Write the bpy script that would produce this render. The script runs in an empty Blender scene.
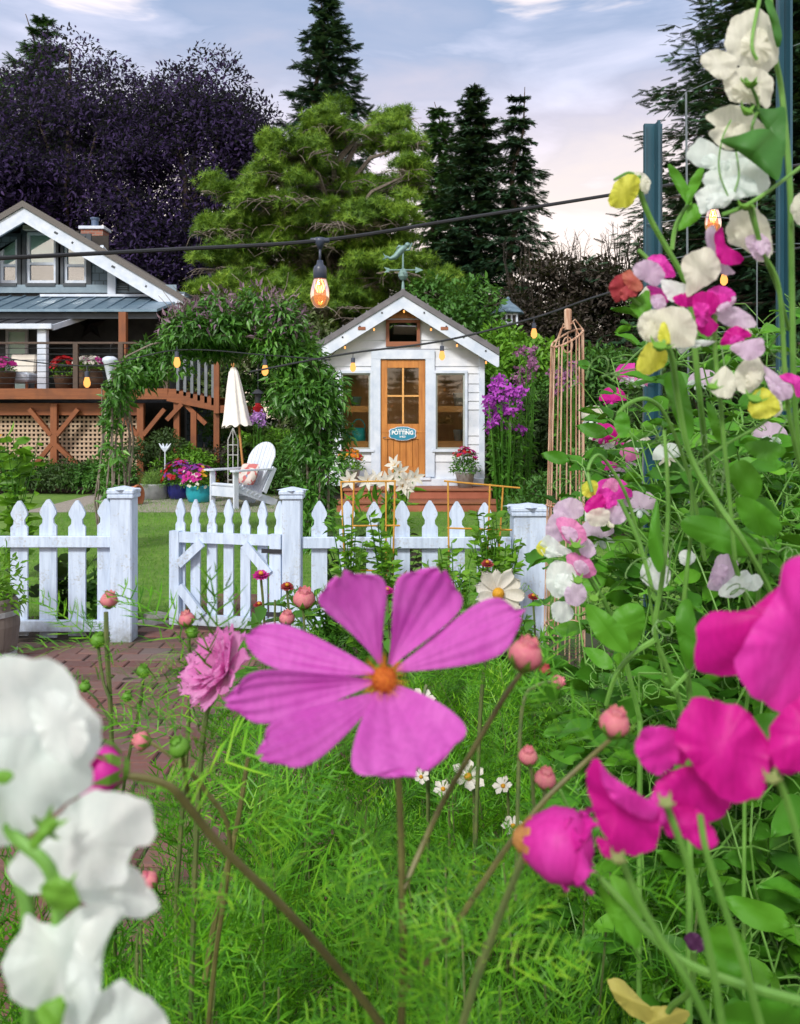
import bpy, math, random
import numpy as np
from mathutils import Vector, Matrix
random.seed(11); rng = np.random.default_rng(11)
F, H, YH = 850.0, 1.55, 418.0
PI = math.pi
sc = bpy.context.scene
COL = sc.collection

def P(px, py, Y):                       # point at distance Y
    return Vector(((px-400)*Y/F, Y, H-(py-YH)*Y/F))
def GX(px, Y): return (px-400)*Y/F
def GZ(py, Y): return H-(py-YH)*Y/F

# ------------------------------------------------------------------ objects
def tag(o, label=None, cat=None, group=None, kind=None):
    if label: o['label'] = label
    if cat: o['category'] = cat
    if group: o['group'] = group
    if kind: o['kind'] = kind
    return o
def thing(name, label, cat, loc=(0, 0, 0), group=None):
    o = bpy.data.objects.new(name, None); COL.objects.link(o)
    o.location = loc; o.empty_display_size = .1
    return tag(o, label, cat, group)
def origin_of(o):
    v = Vector((0, 0, 0))
    while o is not None:
        v += o.location; o = o.parent
    return v
def link(name, me, mat, parent=None, origin=None):
    o = bpy.data.objects.new(name, me); COL.objects.link(o)
    for m in (mat if isinstance(mat, (list, tuple)) else [mat]): me.materials.append(m)
    if parent is not None:
        o.parent = parent
        off = origin_of(parent)
    else:
        off = Vector(origin) if origin is not None else Vector((0, 0, 0))
        o.location = off
    if off.length > 0: me.transform(Matrix.Translation(-off))
    return o
def copy_tree(o, parent=None):
    c = o.copy(); COL.objects.link(c); c.parent = parent
    for ch in list(o.children): copy_tree(ch, c)
    return c

# ------------------------------------------------------------------ mesh builder (world coordinates)
class MB:
    def __init__(s): s.v = []; s.f = []; s.mi = []; s.m = 0
    def add(s, vs, fs):
        b = len(s.v); s.v += [tuple(v) for v in vs]
        s.f += [tuple(i+b for i in f) for f in fs]; s.mi += [s.m]*len(fs); return s
    def box(s, c, d, R=None, bev=0.0):
        cx, cy, cz = c; hx, hy, hz = d[0]/2, d[1]/2, d[2]/2
        b = min(bev, hx*.45, hy*.45, hz*.45)
        if b <= 0:
            vs = [Vector((x, y, z)) for x in (-hx, hx) for y in (-hy, hy) for z in (-hz, hz)]
            fs = [(0, 1, 3, 2), (4, 6, 7, 5), (0, 4, 5, 1), (2, 3, 7, 6), (0, 2, 6, 4), (1, 5, 7, 3)]
        else:
            vs = []; idx = {}
            for ix, x in enumerate((-1, 1)):
                for iy, y in enumerate((-1, 1)):
                    for iz, z in enumerate((-1, 1)):
                        for a in range(3):
                            p = [x*(hx-b), y*(hy-b), z*(hz-b)]
                            p[a] = (x*hx, y*hy, z*hz)[a]
                            idx[(ix, iy, iz, a)] = len(vs); vs.append(Vector(p))
            fs = []
            g = lambda x, y, z, a: idx[(x, y, z, a)]
            for q in (0, 1):
                fs += [(g(q, 0, 0, 0), g(q, 1, 0, 0), g(q, 1, 1, 0), g(q, 0, 1, 0)),
                       (g(0, q, 0, 1), g(1, q, 0, 1), g(1, q, 1, 1), g(0, q, 1, 1)),
                       (g(0, 0, q, 2), g(1, 0, q, 2), g(1, 1, q, 2), g(0, 1, q, 2))]
                for r in (0, 1):
                    fs += [(g(q, r, 0, 0), g(q, r, 1, 0), g(q, r, 1, 1), g(q, r, 0, 1)),
                           (g(q, 0, r, 0), g(q, 1, r, 0), g(q, 1, r, 2), g(q, 0, r, 2)),
                           (g(0, q, r, 1), g(1, q, r, 1), g(1, q, r, 2), g(0, q, r, 2))]
                    for t in (0, 1): fs.append((g(q, r, t, 0), g(q, r, t, 1), g(q, r, t, 2)))
            # orient outward
            out = []
            for f in fs:
                p = [vs[i] for i in f]; n = (p[1]-p[0]).cross(p[2]-p[0]); cc = sum(p, Vector())/len(p)
                out.append(f if n.dot(cc) > 0 else f[::-1])
            fs = out
        if R is not None: vs = [R @ v for v in vs]
        return s.add([v+Vector(c) for v in vs], fs)
    def bar(s, a, b, w, h, up=(0, 0, 1), bev=0.0):        # box from a to b, w across, h along up
        a, b = Vector(a), Vector(b); d = (b-a); L = d.length; x = d/L
        z = Vector(up); z = z-x*z.dot(x)
        if z.length < 1e-6: z = Vector((0, 1, 0))-x*x.y
        z.normalize(); y = z.cross(x)
        R = Matrix((x, y, z)).transposed()
        return s.box((a+b)/2, (L, w, h), R, bev)
    def tube(s, pts, rad, n=6, cap=True):
        pts = [Vector(p) for p in pts]; k = len(pts)
        rr = rad if isinstance(rad, (list, tuple)) else [rad]*k
        vs = []; fs = []; ref = Vector((0.123, 0.31, 0.94))
        for i, p in enumerate(pts):
            t = (pts[min(i+1, k-1)]-pts[max(i-1, 0)])
            if t.length < 1e-9: t = Vector((0, 0, 1))
            t.normalize(); u = t.cross(ref)
            if u.length < .1: u = t.cross(Vector((1, 0, 0)))
            u.normalize(); w = t.cross(u); ref = w.cross(t) if False else ref
            for j in range(n):
                a = 2*PI*j/n; vs.append(p+(u*math.cos(a)+w*math.sin(a))*rr[i])
        for i in range(k-1):
            for j in range(n):
                fs.append((i*n+j, i*n+(j+1) % n, (i+1)*n+(j+1) % n, (i+1)*n+j))
        if cap: fs += [tuple(range(n))[::-1], tuple((k-1)*n+j for j in range(n))]
        return s.add(vs, fs)
    def lathe(s, prof, c, n=20, axis=None):               # prof (r,z)
        c = Vector(c); R = Matrix.Identity(3)
        if axis is not None: R = Vector((0, 0, 1)).rotation_difference(Vector(axis)).to_matrix()
        vs = []; fs = []
        for r, z in prof:
            for j in range(n):
                a = 2*PI*j/n; vs.append(c+R @ Vector((r*math.cos(a), r*math.sin(a), z)))
        for i in range(len(prof)-1):
            for j in range(n):
                fs.append((i*n+j, i*n+(j+1) % n, (i+1)*n+(j+1) % n, (i+1)*n+j))
        if prof[0][0] > 1e-5: fs.append(tuple(range(n))[::-1])
        if prof[-1][0] > 1e-5: fs.append(tuple((len(prof)-1)*n+j for j in range(n)))
        return s.add(vs, fs)
    def prism(s, poly, y0, y1):                           # polygon in XZ extruded in Y
        n = len(poly)
        vs = [(x, y0, z) for x, z in poly]+[(x, y1, z) for x, z in poly]
        fs = [tuple(range(n)), tuple(range(n, 2*n))[::-1]]+[(i, i+n, (i+1) % n+n, (i+1) % n) for i in range(n)]
        return s.add(vs, fs)
    def each(s, name, mat, parent=None, smooth=False):     # one object per connected piece
        n = len(s.v); root = list(range(n))
        def find(i):
            while root[i] != i: root[i] = root[root[i]]; i = root[i]
            return i
        for f in s.f:
            a = find(f[0])
            for j in f[1:]: root[find(j)] = a
        groups = {}
        for f in s.f: groups.setdefault(find(f[0]), []).append(f)
        res = []
        for fs in groups.values():
            ids = sorted({i for f in fs for i in f}); mp = {i: k for k, i in enumerate(ids)}
            q = MB(); q.add([s.v[i] for i in ids], [tuple(mp[i] for i in f) for f in fs]); res.append(q.build(name, mat, parent, smooth))
        return res
    def build(s, name, mat, parent=None, smooth=False, origin=None):
        me = bpy.data.meshes.new(name); me.from_pydata(s.v, [], s.f)
        if len(set(s.mi)) > 1: me.polygons.foreach_set('material_index', s.mi)
        if smooth: me.polygons.foreach_set('use_smooth', [True]*len(s.f))
        me.update()
        return link(name, me, mat, parent, origin)

def tri_mesh(name, V, Fc, mat, parent=None, origin=None, smooth=False, uv=None):
    V = np.ascontiguousarray(V, dtype=np.float32); Fc = np.ascontiguousarray(Fc, dtype=np.int32)
    me = bpy.data.meshes.new(name)
    me.vertices.add(len(V)); me.vertices.foreach_set('co', V.ravel())
    me.loops.add(Fc.size); me.loops.foreach_set('vertex_index', Fc.ravel())
    me.polygons.add(len(Fc)); me.polygons.foreach_set('loop_start', np.arange(0, Fc.size, 3, dtype=np.int32))
    me.update(calc_edges=True)
    if smooth: me.polygons.foreach_set('use_smooth', np.ones(len(Fc), dtype=bool))
    return link(name, me, mat, parent, origin)

def unit(a): return a/np.maximum(np.linalg.norm(a, axis=-1, keepdims=True), 1e-9)
def frames(d, n):
    x = unit(np.asarray(d, float)); n = np.asarray(n, float)
    z = n-x*np.sum(n*x, -1, keepdims=True); z = unit(z); y = np.cross(z, x)
    return np.stack([x, y, z], -1)                        # columns
def scatter(tpl, pos, R, size):
    V, Fc = tpl; V = np.asarray(V, float); Fc = np.asarray(Fc, int)
    pos = np.asarray(pos, float); N = len(pos); size = np.broadcast_to(np.asarray(size, float), (N,))
    W = np.einsum('nij,kj->nki', R, V)*size[:, None, None]+pos[:, None, :]
    Fa = Fc[None]+(np.arange(N)*len(V))[:, None, None]
    return W.reshape(-1, 3), Fa.reshape(-1, 3)
def merge(parts):
    Vs = []; Fs = []; b = 0
    for V, Fc in parts:
        if len(V) == 0: continue
        Vs.append(V); Fs.append(np.asarray(Fc)+b); b += len(V)
    return np.concatenate(Vs), np.concatenate(Fs)
def randdir(n):
    return unit(rng.normal(size=(n, 3)))

# leaf templates: along +X, normal +Z, unit length
T_LEAF = ([(0, 0, 0), (.3, .2, .05), (.68, .16, .05), (1, 0, -.1), (.68, -.16, .05), (.3, -.2, .05), (.5, 0, -.03)],
          [(0, 6, 1), (1, 6, 2), (2, 6, 3), (3, 6, 4), (4, 6, 5), (5, 6, 0)])
T_POINT = ([(0, 0, 0), (.28, .17, .05), (.6, .12, .02), (1, 0, -.16), (.6, -.12, .02), (.28, -.17, .05), (.45, 0, -.03)],
           [(0, 6, 1), (1, 6, 2), (2, 6, 3), (3, 6, 4), (4, 6, 5), (5, 6, 0)])
T_ROUND = ([(0, 0, 0), (.15, .25, .04), (.5, .4, .07), (.85, .27, .03), (1, 0, -.03), (.85, -.27, .03), (.5, -.4, .07), (.15, -.25, .04), (.5, 0, -.02)],
           [(0, 8, 1), (1, 8, 2), (2, 8, 3), (3, 8, 4), (4, 8, 5), (5, 8, 6), (6, 8, 7), (7, 8, 0)])
T_SMALL = ([(0, 0, 0), (.5, .3, .05), (1, 0, -.06), (.5, -.3, .05)], [(0, 3, 2), (0, 2, 1)])
T_BLADE = ([(0, .035, 0), (0, -.035, 0), (.55, .022, .03), (.55, -.022, .03), (1, 0, -.08)], [(0, 1, 3), (0, 3, 2), (2, 3, 4)])
def t_spray(n=7, spread=.42, w=.035, lift=0.0):
    V = [(0, .02, 0), (0, -.02, 0), (1, 0, 0)]; Fc = [(0, 1, 2)]
    for i in range(n):
        x = .05+.9*i/(n-1)*.9; L = spread*(1-.55*i/(n-1))
        for sg in (1, -1):
            b = len(V); V += [(x-w, 0, 0), (x+w, 0, 0), (x+L*.75, sg*L*.8, lift*L-.05*L)]; Fc.append((b, b+1, b+2))
    return V, Fc
T_SPRAY = t_spray()
def t_tuft(n=11, w=.05):
    V = []; Fc = []; r = np.random.default_rng(3)
    for i in range(n):
        a = 2*PI*i/n+r.uniform(-.2, .2); e = r.uniform(.1, 1.2)
        d = np.array([math.cos(a)*math.cos(e), math.sin(a)*math.cos(e), math.sin(e)]); L = r.uniform(.7, 1)
        s_ = np.cross(d, [0, 0, 1]); s_ = s_/np.linalg.norm(s_)*w
        b = len(V); V += [tuple(-s_), tuple(s_), tuple(d*L)]; Fc.append((b, b+1, b+2))
    return V, Fc
T_TUFT = t_tuft()
def t_feather(seed, pairs=8, w=.0075):                     # thread-leaved cosmos leaf
    r = np.random.default_rng(seed); V = []; Fc = []
    def ribbon(p, q, bend, w0):
        p, q = np.array(p), np.array(q); d = q-p; s_ = np.cross(d, [0, 0, 1.]); s_ /= max(np.linalg.norm(s_), 1e-6)
        m = (p+q)/2+np.array(bend); b = len(V)
        V.extend([tuple(p-s_*w0), tuple(p+s_*w0), tuple(m-s_*w0*.9), tuple(m+s_*w0*.9), tuple(q)])
        Fc.extend([(b, b+1, b+3), (b, b+3, b+2), (b+2, b+3, b+4)])
    c = lambda t: np.array([t, 0, .12*math.sin(t*2.2)-.18*t*t])
    for k in range(4): ribbon(c(k/4), c((k+1)/4), (0, 0, 0), w*1.2)
    for i in range(pairs):
        t = .14+.78*i/(pairs-1); L = .42*(1-.6*abs(t-.4)-.25*t)
        for sg in (1, -1):
            p = c(t); q = p+np.array([L*r.uniform(.45, .8), sg*L*r.uniform(.6, .95), r.uniform(-.06, .12)])
            ribbon(p, q, (0, sg*.02, .02), w)
            for k in range(2):
                pp = p+(q-p)*r.uniform(.25, .7); s2 = (1, -1, 1)[k]
                dd = np.array([L*r.uniform(.3, .5), sg*L*r.uniform(.0, .2)+s2*L*.22, r.uniform(-.04, .06)])
                ribbon(pp, pp+dd, (0, 0, .01), w*.9)
    return V, Fc
T_FEATH = [t_feather(k) for k in range(4)]

# ------------------------------------------------------------------ materials
def srgb(r, g, b):
    f = lambda c: ((c/255+.055)/1.055)**2.4 if c/255 > .04045 else c/255/12.92
    return (f(r), f(g), f(b), 1)
MATS = {}
class NT:
    def __init__(s, name):
        s.m = bpy.data.materials.new(name); s.m.use_nodes = True; s.t = s.m.node_tree; s.t.nodes.clear()
        s.out = s.n('ShaderNodeOutputMaterial')
    def n(s, ty, **kw):
        x = s.t.nodes.new(ty)
        for k, v in kw.items():
            if k.startswith('i_'):
                key = k[2:].replace('_', ' ')
                x.inputs[int(key) if key.isdigit() else key].default_value = v
            else: setattr(x, k, v)
        return x
    def l(s, a, b): s.t.links.new(a, b)
    def noise(s, scale, detail=3, vec=None, rough=.55):
        x = s.n('ShaderNodeTexNoise'); x.inputs['Scale'].default_value = scale
        x.inputs['Detail'].default_value = detail; x.inputs['Roughness'].default_value = rough
        if vec is not None: s.l(vec, x.inputs['Vector'])
        return x.outputs['Fac']
    def obj(s): return s.n('ShaderNodeTexCoord').outputs['Object']
    def geo(s): return s.n('ShaderNodeNewGeometry')
    def ramp(s, fac, stops, interp='LINEAR'):
        r = s.n('ShaderNodeValToRGB'); r.color_ramp.interpolation = interp
        e = r.color_ramp.elements
        while len(e) < len(stops): e.new(.5)
        for el, (p, c) in zip(e, stops): el.position = p; el.color = c if len(c) == 4 else (*c, 1)
        s.l(fac, r.inputs[0]); return r.outputs[0]
    def mix(s, fac, a, b, mode='MIX'):
        x = s.n('ShaderNodeMix', data_type='RGBA', blend_type=mode)
        for sock, v in ((x.inputs[0], fac), (x.inputs[6], a), (x.inputs[7], b)):
            if hasattr(v, 'links') or isinstance(v, bpy.types.NodeSocket): s.l(v, sock)
            else: sock.default_value = (*v, 1) if isinstance(v, tuple) and len(v) == 3 else v
        return x.outputs[2]
    def math(s, op, a, b=0.0):
        x = s.n('ShaderNodeMath', operation=op)
        for i, v in enumerate((a, b)):
            if isinstance(v, bpy.types.NodeSocket): s.l(v, x.inputs[i])
            else: x.inputs[i].default_value = v
        return x.outputs[0]
    def bump(s, h, strength=.3, dist=.01):
        b = s.n('ShaderNodeBump'); b.inputs['Strength'].default_value = strength; b.inputs['Distance'].default_value = dist
        s.l(h, b.inputs['Height']); return b.outputs[0]
    def pbsdf(s, col, rough=.6, normal=None, **kw):
        p = s.n('ShaderNodeBsdfPrincipled')
        for k, v in (('Base Color', col), ('Roughness', rough)):
            if isinstance(v, bpy.types.NodeSocket): s.l(v, p.inputs[k])
            else: p.inputs[k].default_value = (*v, 1) if isinstance(v, tuple) and len(v) == 3 else v
        for k, v in kw.items():
            kk = k.replace('_', ' ')
            p.inputs[kk].default_value = v
        if normal is not None: s.l(normal, p.inputs['Normal'])
        return p.outputs[0]
    def done(s, sh): s.l(sh, s.out.inputs[0]); return s.m
GAIN = 1.6
def foliage(name, cols, trans=.35, rough=.5, nscale=.6, spec=.3, varn=.5):
    if name in MATS: return MATS[name]
    cols = [(c[0]*.88, c[1]*1.05, c[2]*.65) if c[1] > c[0]*1.15 and c[1] > c[2] else c for c in cols]
    cols = [tuple(min(.6, v*GAIN) for v in c) for c in cols]
    t = NT(name); g = t.geo(); r = g.outputs['Random Per Island']
    nz = t.noise(nscale, 2, t.obj())
    f = t.math('ADD', t.math('MULTIPLY', r, 1-varn), t.math('MULTIPLY', t.math('SUBTRACT', t.math('MULTIPLY', nz, 2.2), .6), varn))
    col = t.ramp(f, [(i/(len(cols)-1), c) for i, c in enumerate(cols)])
    p = t.pbsdf(col, rough, Specular_IOR_Level=spec)
    tr = t.n('ShaderNodeBsdfTranslucent'); t.l(t.mix(.25, col, (.25, .4, .02, 1)), tr.inputs[0])
    mx = t.n('ShaderNodeMixShader'); mx.inputs[0].default_value = trans
    t.l(p, mx.inputs[1]); t.l(tr.outputs[0], mx.inputs[2])
    MATS[name] = t.done(mx.outputs[0]); return MATS[name]
def petal(name, c1, c2, trans=.35, rough=.55, nscale=60, streak=None):
    if name in MATS: return MATS[name]
    t = NT(name); nz = t.noise(nscale, 3, t.obj()); r = t.geo().outputs['Random Per Island']
    f = t.math('ADD', t.math('MULTIPLY', nz, .8), t.math('MULTIPLY', t.math('SUBTRACT', r, .5), .35))
    col = t.ramp(f, [(.25, c1), (.7, c2)])
    mp = t.n('ShaderNodeMapping'); mp.inputs['Scale'].default_value = (1, 1, .22); t.l(t.obj(), mp.inputs[0])
    vn = t.noise(nscale*9, 3, mp.outputs[0], .6)
    col = t.mix(t.math('MULTIPLY', t.math('GREATER_THAN', vn, .5), .0), col, col) if False else t.mix(t.ramp(vn, [(.38, (.30, .30, .30, 1)), (.60, (0, 0, 0, 1))]), col, tuple(v*.72 for v in c1[:3])+(1,))
    p = t.pbsdf(col, rough, t.bump(vn, .2, .001), Specular_IOR_Level=.25)
    tr = t.n('ShaderNodeBsdfTranslucent'); t.l(col, tr.inputs[0])
    mx = t.n('ShaderNodeMixShader'); mx.inputs[0].default_value = trans
    t.l(p, mx.inputs[1]); t.l(tr.outputs[0], mx.inputs[2])
    MATS[name] = t.done(mx.outputs[0]); return MATS[name]
def solid(name, c1, c2=None, rough=.6, nscale=8, bump=.0, metal=0.0, spec=.5, stretch=None, detail=4, bd=.01):
    if name in MATS: return MATS[name]
    t = NT(name); v = t.obj()
    if stretch:
        mp = t.n('ShaderNodeMapping'); mp.inputs['Scale'].default_value = stretch; t.l(v, mp.inputs[0]); v = mp.outputs[0]
    nz = t.noise(nscale, detail, v)
    col = c1 if c2 is None else t.ramp(nz, [(.3, c1), (.7, c2)])
    b = t.bump(nz, bump, bd) if bump else None
    MATS[name] = t.done(t.pbsdf(col, rough, b, Metallic=metal, Specular_IOR_Level=spec)); return MATS[name]
def planks(name, c1, c2, dark, rough=.6, grain=(1, 1, .06), scale=30):
    if name in MATS: return MATS[name]
    t = NT(name); v = t.obj(); mp = t.n('ShaderNodeMapping'); mp.inputs['Scale'].default_value = grain; t.l(v, mp.inputs[0])
    n1 = t.noise(scale, 5, mp.outputs[0], .65); n2 = t.noise(2.5, 3, v); r = t.geo().outputs['Random Per Island']
    c = t.ramp(n1, [(.3, c1), (.68, c2)])
    c = t.mix(t.ramp(n2, [(.5, (0, 0, 0, 1)), (.75, (.6, .6, .6, 1))]), c, dark)
    c = t.mix(t.math('MULTIPLY', r, .35), c, dark)
    MATS[name] = t.done(t.pbsdf(c, rough, t.bump(n1, .25, .004))); return MATS[name]
def emit(name, col, st):
    if name in MATS: return MATS[name]
    t = NT(name); e = t.n('ShaderNodeEmission'); e.inputs[0].default_value = col; e.inputs[1].default_value = st
    MATS[name] = t.done(e.outputs[0]); return MATS[name]
def glassy(name, tint, refl=.12, rough=.02, glow=None):
    if name in MATS: return MATS[name]
    t = NT(name); tr = t.n('ShaderNodeBsdfTransparent'); tr.inputs[0].default_value = tint
    gl = t.n('ShaderNodeBsdfGlossy'); gl.inputs['Roughness'].default_value = rough
    lw = t.n('ShaderNodeFresnel'); lw.inputs[0].default_value = 1.5
    fac = t.math('MAXIMUM', lw.outputs[0], refl)
    mx = t.n('ShaderNodeMixShader'); t.l(fac, mx.inputs[0]); t.l(tr.outputs[0], mx.inputs[1]); t.l(gl.outputs[0], mx.inputs[2])
    sh = mx.outputs[0]
    if glow:
        em = t.n('ShaderNodeEmission'); em.inputs[0].default_value = glow[0]; em.inputs[1].default_value = glow[1]
        ad = t.n('ShaderNodeAddShader'); t.l(sh, ad.inputs[0]); t.l(em.outputs[0], ad.inputs[1]); sh = ad.outputs[0]
    MATS[name] = t.done(sh); return MATS[name]
# ------------------------------------------------------------------ camera, sun, sky
cam = bpy.data.cameras.new('camera'); camo = bpy.data.objects.new('camera', cam); COL.objects.link(camo)
camo.location = (0, 0, H); camo.rotation_euler = (PI/2, 0, 0)
cam.sensor_fit = 'HORIZONTAL'; cam.sensor_width = 36; cam.lens = 36*F/800; cam.shift_y = -(512-YH)/800
cam.clip_start = .02; cam.clip_end = 2000
cam.dof.use_dof = True; cam.dof.focus_distance = 2.6; cam.dof.aperture_fstop = 22
sc.camera = camo
sc.view_settings.view_transform = 'Standard'; sc.view_settings.look = 'None'
sc.view_settings.exposure = 1.22; sc.view_settings.gamma = 1
SUN_EL, SUN_AZ = math.radians(40), math.radians(205)      # azimuth clockwise from +Y: behind the camera
sd = Vector((math.sin(SUN_AZ)*math.cos(SUN_EL), math.cos(SUN_AZ)*math.cos(SUN_EL), math.sin(SUN_EL)))
sun = bpy.data.lights.new('sun', 'SUN'); sun.energy = 1.5; sun.angle = math.radians(10); sun.color = (1, .95, .88)
suno = bpy.data.objects.new('sun', sun); COL.objects.link(suno); suno.rotation_euler = (-sd).to_track_quat('-Z', 'Y').to_euler()
w = bpy.data.worlds.new('World'); sc.world = w; w.use_nodes = True; t = w.node_tree; t.nodes.clear()
def wn(ty, **kw):
    x = t.nodes.new(ty)
    for k, v in kw.items(): setattr(x, k, v)
    return x
out = wn('ShaderNodeOutputWorld'); bg = wn('ShaderNodeBackground'); bg.inputs[1].default_value = .1
sky = wn('ShaderNodeTexSky', sky_type='NISHITA'); sky.sun_disc = False; sky.sun_elevation = SUN_EL; sky.sun_rotation = SUN_AZ
tc = wn('ShaderNodeTexCoord'); sx = wn('ShaderNodeSeparateXYZ'); t.links.new(tc.outputs['Generated'], sx.inputs[0])
mp = wn('ShaderNodeMapping'); mp.inputs['Scale'].default_value = (1.8, 1.8, 6.5); t.links.new(tc.outputs['Generated'], mp.inputs[0])
n1 = wn('ShaderNodeTexNoise'); n1.inputs['Scale'].default_value = 2.6; n1.inputs['Detail'].default_value = 6; n1.inputs['Distortion'].default_value = .4
t.links.new(mp.outputs[0], n1.inputs[0])
def wm(op, a, b=0.0):
    x = wn('ShaderNodeMath', operation=op)
    for i, v in enumerate((a, b)):
        if isinstance(v, bpy.types.NodeSocket): t.links.new(v, x.inputs[i])
        else: x.inputs[i].default_value = v
    return x.outputs[0]
def wramp(f, stops):
    r = wn('ShaderNodeValToRGB'); e = r.color_ramp.elements
    while len(e) < len(stops): e.new(.5)
    for el, (p, c) in zip(e, stops): el.position = p; el.color = (*c, 1)
    t.links.new(f, r.inputs[0]); return r.outputs[0]
def wmix(f, a, b, mode='MIX'):
    x = wn('ShaderNodeMix', data_type='RGBA', blend_type=mode)
    for s_, v in ((x.inputs[0], f), (x.inputs[6], a), (x.inputs[7], b)):
        if isinstance(v, bpy.types.NodeSocket): t.links.new(v, s_)
        else: s_.default_value = v
    return x.outputs[2]
z = sx.outputs[2]
zz = wm('ADD', z, wm('MULTIPLY', wm('SUBTRACT', n1.outputs[0], .5), .22))
# cloud deck colour by height above the horizon (linear display values / exposure / strength)
deck = wramp(zz, [(0.0, (1.05, .84, .64)), (.21, (1.0, .83, .71)), (.275, (.88, .76, .73)), (.33, (.66, .61, .70)), (.39, (.42, .48, .65)), (.435, (.33, .42, .61)), (.452, (1.0, .88, .84)), (.52, (.6, .58, .62))])
lit = wramp(n1.outputs[0], [(.50, (0, 0, 0)), (.66, (.34, .27, .25))])
deck = wmix(1.0, deck, lit, 'ADD')
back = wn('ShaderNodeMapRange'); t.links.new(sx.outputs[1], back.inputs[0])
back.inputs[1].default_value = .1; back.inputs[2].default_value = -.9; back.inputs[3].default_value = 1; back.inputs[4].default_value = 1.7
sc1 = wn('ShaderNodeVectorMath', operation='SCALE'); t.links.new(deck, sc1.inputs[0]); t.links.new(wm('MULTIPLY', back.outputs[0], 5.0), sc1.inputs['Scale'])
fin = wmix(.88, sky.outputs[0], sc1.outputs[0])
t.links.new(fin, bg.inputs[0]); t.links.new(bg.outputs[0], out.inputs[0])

# ------------------------------------------------------------------ colours used in many places
M_white = solid('white_paint', srgb(205, 214, 226), srgb(176, 190, 208), .55, 5, .05)
M_bark = solid('bark', (.055, .04, .03), (.12, .095, .075), .9, 14, .5, stretch=(1, 1, .25))
M_twig = solid('dry_twig', (.10, .08, .065), (.24, .21, .18), .9, 12)
M_black = solid('black_rubber', (.012, .014, .018), (.02, .025, .034), .45)
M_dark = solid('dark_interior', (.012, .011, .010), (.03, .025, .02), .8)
M_soil = solid('soil', (.018, .013, .009), (.05, .036, .025), .95, 20, .6, bd=.03)
M_gravel = solid('gravel', (.16, .15, .13), (.36, .33, .29), .95, 60, .5)

# ------------------------------------------------------------------ ground
def sheet(name, x0, x1, y0, y1, z, mat, nx=1, ny=1, dz=0.0, kind='structure'):
    b = MB(); vs = []
    for j in range(ny+1):
        for i in range(nx+1):
            vs.append((x0+(x1-x0)*i/nx, y0+(y1-y0)*j/ny, z+(random.uniform(-dz, dz) if dz else 0)))
    b.add(vs, [(j*(nx+1)+i, j*(nx+1)+i+1, (j+1)*(nx+1)+i+1, (j+1)*(nx+1)+i) for j in range(ny) for i in range(nx)])
    o = b.build(name, mat, smooth=True); tag(o, kind=kind); return o
g_m = solid('rough_ground', (.02, .03, .012), (.05, .06, .03), .95, 3, .3)
sheet('ground', -400, 400, -300, 900, 0, g_m)
t_ = NT('lawn_turf'); v_ = t_.obj(); na = t_.noise(.7, 4, v_); nb = t_.noise(9, 4, v_)
col_ = t_.mix(.45, t_.ramp(na, [(.3, (.05, .13, .012)), (.7, (.13, .26, .028))]), t_.ramp(nb, [(.3, (.03, .09, .010)), (.7, (.17, .30, .04))]))
M_lawn = t_.done(t_.pbsdf(col_, .9, t_.bump(nb, .6, .03)))
sheet('lawn', -14, 9, 6.25, 22, .004, M_lawn)
sheet('garden_path', -14, -3.4, 22.02, 22.6, .03, M_gravel)
sheet('gravel_bed', -6.2, -2.0, 13.9, 17.2, .008, M_gravel)
sheet('planting_bed', -1.62, 6.0, 1.2, 5.7, .012, M_soil, 60, 50, .015)
sheet('house_bed', -14, 2, 17.3, 19.5, .02, M_soil, 40, 12, .03)
sheet('fence_bed', -7, -1.86, 5.75, 6.6, .010, M_soil, 40, 8, .01)
# brick paving, every brick modelled inside one sheet
bk = MB(); bw, bd = .20, .145
for j in range(37):
    y = 2.1+j*bd
    for i in range(31):
        x = -5.6+i*bw+(j % 2)*bw*.5+random.uniform(-.004, .004)
        if y > 5.75 and not (-1.80 < x < -.85): continue
        if x > -.85 and y > 5.6: continue
        if x > .4: continue
        a = random.uniform(-.012, .012); R = Matrix.Rotation(a, 3, 'Z') @ Matrix.Rotation(random.uniform(-.012, .012), 3, 'X')
        bk.box((x, y, -.012+random.uniform(-.003, .003)), (bw-.007, bd-.007, .07), R, .006)
t_ = NT('paving_brick'); v_ = t_.obj(); r_ = t_.geo().outputs['Random Per Island']; na = t_.noise(30, 4, v_); nb = t_.noise(2, 3, v_)
c_ = t_.ramp(r_, [(0, (.085, .036, .032)), (.3, (.155, .060, .048)), (.6, (.115, .062, .055)), (.85, (.18, .080, .062)), (1, (.11, .092, .09))])
c_ = t_.mix(t_.ramp(na, [(.4, (0, 0, 0, 1)), (.75, (.5, .5, .5, 1))]), c_, (.13, .10, .095, 1))
c_ = t_.mix(t_.ramp(nb, [(.5, (0, 0, 0, 1)), (.7, (.45, .45, .45, 1))]), c_, (.045, .045, .03, 1))
M_pave = t_.done(t_.pbsdf(c_, .85, t_.bump(na, .35, .004)))
tag(bk.build('brick_path', M_pave), kind='structure')
sheet('path_base', -5.8, .45, 2.0, 5.74, .012, M_soil)
sheet('gate_path_base', -1.85, -.86, 5.76, 7.4, .013, M_soil)

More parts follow.
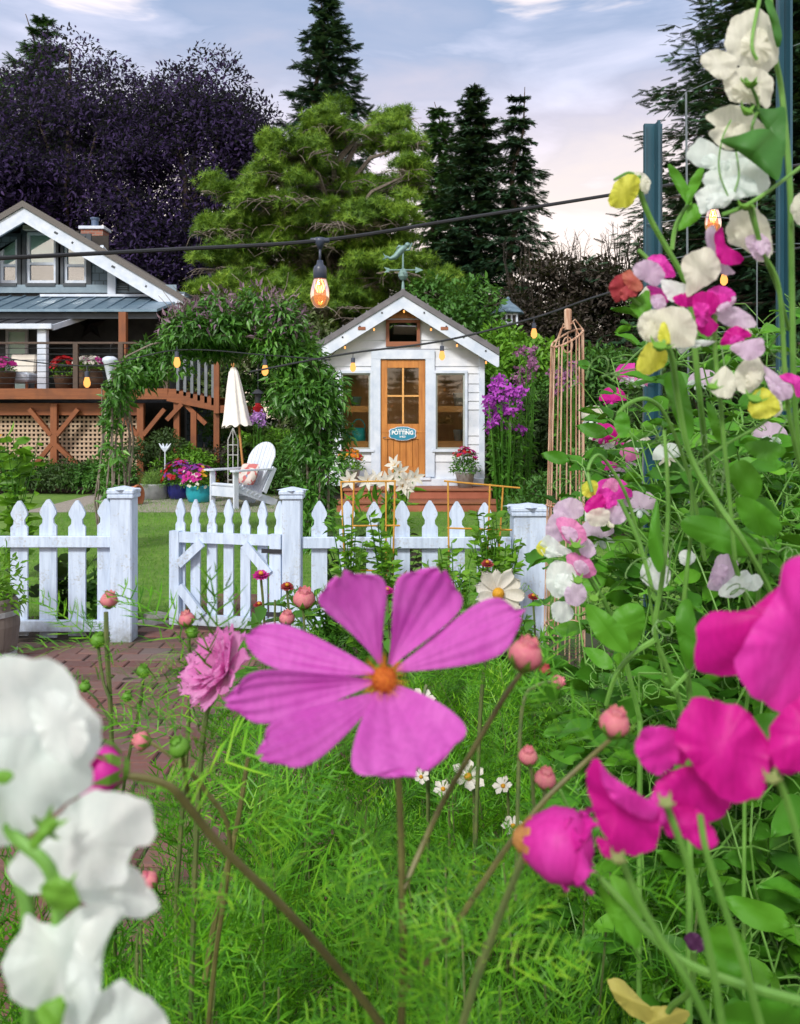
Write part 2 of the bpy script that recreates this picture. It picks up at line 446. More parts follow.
# lawn blades
def blades(name, n, xr, yr, h, mat, lean=.5, z0=0.0, ypow=1.0):
    x = rng.uniform(*xr, n); y = yr[0]+(yr[1]-yr[0])*rng.uniform(0, 1, n)**ypow
    d = np.stack([rng.normal(0, lean, n), rng.normal(0, lean, n), np.ones(n)], -1)
    s = h*rng.uniform(.5, 1.25, n)*(.9+.1*y/ yr[0])
    V, Fc = scatter(T_BLADE, np.stack([x, y, np.full(n, z0)], -1), frames(d, randdir(n)), s)
    o = tri_mesh(name, V, Fc, mat); tag(o, 'short mown grass blades of the lawn behind the picket fence', 'grass', kind='stuff'); return o
M_grass = foliage('grass_blade', [(.03, .085, .01), (.07, .17, .018), (.16, .28, .035)], .3, .5, .9, varn=.65)
blades('lawn_grass', 95000, (-5.5, 2.6), (6.4, 21.5), .055, M_grass, .6, ypow=1.5)
# ------------------------------------------------------------------ potting shed
YS = 15.2; SX = GX(403, YS); U = YS/F
t_ = NT('shed_clapboard'); v_ = t_.obj(); na = t_.noise(3, 4, v_); nb = t_.noise(40, 3, v_)
c_ = t_.ramp(na, [(.3, srgb(186, 194, 206)), (.65, srgb(212, 216, 222))])
M_clap = t_.done(t_.pbsdf(c_, .6, t_.bump(nb, .1, .004)))
M_door = planks('door_timber', (.40, .14, .025), (.62, .27, .06), (.22, .07, .015), .45)
M_pine = planks('shelf_pine', (.62, .31, .08), (.78, .44, .14), (.45, .22, .06), .55, (.06, 1, 1))
M_redwood = planks('step_redwood', (.22, .075, .035), (.33, .13, .065), (.12, .045, .025), .75, (.06, 1, 1))
M_roofm = solid('roof_metal', (.10, .10, .11), (.16, .16, .175), .5, 6, .1, .3)
M_glass = glassy('window_glass', (.98, .96, .92, 1), .055)
shed = thing('potting_shed', 'small white clapboard potting shed with orange timber door and grey gabled roof', 'shed', (SX, YS, 0))
zf = .46; hw = 1.395; ze = 2.70; dep = 2.9
slope = .62; zpk = 3.62                                    # wall gable
def gable_z(x): return min(zpk, zpk-abs(x)*slope)
# clapboard front with openings: door, two windows, gable hatch
DX0, DX1, DZ0, DZ1 = -.40, .40, .50, 2.60
WX0, WX1, WZ0, WZ1 = .585, 1.10, GZ(449, YS), GZ(373.5, YS)
HX0, HX1, HZ0, HZ1 = -.285, .285, GZ(345, YS), GZ(322, YS)
b = MB(); cz = zf; ch = .155
def spans(z0, z1):
    lim = min(hw, (zpk-(z0+z1)/2)/slope)
    segs = [(-lim, lim)]
    for (a0, a1, c0, c1) in ((DX0, DX1, DZ0, DZ1), (WX0, WX1, WZ0, WZ1), (-WX1, -WX0, WZ0, WZ1), (HX0, HX1, HZ0, HZ1)):
        if z1 > c0+.01 and z0 < c1-.01:
            new = []
            for s0, s1 in segs:
                if a1 <= s0 or a0 >= s1: new.append((s0, s1)); continue
                if a0 > s0: new.append((s0, a0))
                if a1 < s1: new.append((a1, s1))
            segs = new
    return segs
cuts = sorted({DZ1, WZ0, WZ1, HZ0, HZ1, zpk-.02} | {zf+ch*k for k in range(21)})
cuts = [c for c in cuts if zf <= c < zpk]
for z0, z1 in zip(cuts[:-1], cuts[1:]):
    if z1-z0 < .004: continue
    for s0, s1 in spans(z0, z1):
        f0 = ((z0-zf) % ch)/ch; f1 = f0+(z1-z0)/ch
        p0, p1 = -.03+.018*f0, -.03+.018*min(f1, 1)
        s0w, s1w = s0, s1
        b.add([(SX+s0, YS+p0, z0), (SX+s1, YS+p0, z0), (SX+s1, YS+p1, z1), (SX+s0, YS+p1, z1),
               (SX+s0, YS+.06, z0), (SX+s1, YS+.06, z0), (SX+s1, YS+.06, z1), (SX+s0, YS+.06, z1)],
              [(0, 1, 2, 3), (4, 7, 6, 5), (0, 4, 5, 1), (3, 2, 6, 7), (0, 3, 7, 4), (1, 5, 6, 2)])
for sg in (-1, 1):                                         # side and rear walls
    for k in range(15):
        b.box((SX+sg*(hw-.03+.004*(k % 2)), YS+.062+dep/2, zf+ch*(k+.5)), (.05, dep, ch-.004))
b.prism([(SX-hw, zf), (SX+hw, zf), (SX+hw, zpk-hw*slope), (SX, zpk), (SX-hw, zpk-hw*slope)], YS+dep+.07, YS+dep+.12)
b.build('wall', M_clap, shed)
b = MB(); b.box((SX, YS+dep/2, zf-.06), (2*hw-.08, dep-.1, .10)); b.build('floor', M_pine, shed)
b = MB(); b.box((SX, YS+.12, .21), (2*hw-.1, .05, .40)); b.box((SX, YS+dep-.1, .21), (2*hw-.1, .05, .40)); b.build('skirt', M_dark, shed)
# roof
rz = 3.80; rx = 1.68; zr = rz-rx*slope
for sg in (-1, 1):
    b = MB(); Y0, Y1 = YS-.36, YS+dep+.3
    p = [(SX, rz), (SX+sg*rx, zr), (SX+sg*rx, zr-.11), (SX, rz-.11)]
    b.prism(p if sg < 0 else p[::-1], Y0, Y1)
    for k in range(9):                                     # standing seams
        x = sg*(.02+rx*k/8*.98); b.bar((SX+x, Y0+.01, rz-abs(x)*slope+.012), (SX+x, Y1-.01, rz-abs(x)*slope+.012), .025, .03)
    b.build('roof', M_roofm, shed)
    b = MB(); q = [(SX, rz-.113), (SX+sg*(rx-.0), zr-.113), (SX+sg*rx, zr-.30), (SX+sg*(rx-.03), zr-.32), (SX, rz-.335)]
    b.prism(q if sg < 0 else q[::-1], YS-.335, YS-.295); bo = b.build('bargeboard', M_white, shed)
    c = MB()
    for k in (.22, .45, .63, .86):
        c.lathe([(.0, 0), (.016, 0), (.016, .012), (0, .014)], (SX+sg*rx*k, YS-.335, rz-rx*k*slope-.18), 8, (0, -1, 0))
    c.build('bolt', M_black, bo)
    c = MB(); xx = .43*rx if sg > 0 else .43*rx; c.box((SX+sg*xx, YS-.34, rz-xx*slope-.235), (.13, .012, .055)); c.build('lookout_end', M_redwood, bo)
    b = MB(); s_ = [(SX, rz-.115), (SX+sg*(rx-.01), zr-.115), (SX+sg*(rx-.01), zr-.135), (SX, rz-.135)]
    b.prism(s_ if sg < 0 else s_[::-1], YS-.29, YS-.035); b.build('soffit', M_pine, shed)
    b = MB(); b.box((SX+sg*(hw+.012), YS-.028, (zf+2.62)/2), (.10, .07, 2.62-zf), None, .006); b.build('corner_trim', M_white, shed)
# gable panel and open hatch
b = MB(); b.prism([(SX-.32, 3.33), (SX+.32, 3.33), (SX, 3.33+.32*slope)], YS-.05, YS-.036); b.build('gable_panel', M_door, shed)
b = MB()
for (x0, x1, z0, z1) in ((HX0-.02, HX1+.02, HZ0-.03, HZ0+.055), (HX0-.02, HX1+.02, HZ1-.02, HZ1+.03), (HX0-.02, HX0+.04, HZ0+.057, HZ1-.022), (HX1-.04, HX1+.02, HZ0+.057, HZ1-.022)):
    b.box((SX+(x0+x1)/2, YS-.02, (z0+z1)/2), (x1-x0, .11, z1-z0))
hf = b.build('gable_window', M_redwood, shed)
b = MB(); b.box((SX+.03, YS-.02, (HZ0+HZ1)/2+.06), (.40, .02, .26), Matrix.Rotation(math.radians(62), 3, 'X') @ Matrix.Rotation(.05, 3, 'Y')); b.build('hopper_sash', M_roofm, hf)
# trims around door and windows
b = MB()
def surround(b, x0, x1, z0, z1, w, y=-.045, bottom=True, d=.03):
    b.box((SX+x0-w/2, YS+y, (z0+z1)/2), (w, d, z1-z0), None, .003); b.box((SX+x1+w/2, YS+y, (z0+z1)/2), (w, d, z1-z0), None, .003)
    b.box((SX+(x0+x1)/2, YS+y-.002, z1+w/2+.001), (x1-x0+2*w, d, w), None, .003)
    if bottom: b.box((SX+(x0+x1)/2, YS+y-.008, z0-w/2-.001), (x1-x0+2*w+.04, d+.016, w), None, .003)
surround(b, DX0, DX1, DZ0, DZ1, .165, bottom=False); b.build('door_casing', M_white, shed)
b = MB(); b.box((SX, YS-.08, zf-.05), (2*hw+.08, .12, .13), None, .006); b.box((SX, YS-.10, DZ0-.03), (.98, .14, .045), None, .004); b.build('sill_board', M_white, shed)
# door: lower boarded leaf, upper glazed leaf
dz = 1.30
for nm, z0, z1 in (('door', DZ0+.005, DZ1-.01),):
    b = MB(); sw = .115; y = YS+.0; d = .045
    b.box((SX+DX0+sw/2+.004, y, (z0+z1)/2), (sw, d, z1-z0), None, .004); b.box((SX+DX1-sw/2-.004, y, (z0+z1)/2), (sw, d, z1-z0), None, .004)
    for zc, hh in ((z0+.09, .17), (dz-.07, .115), (dz+.075, .14), (z1-.075, .14)):
        b.box((SX, y+.002, zc), (DX1-DX0-2*sw-.012, d-.004, hh), None, .003)
    b.box((SX, y-.024, dz+.002), (DX1-DX0-.02, .012, .02))
    pw = (DX1-DX0-2*sw-.01)/5
    for k in range(5): b.box((SX+DX0+sw+.005+pw*(k+.5), y+.010, (z0+.175+dz-.13)/2), (pw-.006, .022, dz-.13-z0-.175), None, .003)
    door = b.build('door', M_door, shed)
    b = MB(); gz0, gz1 = dz+.145, z1-.145; gx = DX1-sw
    b.box((SX, y, (gz0+gz1)/2), (.032, .03, gz1-gz0)); b.box((SX-gx/2-.008, y+.001, (gz0+gz1)/2-.0), (gx-.018, .028, .03)); b.box((SX+gx/2+.008, y+.001, (gz0+gz1)/2), (gx-.018, .028, .03))
    b.build('glazing_bar', M_pine, door)
    b = MB(); b.box((SX, y+.012, (gz0+gz1)/2), (2*gx-.004, .006, gz1-gz0-.004)); b.build('door_pane', M_glass, door)
    b = MB(); b.tube([(SX+DX0+.05, y-.03, dz-.10), (SX+DX0+.05, y-.06, dz-.10), (SX+DX0+.10, y-.06, dz-.10)], .008, 8); b.build('latch', M_roofm, door)
for sg in (-1, 1):
    x0, x1 = sorted((sg*WX0, sg*WX1)); b = MB(); surround(b, x0, x1, WZ0, WZ1, .05, -.05); wf = b.build('window', M_white, shed)
    b = MB(); fw = .028
    for (a0, a1, c0, c1) in ((x0, x0+fw, WZ0, WZ1), (x1-fw, x1, WZ0, WZ1), (x0+fw, x1-fw, WZ0, WZ0+fw), (x0+fw, x1-fw, WZ1-fw, WZ1)):
        b.box((SX+(a0+a1)/2, YS-.0, (c0+c1)/2), (a1-a0-.002, .05, c1-c0-.002))
    b.build('sash', solid('sage_paint', (.30, .33, .30), (.36, .40, .36), .5), wf)
    b = MB(); b.box((SX+(x0+x1)/2, YS+.01, (WZ0+WZ1)/2), (x1-x0-.05, .006, WZ1-WZ0-.05)); b.build('window_pane', M_glass, wf)
    b = MB()
    zs = GZ(409, YS); zb = GZ(445, YS)
    b.box((SX+(x0+x1)/2, YS+.16, zs), (x1-x0+.05, .24, .11)); b.box((SX+(x0+x1)/2, YS+.17, zb), (x1-x0+.05, .24, .14)); b.build('shelf', M_pine, shed)
b = MB(); b.box((SX, YS+.95, 1.6), (2.5, .02, 2.0)); b.build('reflection_panel', planks('reflection_amber', (.62, .34, .13), (.75, .46, .2), (.4, .2, .08), .8), shed)  # added panel; the panes' amber reflections are put into its colour
# weathervane on the ridge
M_verd = solid('verdigris', (.11, .20, .20), (.22, .34, .33), .6, 20, .2, .4)
wx, wy = GX(403, YS-.1), YS-.1; b = MB()
b.tube([(wx, wy, 3.74), (wx, wy, GZ(250, YS))], .018, 8)
b.lathe([(.0, -.10), (.05, -.085), (.085, -.03), (.085, .03), (.05, .085), (0, .1)], (wx, wy, GZ(276, YS)), 16)
b.lathe([(.05, 0), (.03, .1), (.02, .2)], (wx, wy, 3.76), 12)
za = GZ(271, YS)
b.tube([(wx-.27, wy, za), (wx+.24, wy, za)], .014, 8)
b.prism([(wx+.36, za), (wx+.22, za+.055), (wx+.22, za-.055)], wy-.008, wy+.008)
b.prism([(wx-.34, za+.05), (wx-.24, za+.03), (wx-.24, za-.03), (wx-.34, za-.05), (wx-.29, za)], wy-.008, wy+.008)
b.tube([(wx, wy-.2, za-.05), (wx, wy+.2, za-.05)], .012, 6)
for (lx, sgn) in (('N', -1), ('S', 1)): b.box((wx, wy+sgn*.22, za-.05), (.07, .02, .07))
vane = b.build('weathervane', M_verd, shed)
b = MB(); q = lambda px, py: P(px, py, wy)                 # swimming figure with a fish tail
b.tube([q(386, 256), q(390, 258.5), q(395, 257), q(399, 252.5), q(403, 248.5), q(407, 246)], [.012, .03, .05, .06, .062, .03], 8)
b.lathe([(0, -.05), (.04, -.03), (.05, .0), (.04, .035), (0, .05)], q(407.5, 245), 10)
b.tube([q(404, 250), q(409, 250), q(412, 243)], [.025, .02, .014], 6)
b.tube([q(404, 248), q(399, 246), q(396, 249)], [.02, .022, .01], 6)
b.prism([(q(388, 258).x, q(388, 258).z), (q(383, 253).x, q(383, 253).z), (q(385, 257).x, q(385, 257).z), (q(382, 260).x, q(382, 260).z)], wy-.01, wy+.01)
b.build('swimming_figure', M_verd, vane, smooth=True)
# steps
st = thing('porch_steps', 'two broad red-brown timber steps leading up to the shed door', 'steps', (SX, 14.7, 0))
b = MB(); b.box((SX+.25, 14.76, .325), (2.55, .62, .04), None, .006); b.build('tread', M_redwood, st)
b = MB(); b.box((SX+.25, 14.24, .150), (2.75, .52, .04), None, .006); b.build('tread', M_redwood, st)
b = MB(); b.box((SX+.25, 14.50, .24), (2.5, .04, .13)); b.build('riser', solid('riser_red', (.25, .075, .04), (.36, .12, .07), .8, 4, .1), st)
b = MB(); b.box((SX+.25, 14.03, .066), (2.7, .04, .125)); b.build('riser', MATS['riser_red'], st)
# door sign
sg_ = thing('door_sign', 'blue bracket-edged sign with white lettering on the shed door', 'sign', P(402, 433.5, YS-.03))
cx, cz_ = GX(402.5, YS-.03), GZ(433.5, YS-.03); yk = YS-.045
def plaque(k):
    pts = []
    for x, z in ((.0, .125), (.10, .118), (.15, .095), (.215, .08), (.245, .05), (.235, .0)): pts.append((x, z))
    half = pts+[(x, -z) for x, z in pts[::-1][1:]]
    full = half+[(-x, z) for x, z in half[::-1][1:-1]]
    return [(cx+x*k, cz_+z*k) for x, z in full]
b = MB(); b.prism(plaque(1.0), yk, yk+.012); b.build('border', M_white, sg_)
b = MB(); b.prism(plaque(.92), yk-.004, yk+.004); b.build('panel', solid('sign_blue', (.015, .19, .30), (.02, .23, .36), .4), sg_)
def text_mesh(s, size, x, z, y, parent, mat, name, bold=0.0, sxx=1.0):
    cu = bpy.data.curves.new('text', 'FONT'); cu.body = s; cu.size = size; cu.align_x = 'CENTER'; cu.align_y = 'CENTER'; cu.extrude = .002; cu.offset = bold
    ob = bpy.data.objects.new('text', cu); COL.objects.link(ob)
    dg = bpy.context.evaluated_depsgraph_get(); me = bpy.data.meshes.new_from_object(ob.evaluated_get(dg))
    bpy.data.objects.remove(ob); bpy.data.curves.remove(cu)
    me.transform(Matrix.Translation((x, y, z)) @ Matrix.Rotation(PI/2, 4, 'X') @ Matrix.Diagonal((sxx, 1, 1, 1)))
    me.name = name; me.materials.clear()
    return link(name, me, mat, parent)
M_letter = solid('letter_white', (.8, .82, .82), None, .5)
text_mesh('POTTING', .098, cx, cz_+.012, yk-.006, sg_, M_letter, 'lettering', .0035, .92)
text_mesh('SHED', .045, cx, cz_-.058, yk-.006, sg_, M_letter, 'lettering', .001)
b = MB()
for k in range(6): b.box((cx-.11+.044*k, yk-.006, cz_+.078-(.004*abs(k-2.5))), (.03, .004, .014))
b.build('small_marks', M_letter, sg_)
# things inside the windows
def can(name, label, px, py, Y, r, h, mat, cat='watering can'):
    p = P(px, py, Y); th = thing(name, label, cat, p); b = MB()
    b.lathe([(r*.9, 0), (r, .01), (r*.92, h), (r*.85, h), (r*.85, h-.01), (0, h-.012)], p, 20); b.build('body', mat, th, True)
    b = MB(); b.tube([p+Vector((-r, 0, h*.2)), p+Vector((-r*1.9, 0, h*.75)), p+Vector((-r*2.2, 0, h*1.1))], [.03, .018, .02], 8); b.build('spout', mat, th, True)
    b = MB(); b.tube([p+Vector((r*.9*math.cos(a), 0, h+r*1.2*math.sin(a))) for a in np.linspace(0, PI, 9)], .010, 6); b.build('handle', mat, th, True)
can('watering_can', 'turquoise watering can on the sill shelf behind the left shed window', 358.5, 441, YS+.16, .13, .24, solid('turquoise_paint', (.02, .38, .42), (.03, .44, .48), .35))
def bucket(name, label, px, py, Y, r, h, mat, cat):
    p = P(px, py, Y); th = thing(name, label, cat, p); b = MB()
    b.lathe([(r*.75, 0), (r, h), (r*1.05, h+.005), (r*.95, h), (r*.7, .01), (0, .01)], p, 20); b.build('body', mat, th, True)
    b = MB(); b.tube([p+Vector((r*math.cos(a), 0, h-.01-r*.8*math.sin(a))) for a in np.linspace(0, PI, 9)], .006, 6); b.build('handle', mat, th, True)
M_galv = solid('galvanised', (.30, .34, .36), (.48, .52, .55), .45, 10, .1, .35)
bucket('metal_pail', 'small galvanised pail on the lower shelf behind the right shed window', 458, 441, YS+.15, .085, .2, M_galv, 'pail')
bucket('storage_crock', 'grey crock on the upper shelf behind the right shed window', 458.5, 406.5, YS+.15, .10, .24, M_galv, 'crock')
bucket('storage_jar', 'blue-green jar on the upper shelf behind the left shed window', 356, 406.5, YS+.15, .10, .17, solid('jar_glaze', (.10, .22, .20), (.2, .32, .3), .3), 'jar')
p = P(444, 441, YS+.17)
n = 500; d = randdir(n); d[:, 2] = np.abs(d[:, 2])*.8-.1
V, Fc = scatter(T_BLADE, np.array(p)[None]+np.array([0, 0, .32])+d*.05*rng.uniform(0, 1, (n, 1)), frames(d, randdir(n)), .19)
tag(tri_mesh('straw_wreath', V, Fc, foliage('straw', [(.2, .11, .04), (.42, .26, .1)], .1), origin=p), 'tangled bunch of dry straw on the lower shelf behind the right shed window', 'straw bunch')
# ------------------------------------------------------------------ craftsman house with raised deck
YG = 20.4; YW = 21.0
t_ = NT('blue_shingle'); v_ = t_.obj(); s_ = t_.n('ShaderNodeSeparateXYZ'); t_.l(v_, s_.inputs[0]); cmb = t_.n('ShaderNodeCombineXYZ')
t_.l(t_.math('ADD', s_.outputs[0], s_.outputs[1]), cmb.inputs[0]); t_.l(s_.outputs[2], cmb.inputs[1])
br = t_.n('ShaderNodeTexBrick'); t_.l(cmb.outputs[0], br.inputs[0])
for k, v in (('Color1', (.085, .125, .165, 1)), ('Color2', (.125, .175, .22, 1)), ('Mortar', (.028, .045, .055, 1)), ('Scale', 1.0), ('Mortar Size', .012), ('Bias', 0.0), ('Brick Width', .21), ('Row Height', .19)): br.inputs[k].default_value = v
br.offset_frequency = 2; na = t_.noise(6, 4, v_)
c_ = t_.mix(t_.math('MULTIPLY', na, .4), br.outputs[0], (.15, .20, .22, 1))
M_shingle = t_.done(t_.pbsdf(c_, .8, t_.bump(br.outputs[1], -.5, .02)))
M_slate = solid('slate_paint', (.028, .038, .05), (.045, .06, .075), .6, 5)
M_roofs = solid('asphalt_roofing', (.09, .085, .08), (.16, .15, .145), .9, 40, .3)
M_awn = solid('blue_metal_roof', (.10, .17, .24), (.20, .30, .38), .4, 3, .05, .4, stretch=(1, 4, 4))
M_seam = solid('dark_seam_roof', (.05, .055, .065), (.085, .09, .105), .45, 4, .05, .3)
M_cedar = planks('deck_cedar', (.18, .050, .013), (.27, .085, .022), (.085, .028, .010), .6, (.06, 1, 1))
M_cedv = planks('post_cedar', (.18, .050, .013), (.27, .085, .022), (.085, .028, .010), .6, (1, 1, .06))
M_tan = solid('lattice_tan', (.36, .26, .18), (.50, .38, .27), .8, 6)
M_teal = solid('teal_blind', (.48, .76, .73), (.6, .84, .80), .7, 3)
M_wing = glassy('house_glass', (.92, .97, .97, 1), .20)
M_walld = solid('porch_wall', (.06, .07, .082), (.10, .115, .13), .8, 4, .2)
house = thing('gabled_house', 'blue-grey shingled house with white-edged gable, raised cedar deck and lattice skirt', 'house', (GX(27, YW), YW, 0))
hx = GX(27, YG); pk = GZ(203, YG); ex = GX(189, YG)-hx; ez = GZ(299, YG); sl = (pk-ez)/ex
# upper wall with three window holes
b = MB(); zb = GZ(292, YW); pkw = pk-.42
WN = [(-1, 18.5, 237, 283), (25.5, 57, 232, 283), (63, 87.5, 237, 283), (-33, -6.5, 237, 283)]
WN = [(GX(a, YW), GX(c, YW), GZ(e, YW), GZ(d, YW)) for a, c, d, e in WN[:3]]
edges = sorted({zb, WN[0][2], WN[0][3], WN[1][3], pkw-.02}); nz_ = []
for z0, z1 in zip(edges[:-1], edges[1:]):
    k = max(1, int((z1-z0)/.3))
    nz_ += [(z0+(z1-z0)*i/k, z0+(z1-z0)*(i+1)/k) for i in range(k)]
for z0, z1 in nz_:
    l0, l1 = (pkw-z0)/sl, (pkw-z1)/sl
    segs = [[hx-l0, hx+l0, hx-l1, hx+l1]]
    cut = [(a, c) for a, c, d, e in WN if z0 >= d-.01 and z1 <= e+.01]
    xs = [(hx-l0, hx-l1)]+[v for a, c in sorted(cut) for v in ((a, a), (c, c))]+[(hx+l0, hx+l1)]
    for i in range(0, len(xs), 2):
        (a0, a1), (c0, c1) = xs[i], xs[i+1]
        b.add([(a0, YW, z0), (c0, YW, z0), (c1, YW, z1), (a1, YW, z1), (a0, YW+.15, z0), (c0, YW+.15, z0), (c1, YW+.15, z1), (a1, YW+.15, z1)],
              [(0, 1, 2, 3), (4, 7, 6, 5), (0, 4, 5, 1), (3, 2, 6, 7), (0, 3, 7, 4), (1, 5, 6, 2)])
xl, xr = hx-(ex-.3), hx+(ex-.3)
b.box((xl+.1, YW+4.2, 3.2), (.2, 8, 5.4)); b.box((xr-.1, YW+4.2, 3.6), (.2, 8, 2.2))
b.box((hx, YW+8.1, 3.0), (2*ex-.8, .15, 5.0))
b.build('upper_wall', M_shingle, house)
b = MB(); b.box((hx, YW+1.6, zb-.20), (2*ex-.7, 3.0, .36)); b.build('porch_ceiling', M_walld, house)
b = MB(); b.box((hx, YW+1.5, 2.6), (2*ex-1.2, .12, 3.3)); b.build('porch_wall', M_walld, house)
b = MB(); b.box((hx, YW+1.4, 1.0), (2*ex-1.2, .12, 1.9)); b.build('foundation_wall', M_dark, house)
# roof, bargeboards
for sg in (-1, 1):
    b = MB(); p = [(hx, pk), (hx+sg*(ex+.1), ez-.06), (hx+sg*(ex+.1), ez-.20), (hx, pk-.15)]
    b.prism(p if sg < 0 else p[::-1], YG-.25, YW+9); b.build('roof', M_roofs, house)
    b = MB(); p = [(hx, pk-.155), (hx+sg*(ex+.08), ez-.19), (hx+sg*(ex+.08), ez-.50), (hx+sg*(ex-.12), ez-.42), (hx, pk-.50)]
    b.prism(p if sg < 0 else p[::-1], YG-.2, YG-.13); bo = b.build('bargeboard', M_white, house)
    c = MB()
    for k in (.2, .3, .55, .75): c.box((hx+sg*ex*k, YG-.205, pk-ex*k*sl-.3), (.09 if k in (.2, .55) else .04, .01, .05), Matrix.Rotation(sg*.5, 3, 'Y'))
    c.build('worn_patch', M_slate, bo)
    b = MB(); p = [(hx, pk-.16), (hx+sg*ex, ez-.19), (hx+sg*ex, ez-.23), (hx, pk-.20)]
    b.prism(p if sg < 0 else p[::-1], YG-.12, YW-.01); b.build('soffit', M_slate, house)
# trim
b = MB(); b.box((hx, YW-.02, GZ(289, YW)), (2*ex-.9, .05, .20)); b.build('belt_board', solid('belt_paint', (.16, .23, .29), (.21, .29, .35), .6), house)
b = MB(); x = GX(111, YW-.2)
b.bar((x, YW-.12, GZ(297, YW)), (x, YW-.12, GZ(262, YW)), .20, .10, (0, 1, 0)); b.tube([(x, YW-.15, GZ(268, YW)), (x-.03, YW-.35, GZ(258, YW)), (x-.1, YG, GZ(252, YW))], .07, 6); b.build('bracket', M_white, house)
b = MB()
x = GX(122, YW)
for k in range(9): b.box((x, YW-.03, GZ(290-2*k, YW)), (.32, .05, .03))
b.box((x-.17, YW-.03, GZ(282, YW)), (.03, .06, .46)); b.box((x+.17, YW-.03, GZ(282, YW)), (.03, .06, .46)); b.build('gable_vent', M_slate, house)
for i, (a, c, d, e) in enumerate(WN):
    b = MB(); f = .07
    for (x0, x1, z0, z1) in ((a-.10, a+.02, d-.08, e+.08), (c-.02, c+.10, d-.08, e+.08)): b.box(((x0+x1)/2, YW-.01, (z0+z1)/2), (x1-x0, .06, z1-z0))
    b.box(((a+c)/2, YW-.012, e+.04), (c-a-.05, .06, .08)); b.box(((a+c)/2, YW-.02, d-.05), (c-a-.05, .1, .08))
    wf = b.build('window', M_slate, house)
    b = MB()
    for (x0, x1, z0, z1) in ((a+.02, a+.02+f, d, e), (c-.02-f, c-.02, d, e), (a+.09, c-.09, d, d+f), (a+.09, c-.09, e-f, e), (a+.09, c-.09, d+(e-d)*.36, d+(e-d)*.36+.06)): b.box(((x0+x1)/2, YW+.05, (z0+z1)/2), (x1-x0, .06, z1-z0))
    b.build('sash', M_white, wf)
    b = MB(); b.box(((a+c)/2, YW+.07, (d+e)/2), (c-a-.14, .006, e-d-.05)); b.build('window_pane', M_wing, wf)
    b = MB(); b.box(((a+c)/2, YW+.11, d+(e-d)*.70), (c-a-.1, .02, (e-d)*.62))
    for k in range(8): b.box(((a+c)/2, YW+.098, d+(e-d)*(.42+.075*k)), (c-a-.1, .008, .012))
    b.build('roller_blind', M_teal, wf)
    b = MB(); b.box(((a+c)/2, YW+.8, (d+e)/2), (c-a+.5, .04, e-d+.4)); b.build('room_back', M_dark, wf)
b = MB(); b.box((GX(41, YW), YW-.12, GZ(229, YW)), (.74, .16, .12), None, .01); b.build('shade_box', solid('cream_paint', (.42, .38, .30), (.5, .46, .38), .6), house)
# chimney
cy = 24.0; cx0 = GX(95, cy); zt = GZ(231, cy); b = MB(); b.box((cx0, cy, zt-1.2), (.62, .5, 2.4))
t_ = NT('chimney_brick'); v_ = t_.obj(); mp_ = t_.n('ShaderNodeMapping'); mp_.inputs['Rotation'].default_value = (PI/2, 0, 0); t_.l(v_, mp_.inputs[0])
br = t_.n('ShaderNodeTexBrick'); t_.l(mp_.outputs[0], br.inputs[0])
for k, v in (('Color1', (.22, .07, .045, 1)), ('Color2', (.30, .12, .08, 1)), ('Mortar', (.2, .18, .16, 1)), ('Scale', 1.0), ('Mortar Size', .01), ('Brick Width', .2), ('Row Height', .075)): br.inputs[k].default_value = v
ch_ = b.build('chimney', t_.done(t_.pbsdf(br.outputs[0], .9)), house)
b = MB(); b.box((cx0, cy, zt+.04), (.72, .6, .09), None, .01); b.build('chimney_cap', M_white, ch_)
b = MB(); b.lathe([(.10, 0), (.10, .22), (.13, .24), (.13, .28), (0, .30)], (cx0, cy, zt+.085), 14); b.build('flue_pot', solid('flue_blue', (.05, .09, .17), (.08, .13, .22), .4), ch_)
# awning roof over the deck and the smaller lean-to
b = MB(); z0, z1 = GZ(296, YW-.1), GZ(309, 19.3); xa, xb = hx-5.5, GX(157, 19.3)
b.add([(xa, 19.3, z1), (xb, 19.3, z1), (xb+.3, YW-.06, z0), (xa, YW-.06, z0), (xa, 19.3, z1-.06), (xb, 19.3, z1-.06), (xb+.3, YW-.06, z0-.06), (xa, YW-.06, z0-.06)],
      [(0, 1, 2, 3), (4, 7, 6, 5), (0, 4, 5, 1), (1, 5, 6, 2), (2, 6, 7, 3), (3, 7, 4, 0)])
for k in range(26): 
    x = xa+.2+k*.36
    if x < xb-.1: b.bar((x, 19.33, z1+.015), (x, YW-.08, z0+.015), .03, .03)
b.build('awning_roof', M_awn, house)
b = MB(); b.box(((GX(45, YW)+GX(187, YW))/2, YW-.25, GZ(297, YW)), (GX(187, YW)-GX(45, YW), .10, .06)); b.build('flashing', M_white, house)
b = MB(); b.box(((xa+xb)/2, 19.5, z1-.13), (xb-xa-.1, .12, .14)); b.build('awning_beam', M_slate, house)
z0, z1 = GZ(311, 20.4), GZ(325, 18.9); xa, xb = hx-5, GX(52, 18.9); b = MB()
b.add([(xa, 18.9, z1), (xb, 18.9, z1), (xb+.45, 20.4, z0), (xa, 20.4, z0), (xa, 18.9, z1-.05), (xb, 18.9, z1-.05), (xb+.45, 20.4, z0-.05), (xa, 20.4, z0-.05)],
      [(0, 1, 2, 3), (4, 7, 6, 5), (0, 4, 5, 1), (1, 5, 6, 2), (2, 6, 7, 3), (3, 7, 4, 0)])
for k in range(16):
    x = xa+.3+k*.42
    if x < xb-.1: b.bar((x, 18.92, z1+.02), (x+.25, 20.38, z0+.02), .03, .035)
b.build('lean_to_roof', M_seam, house)
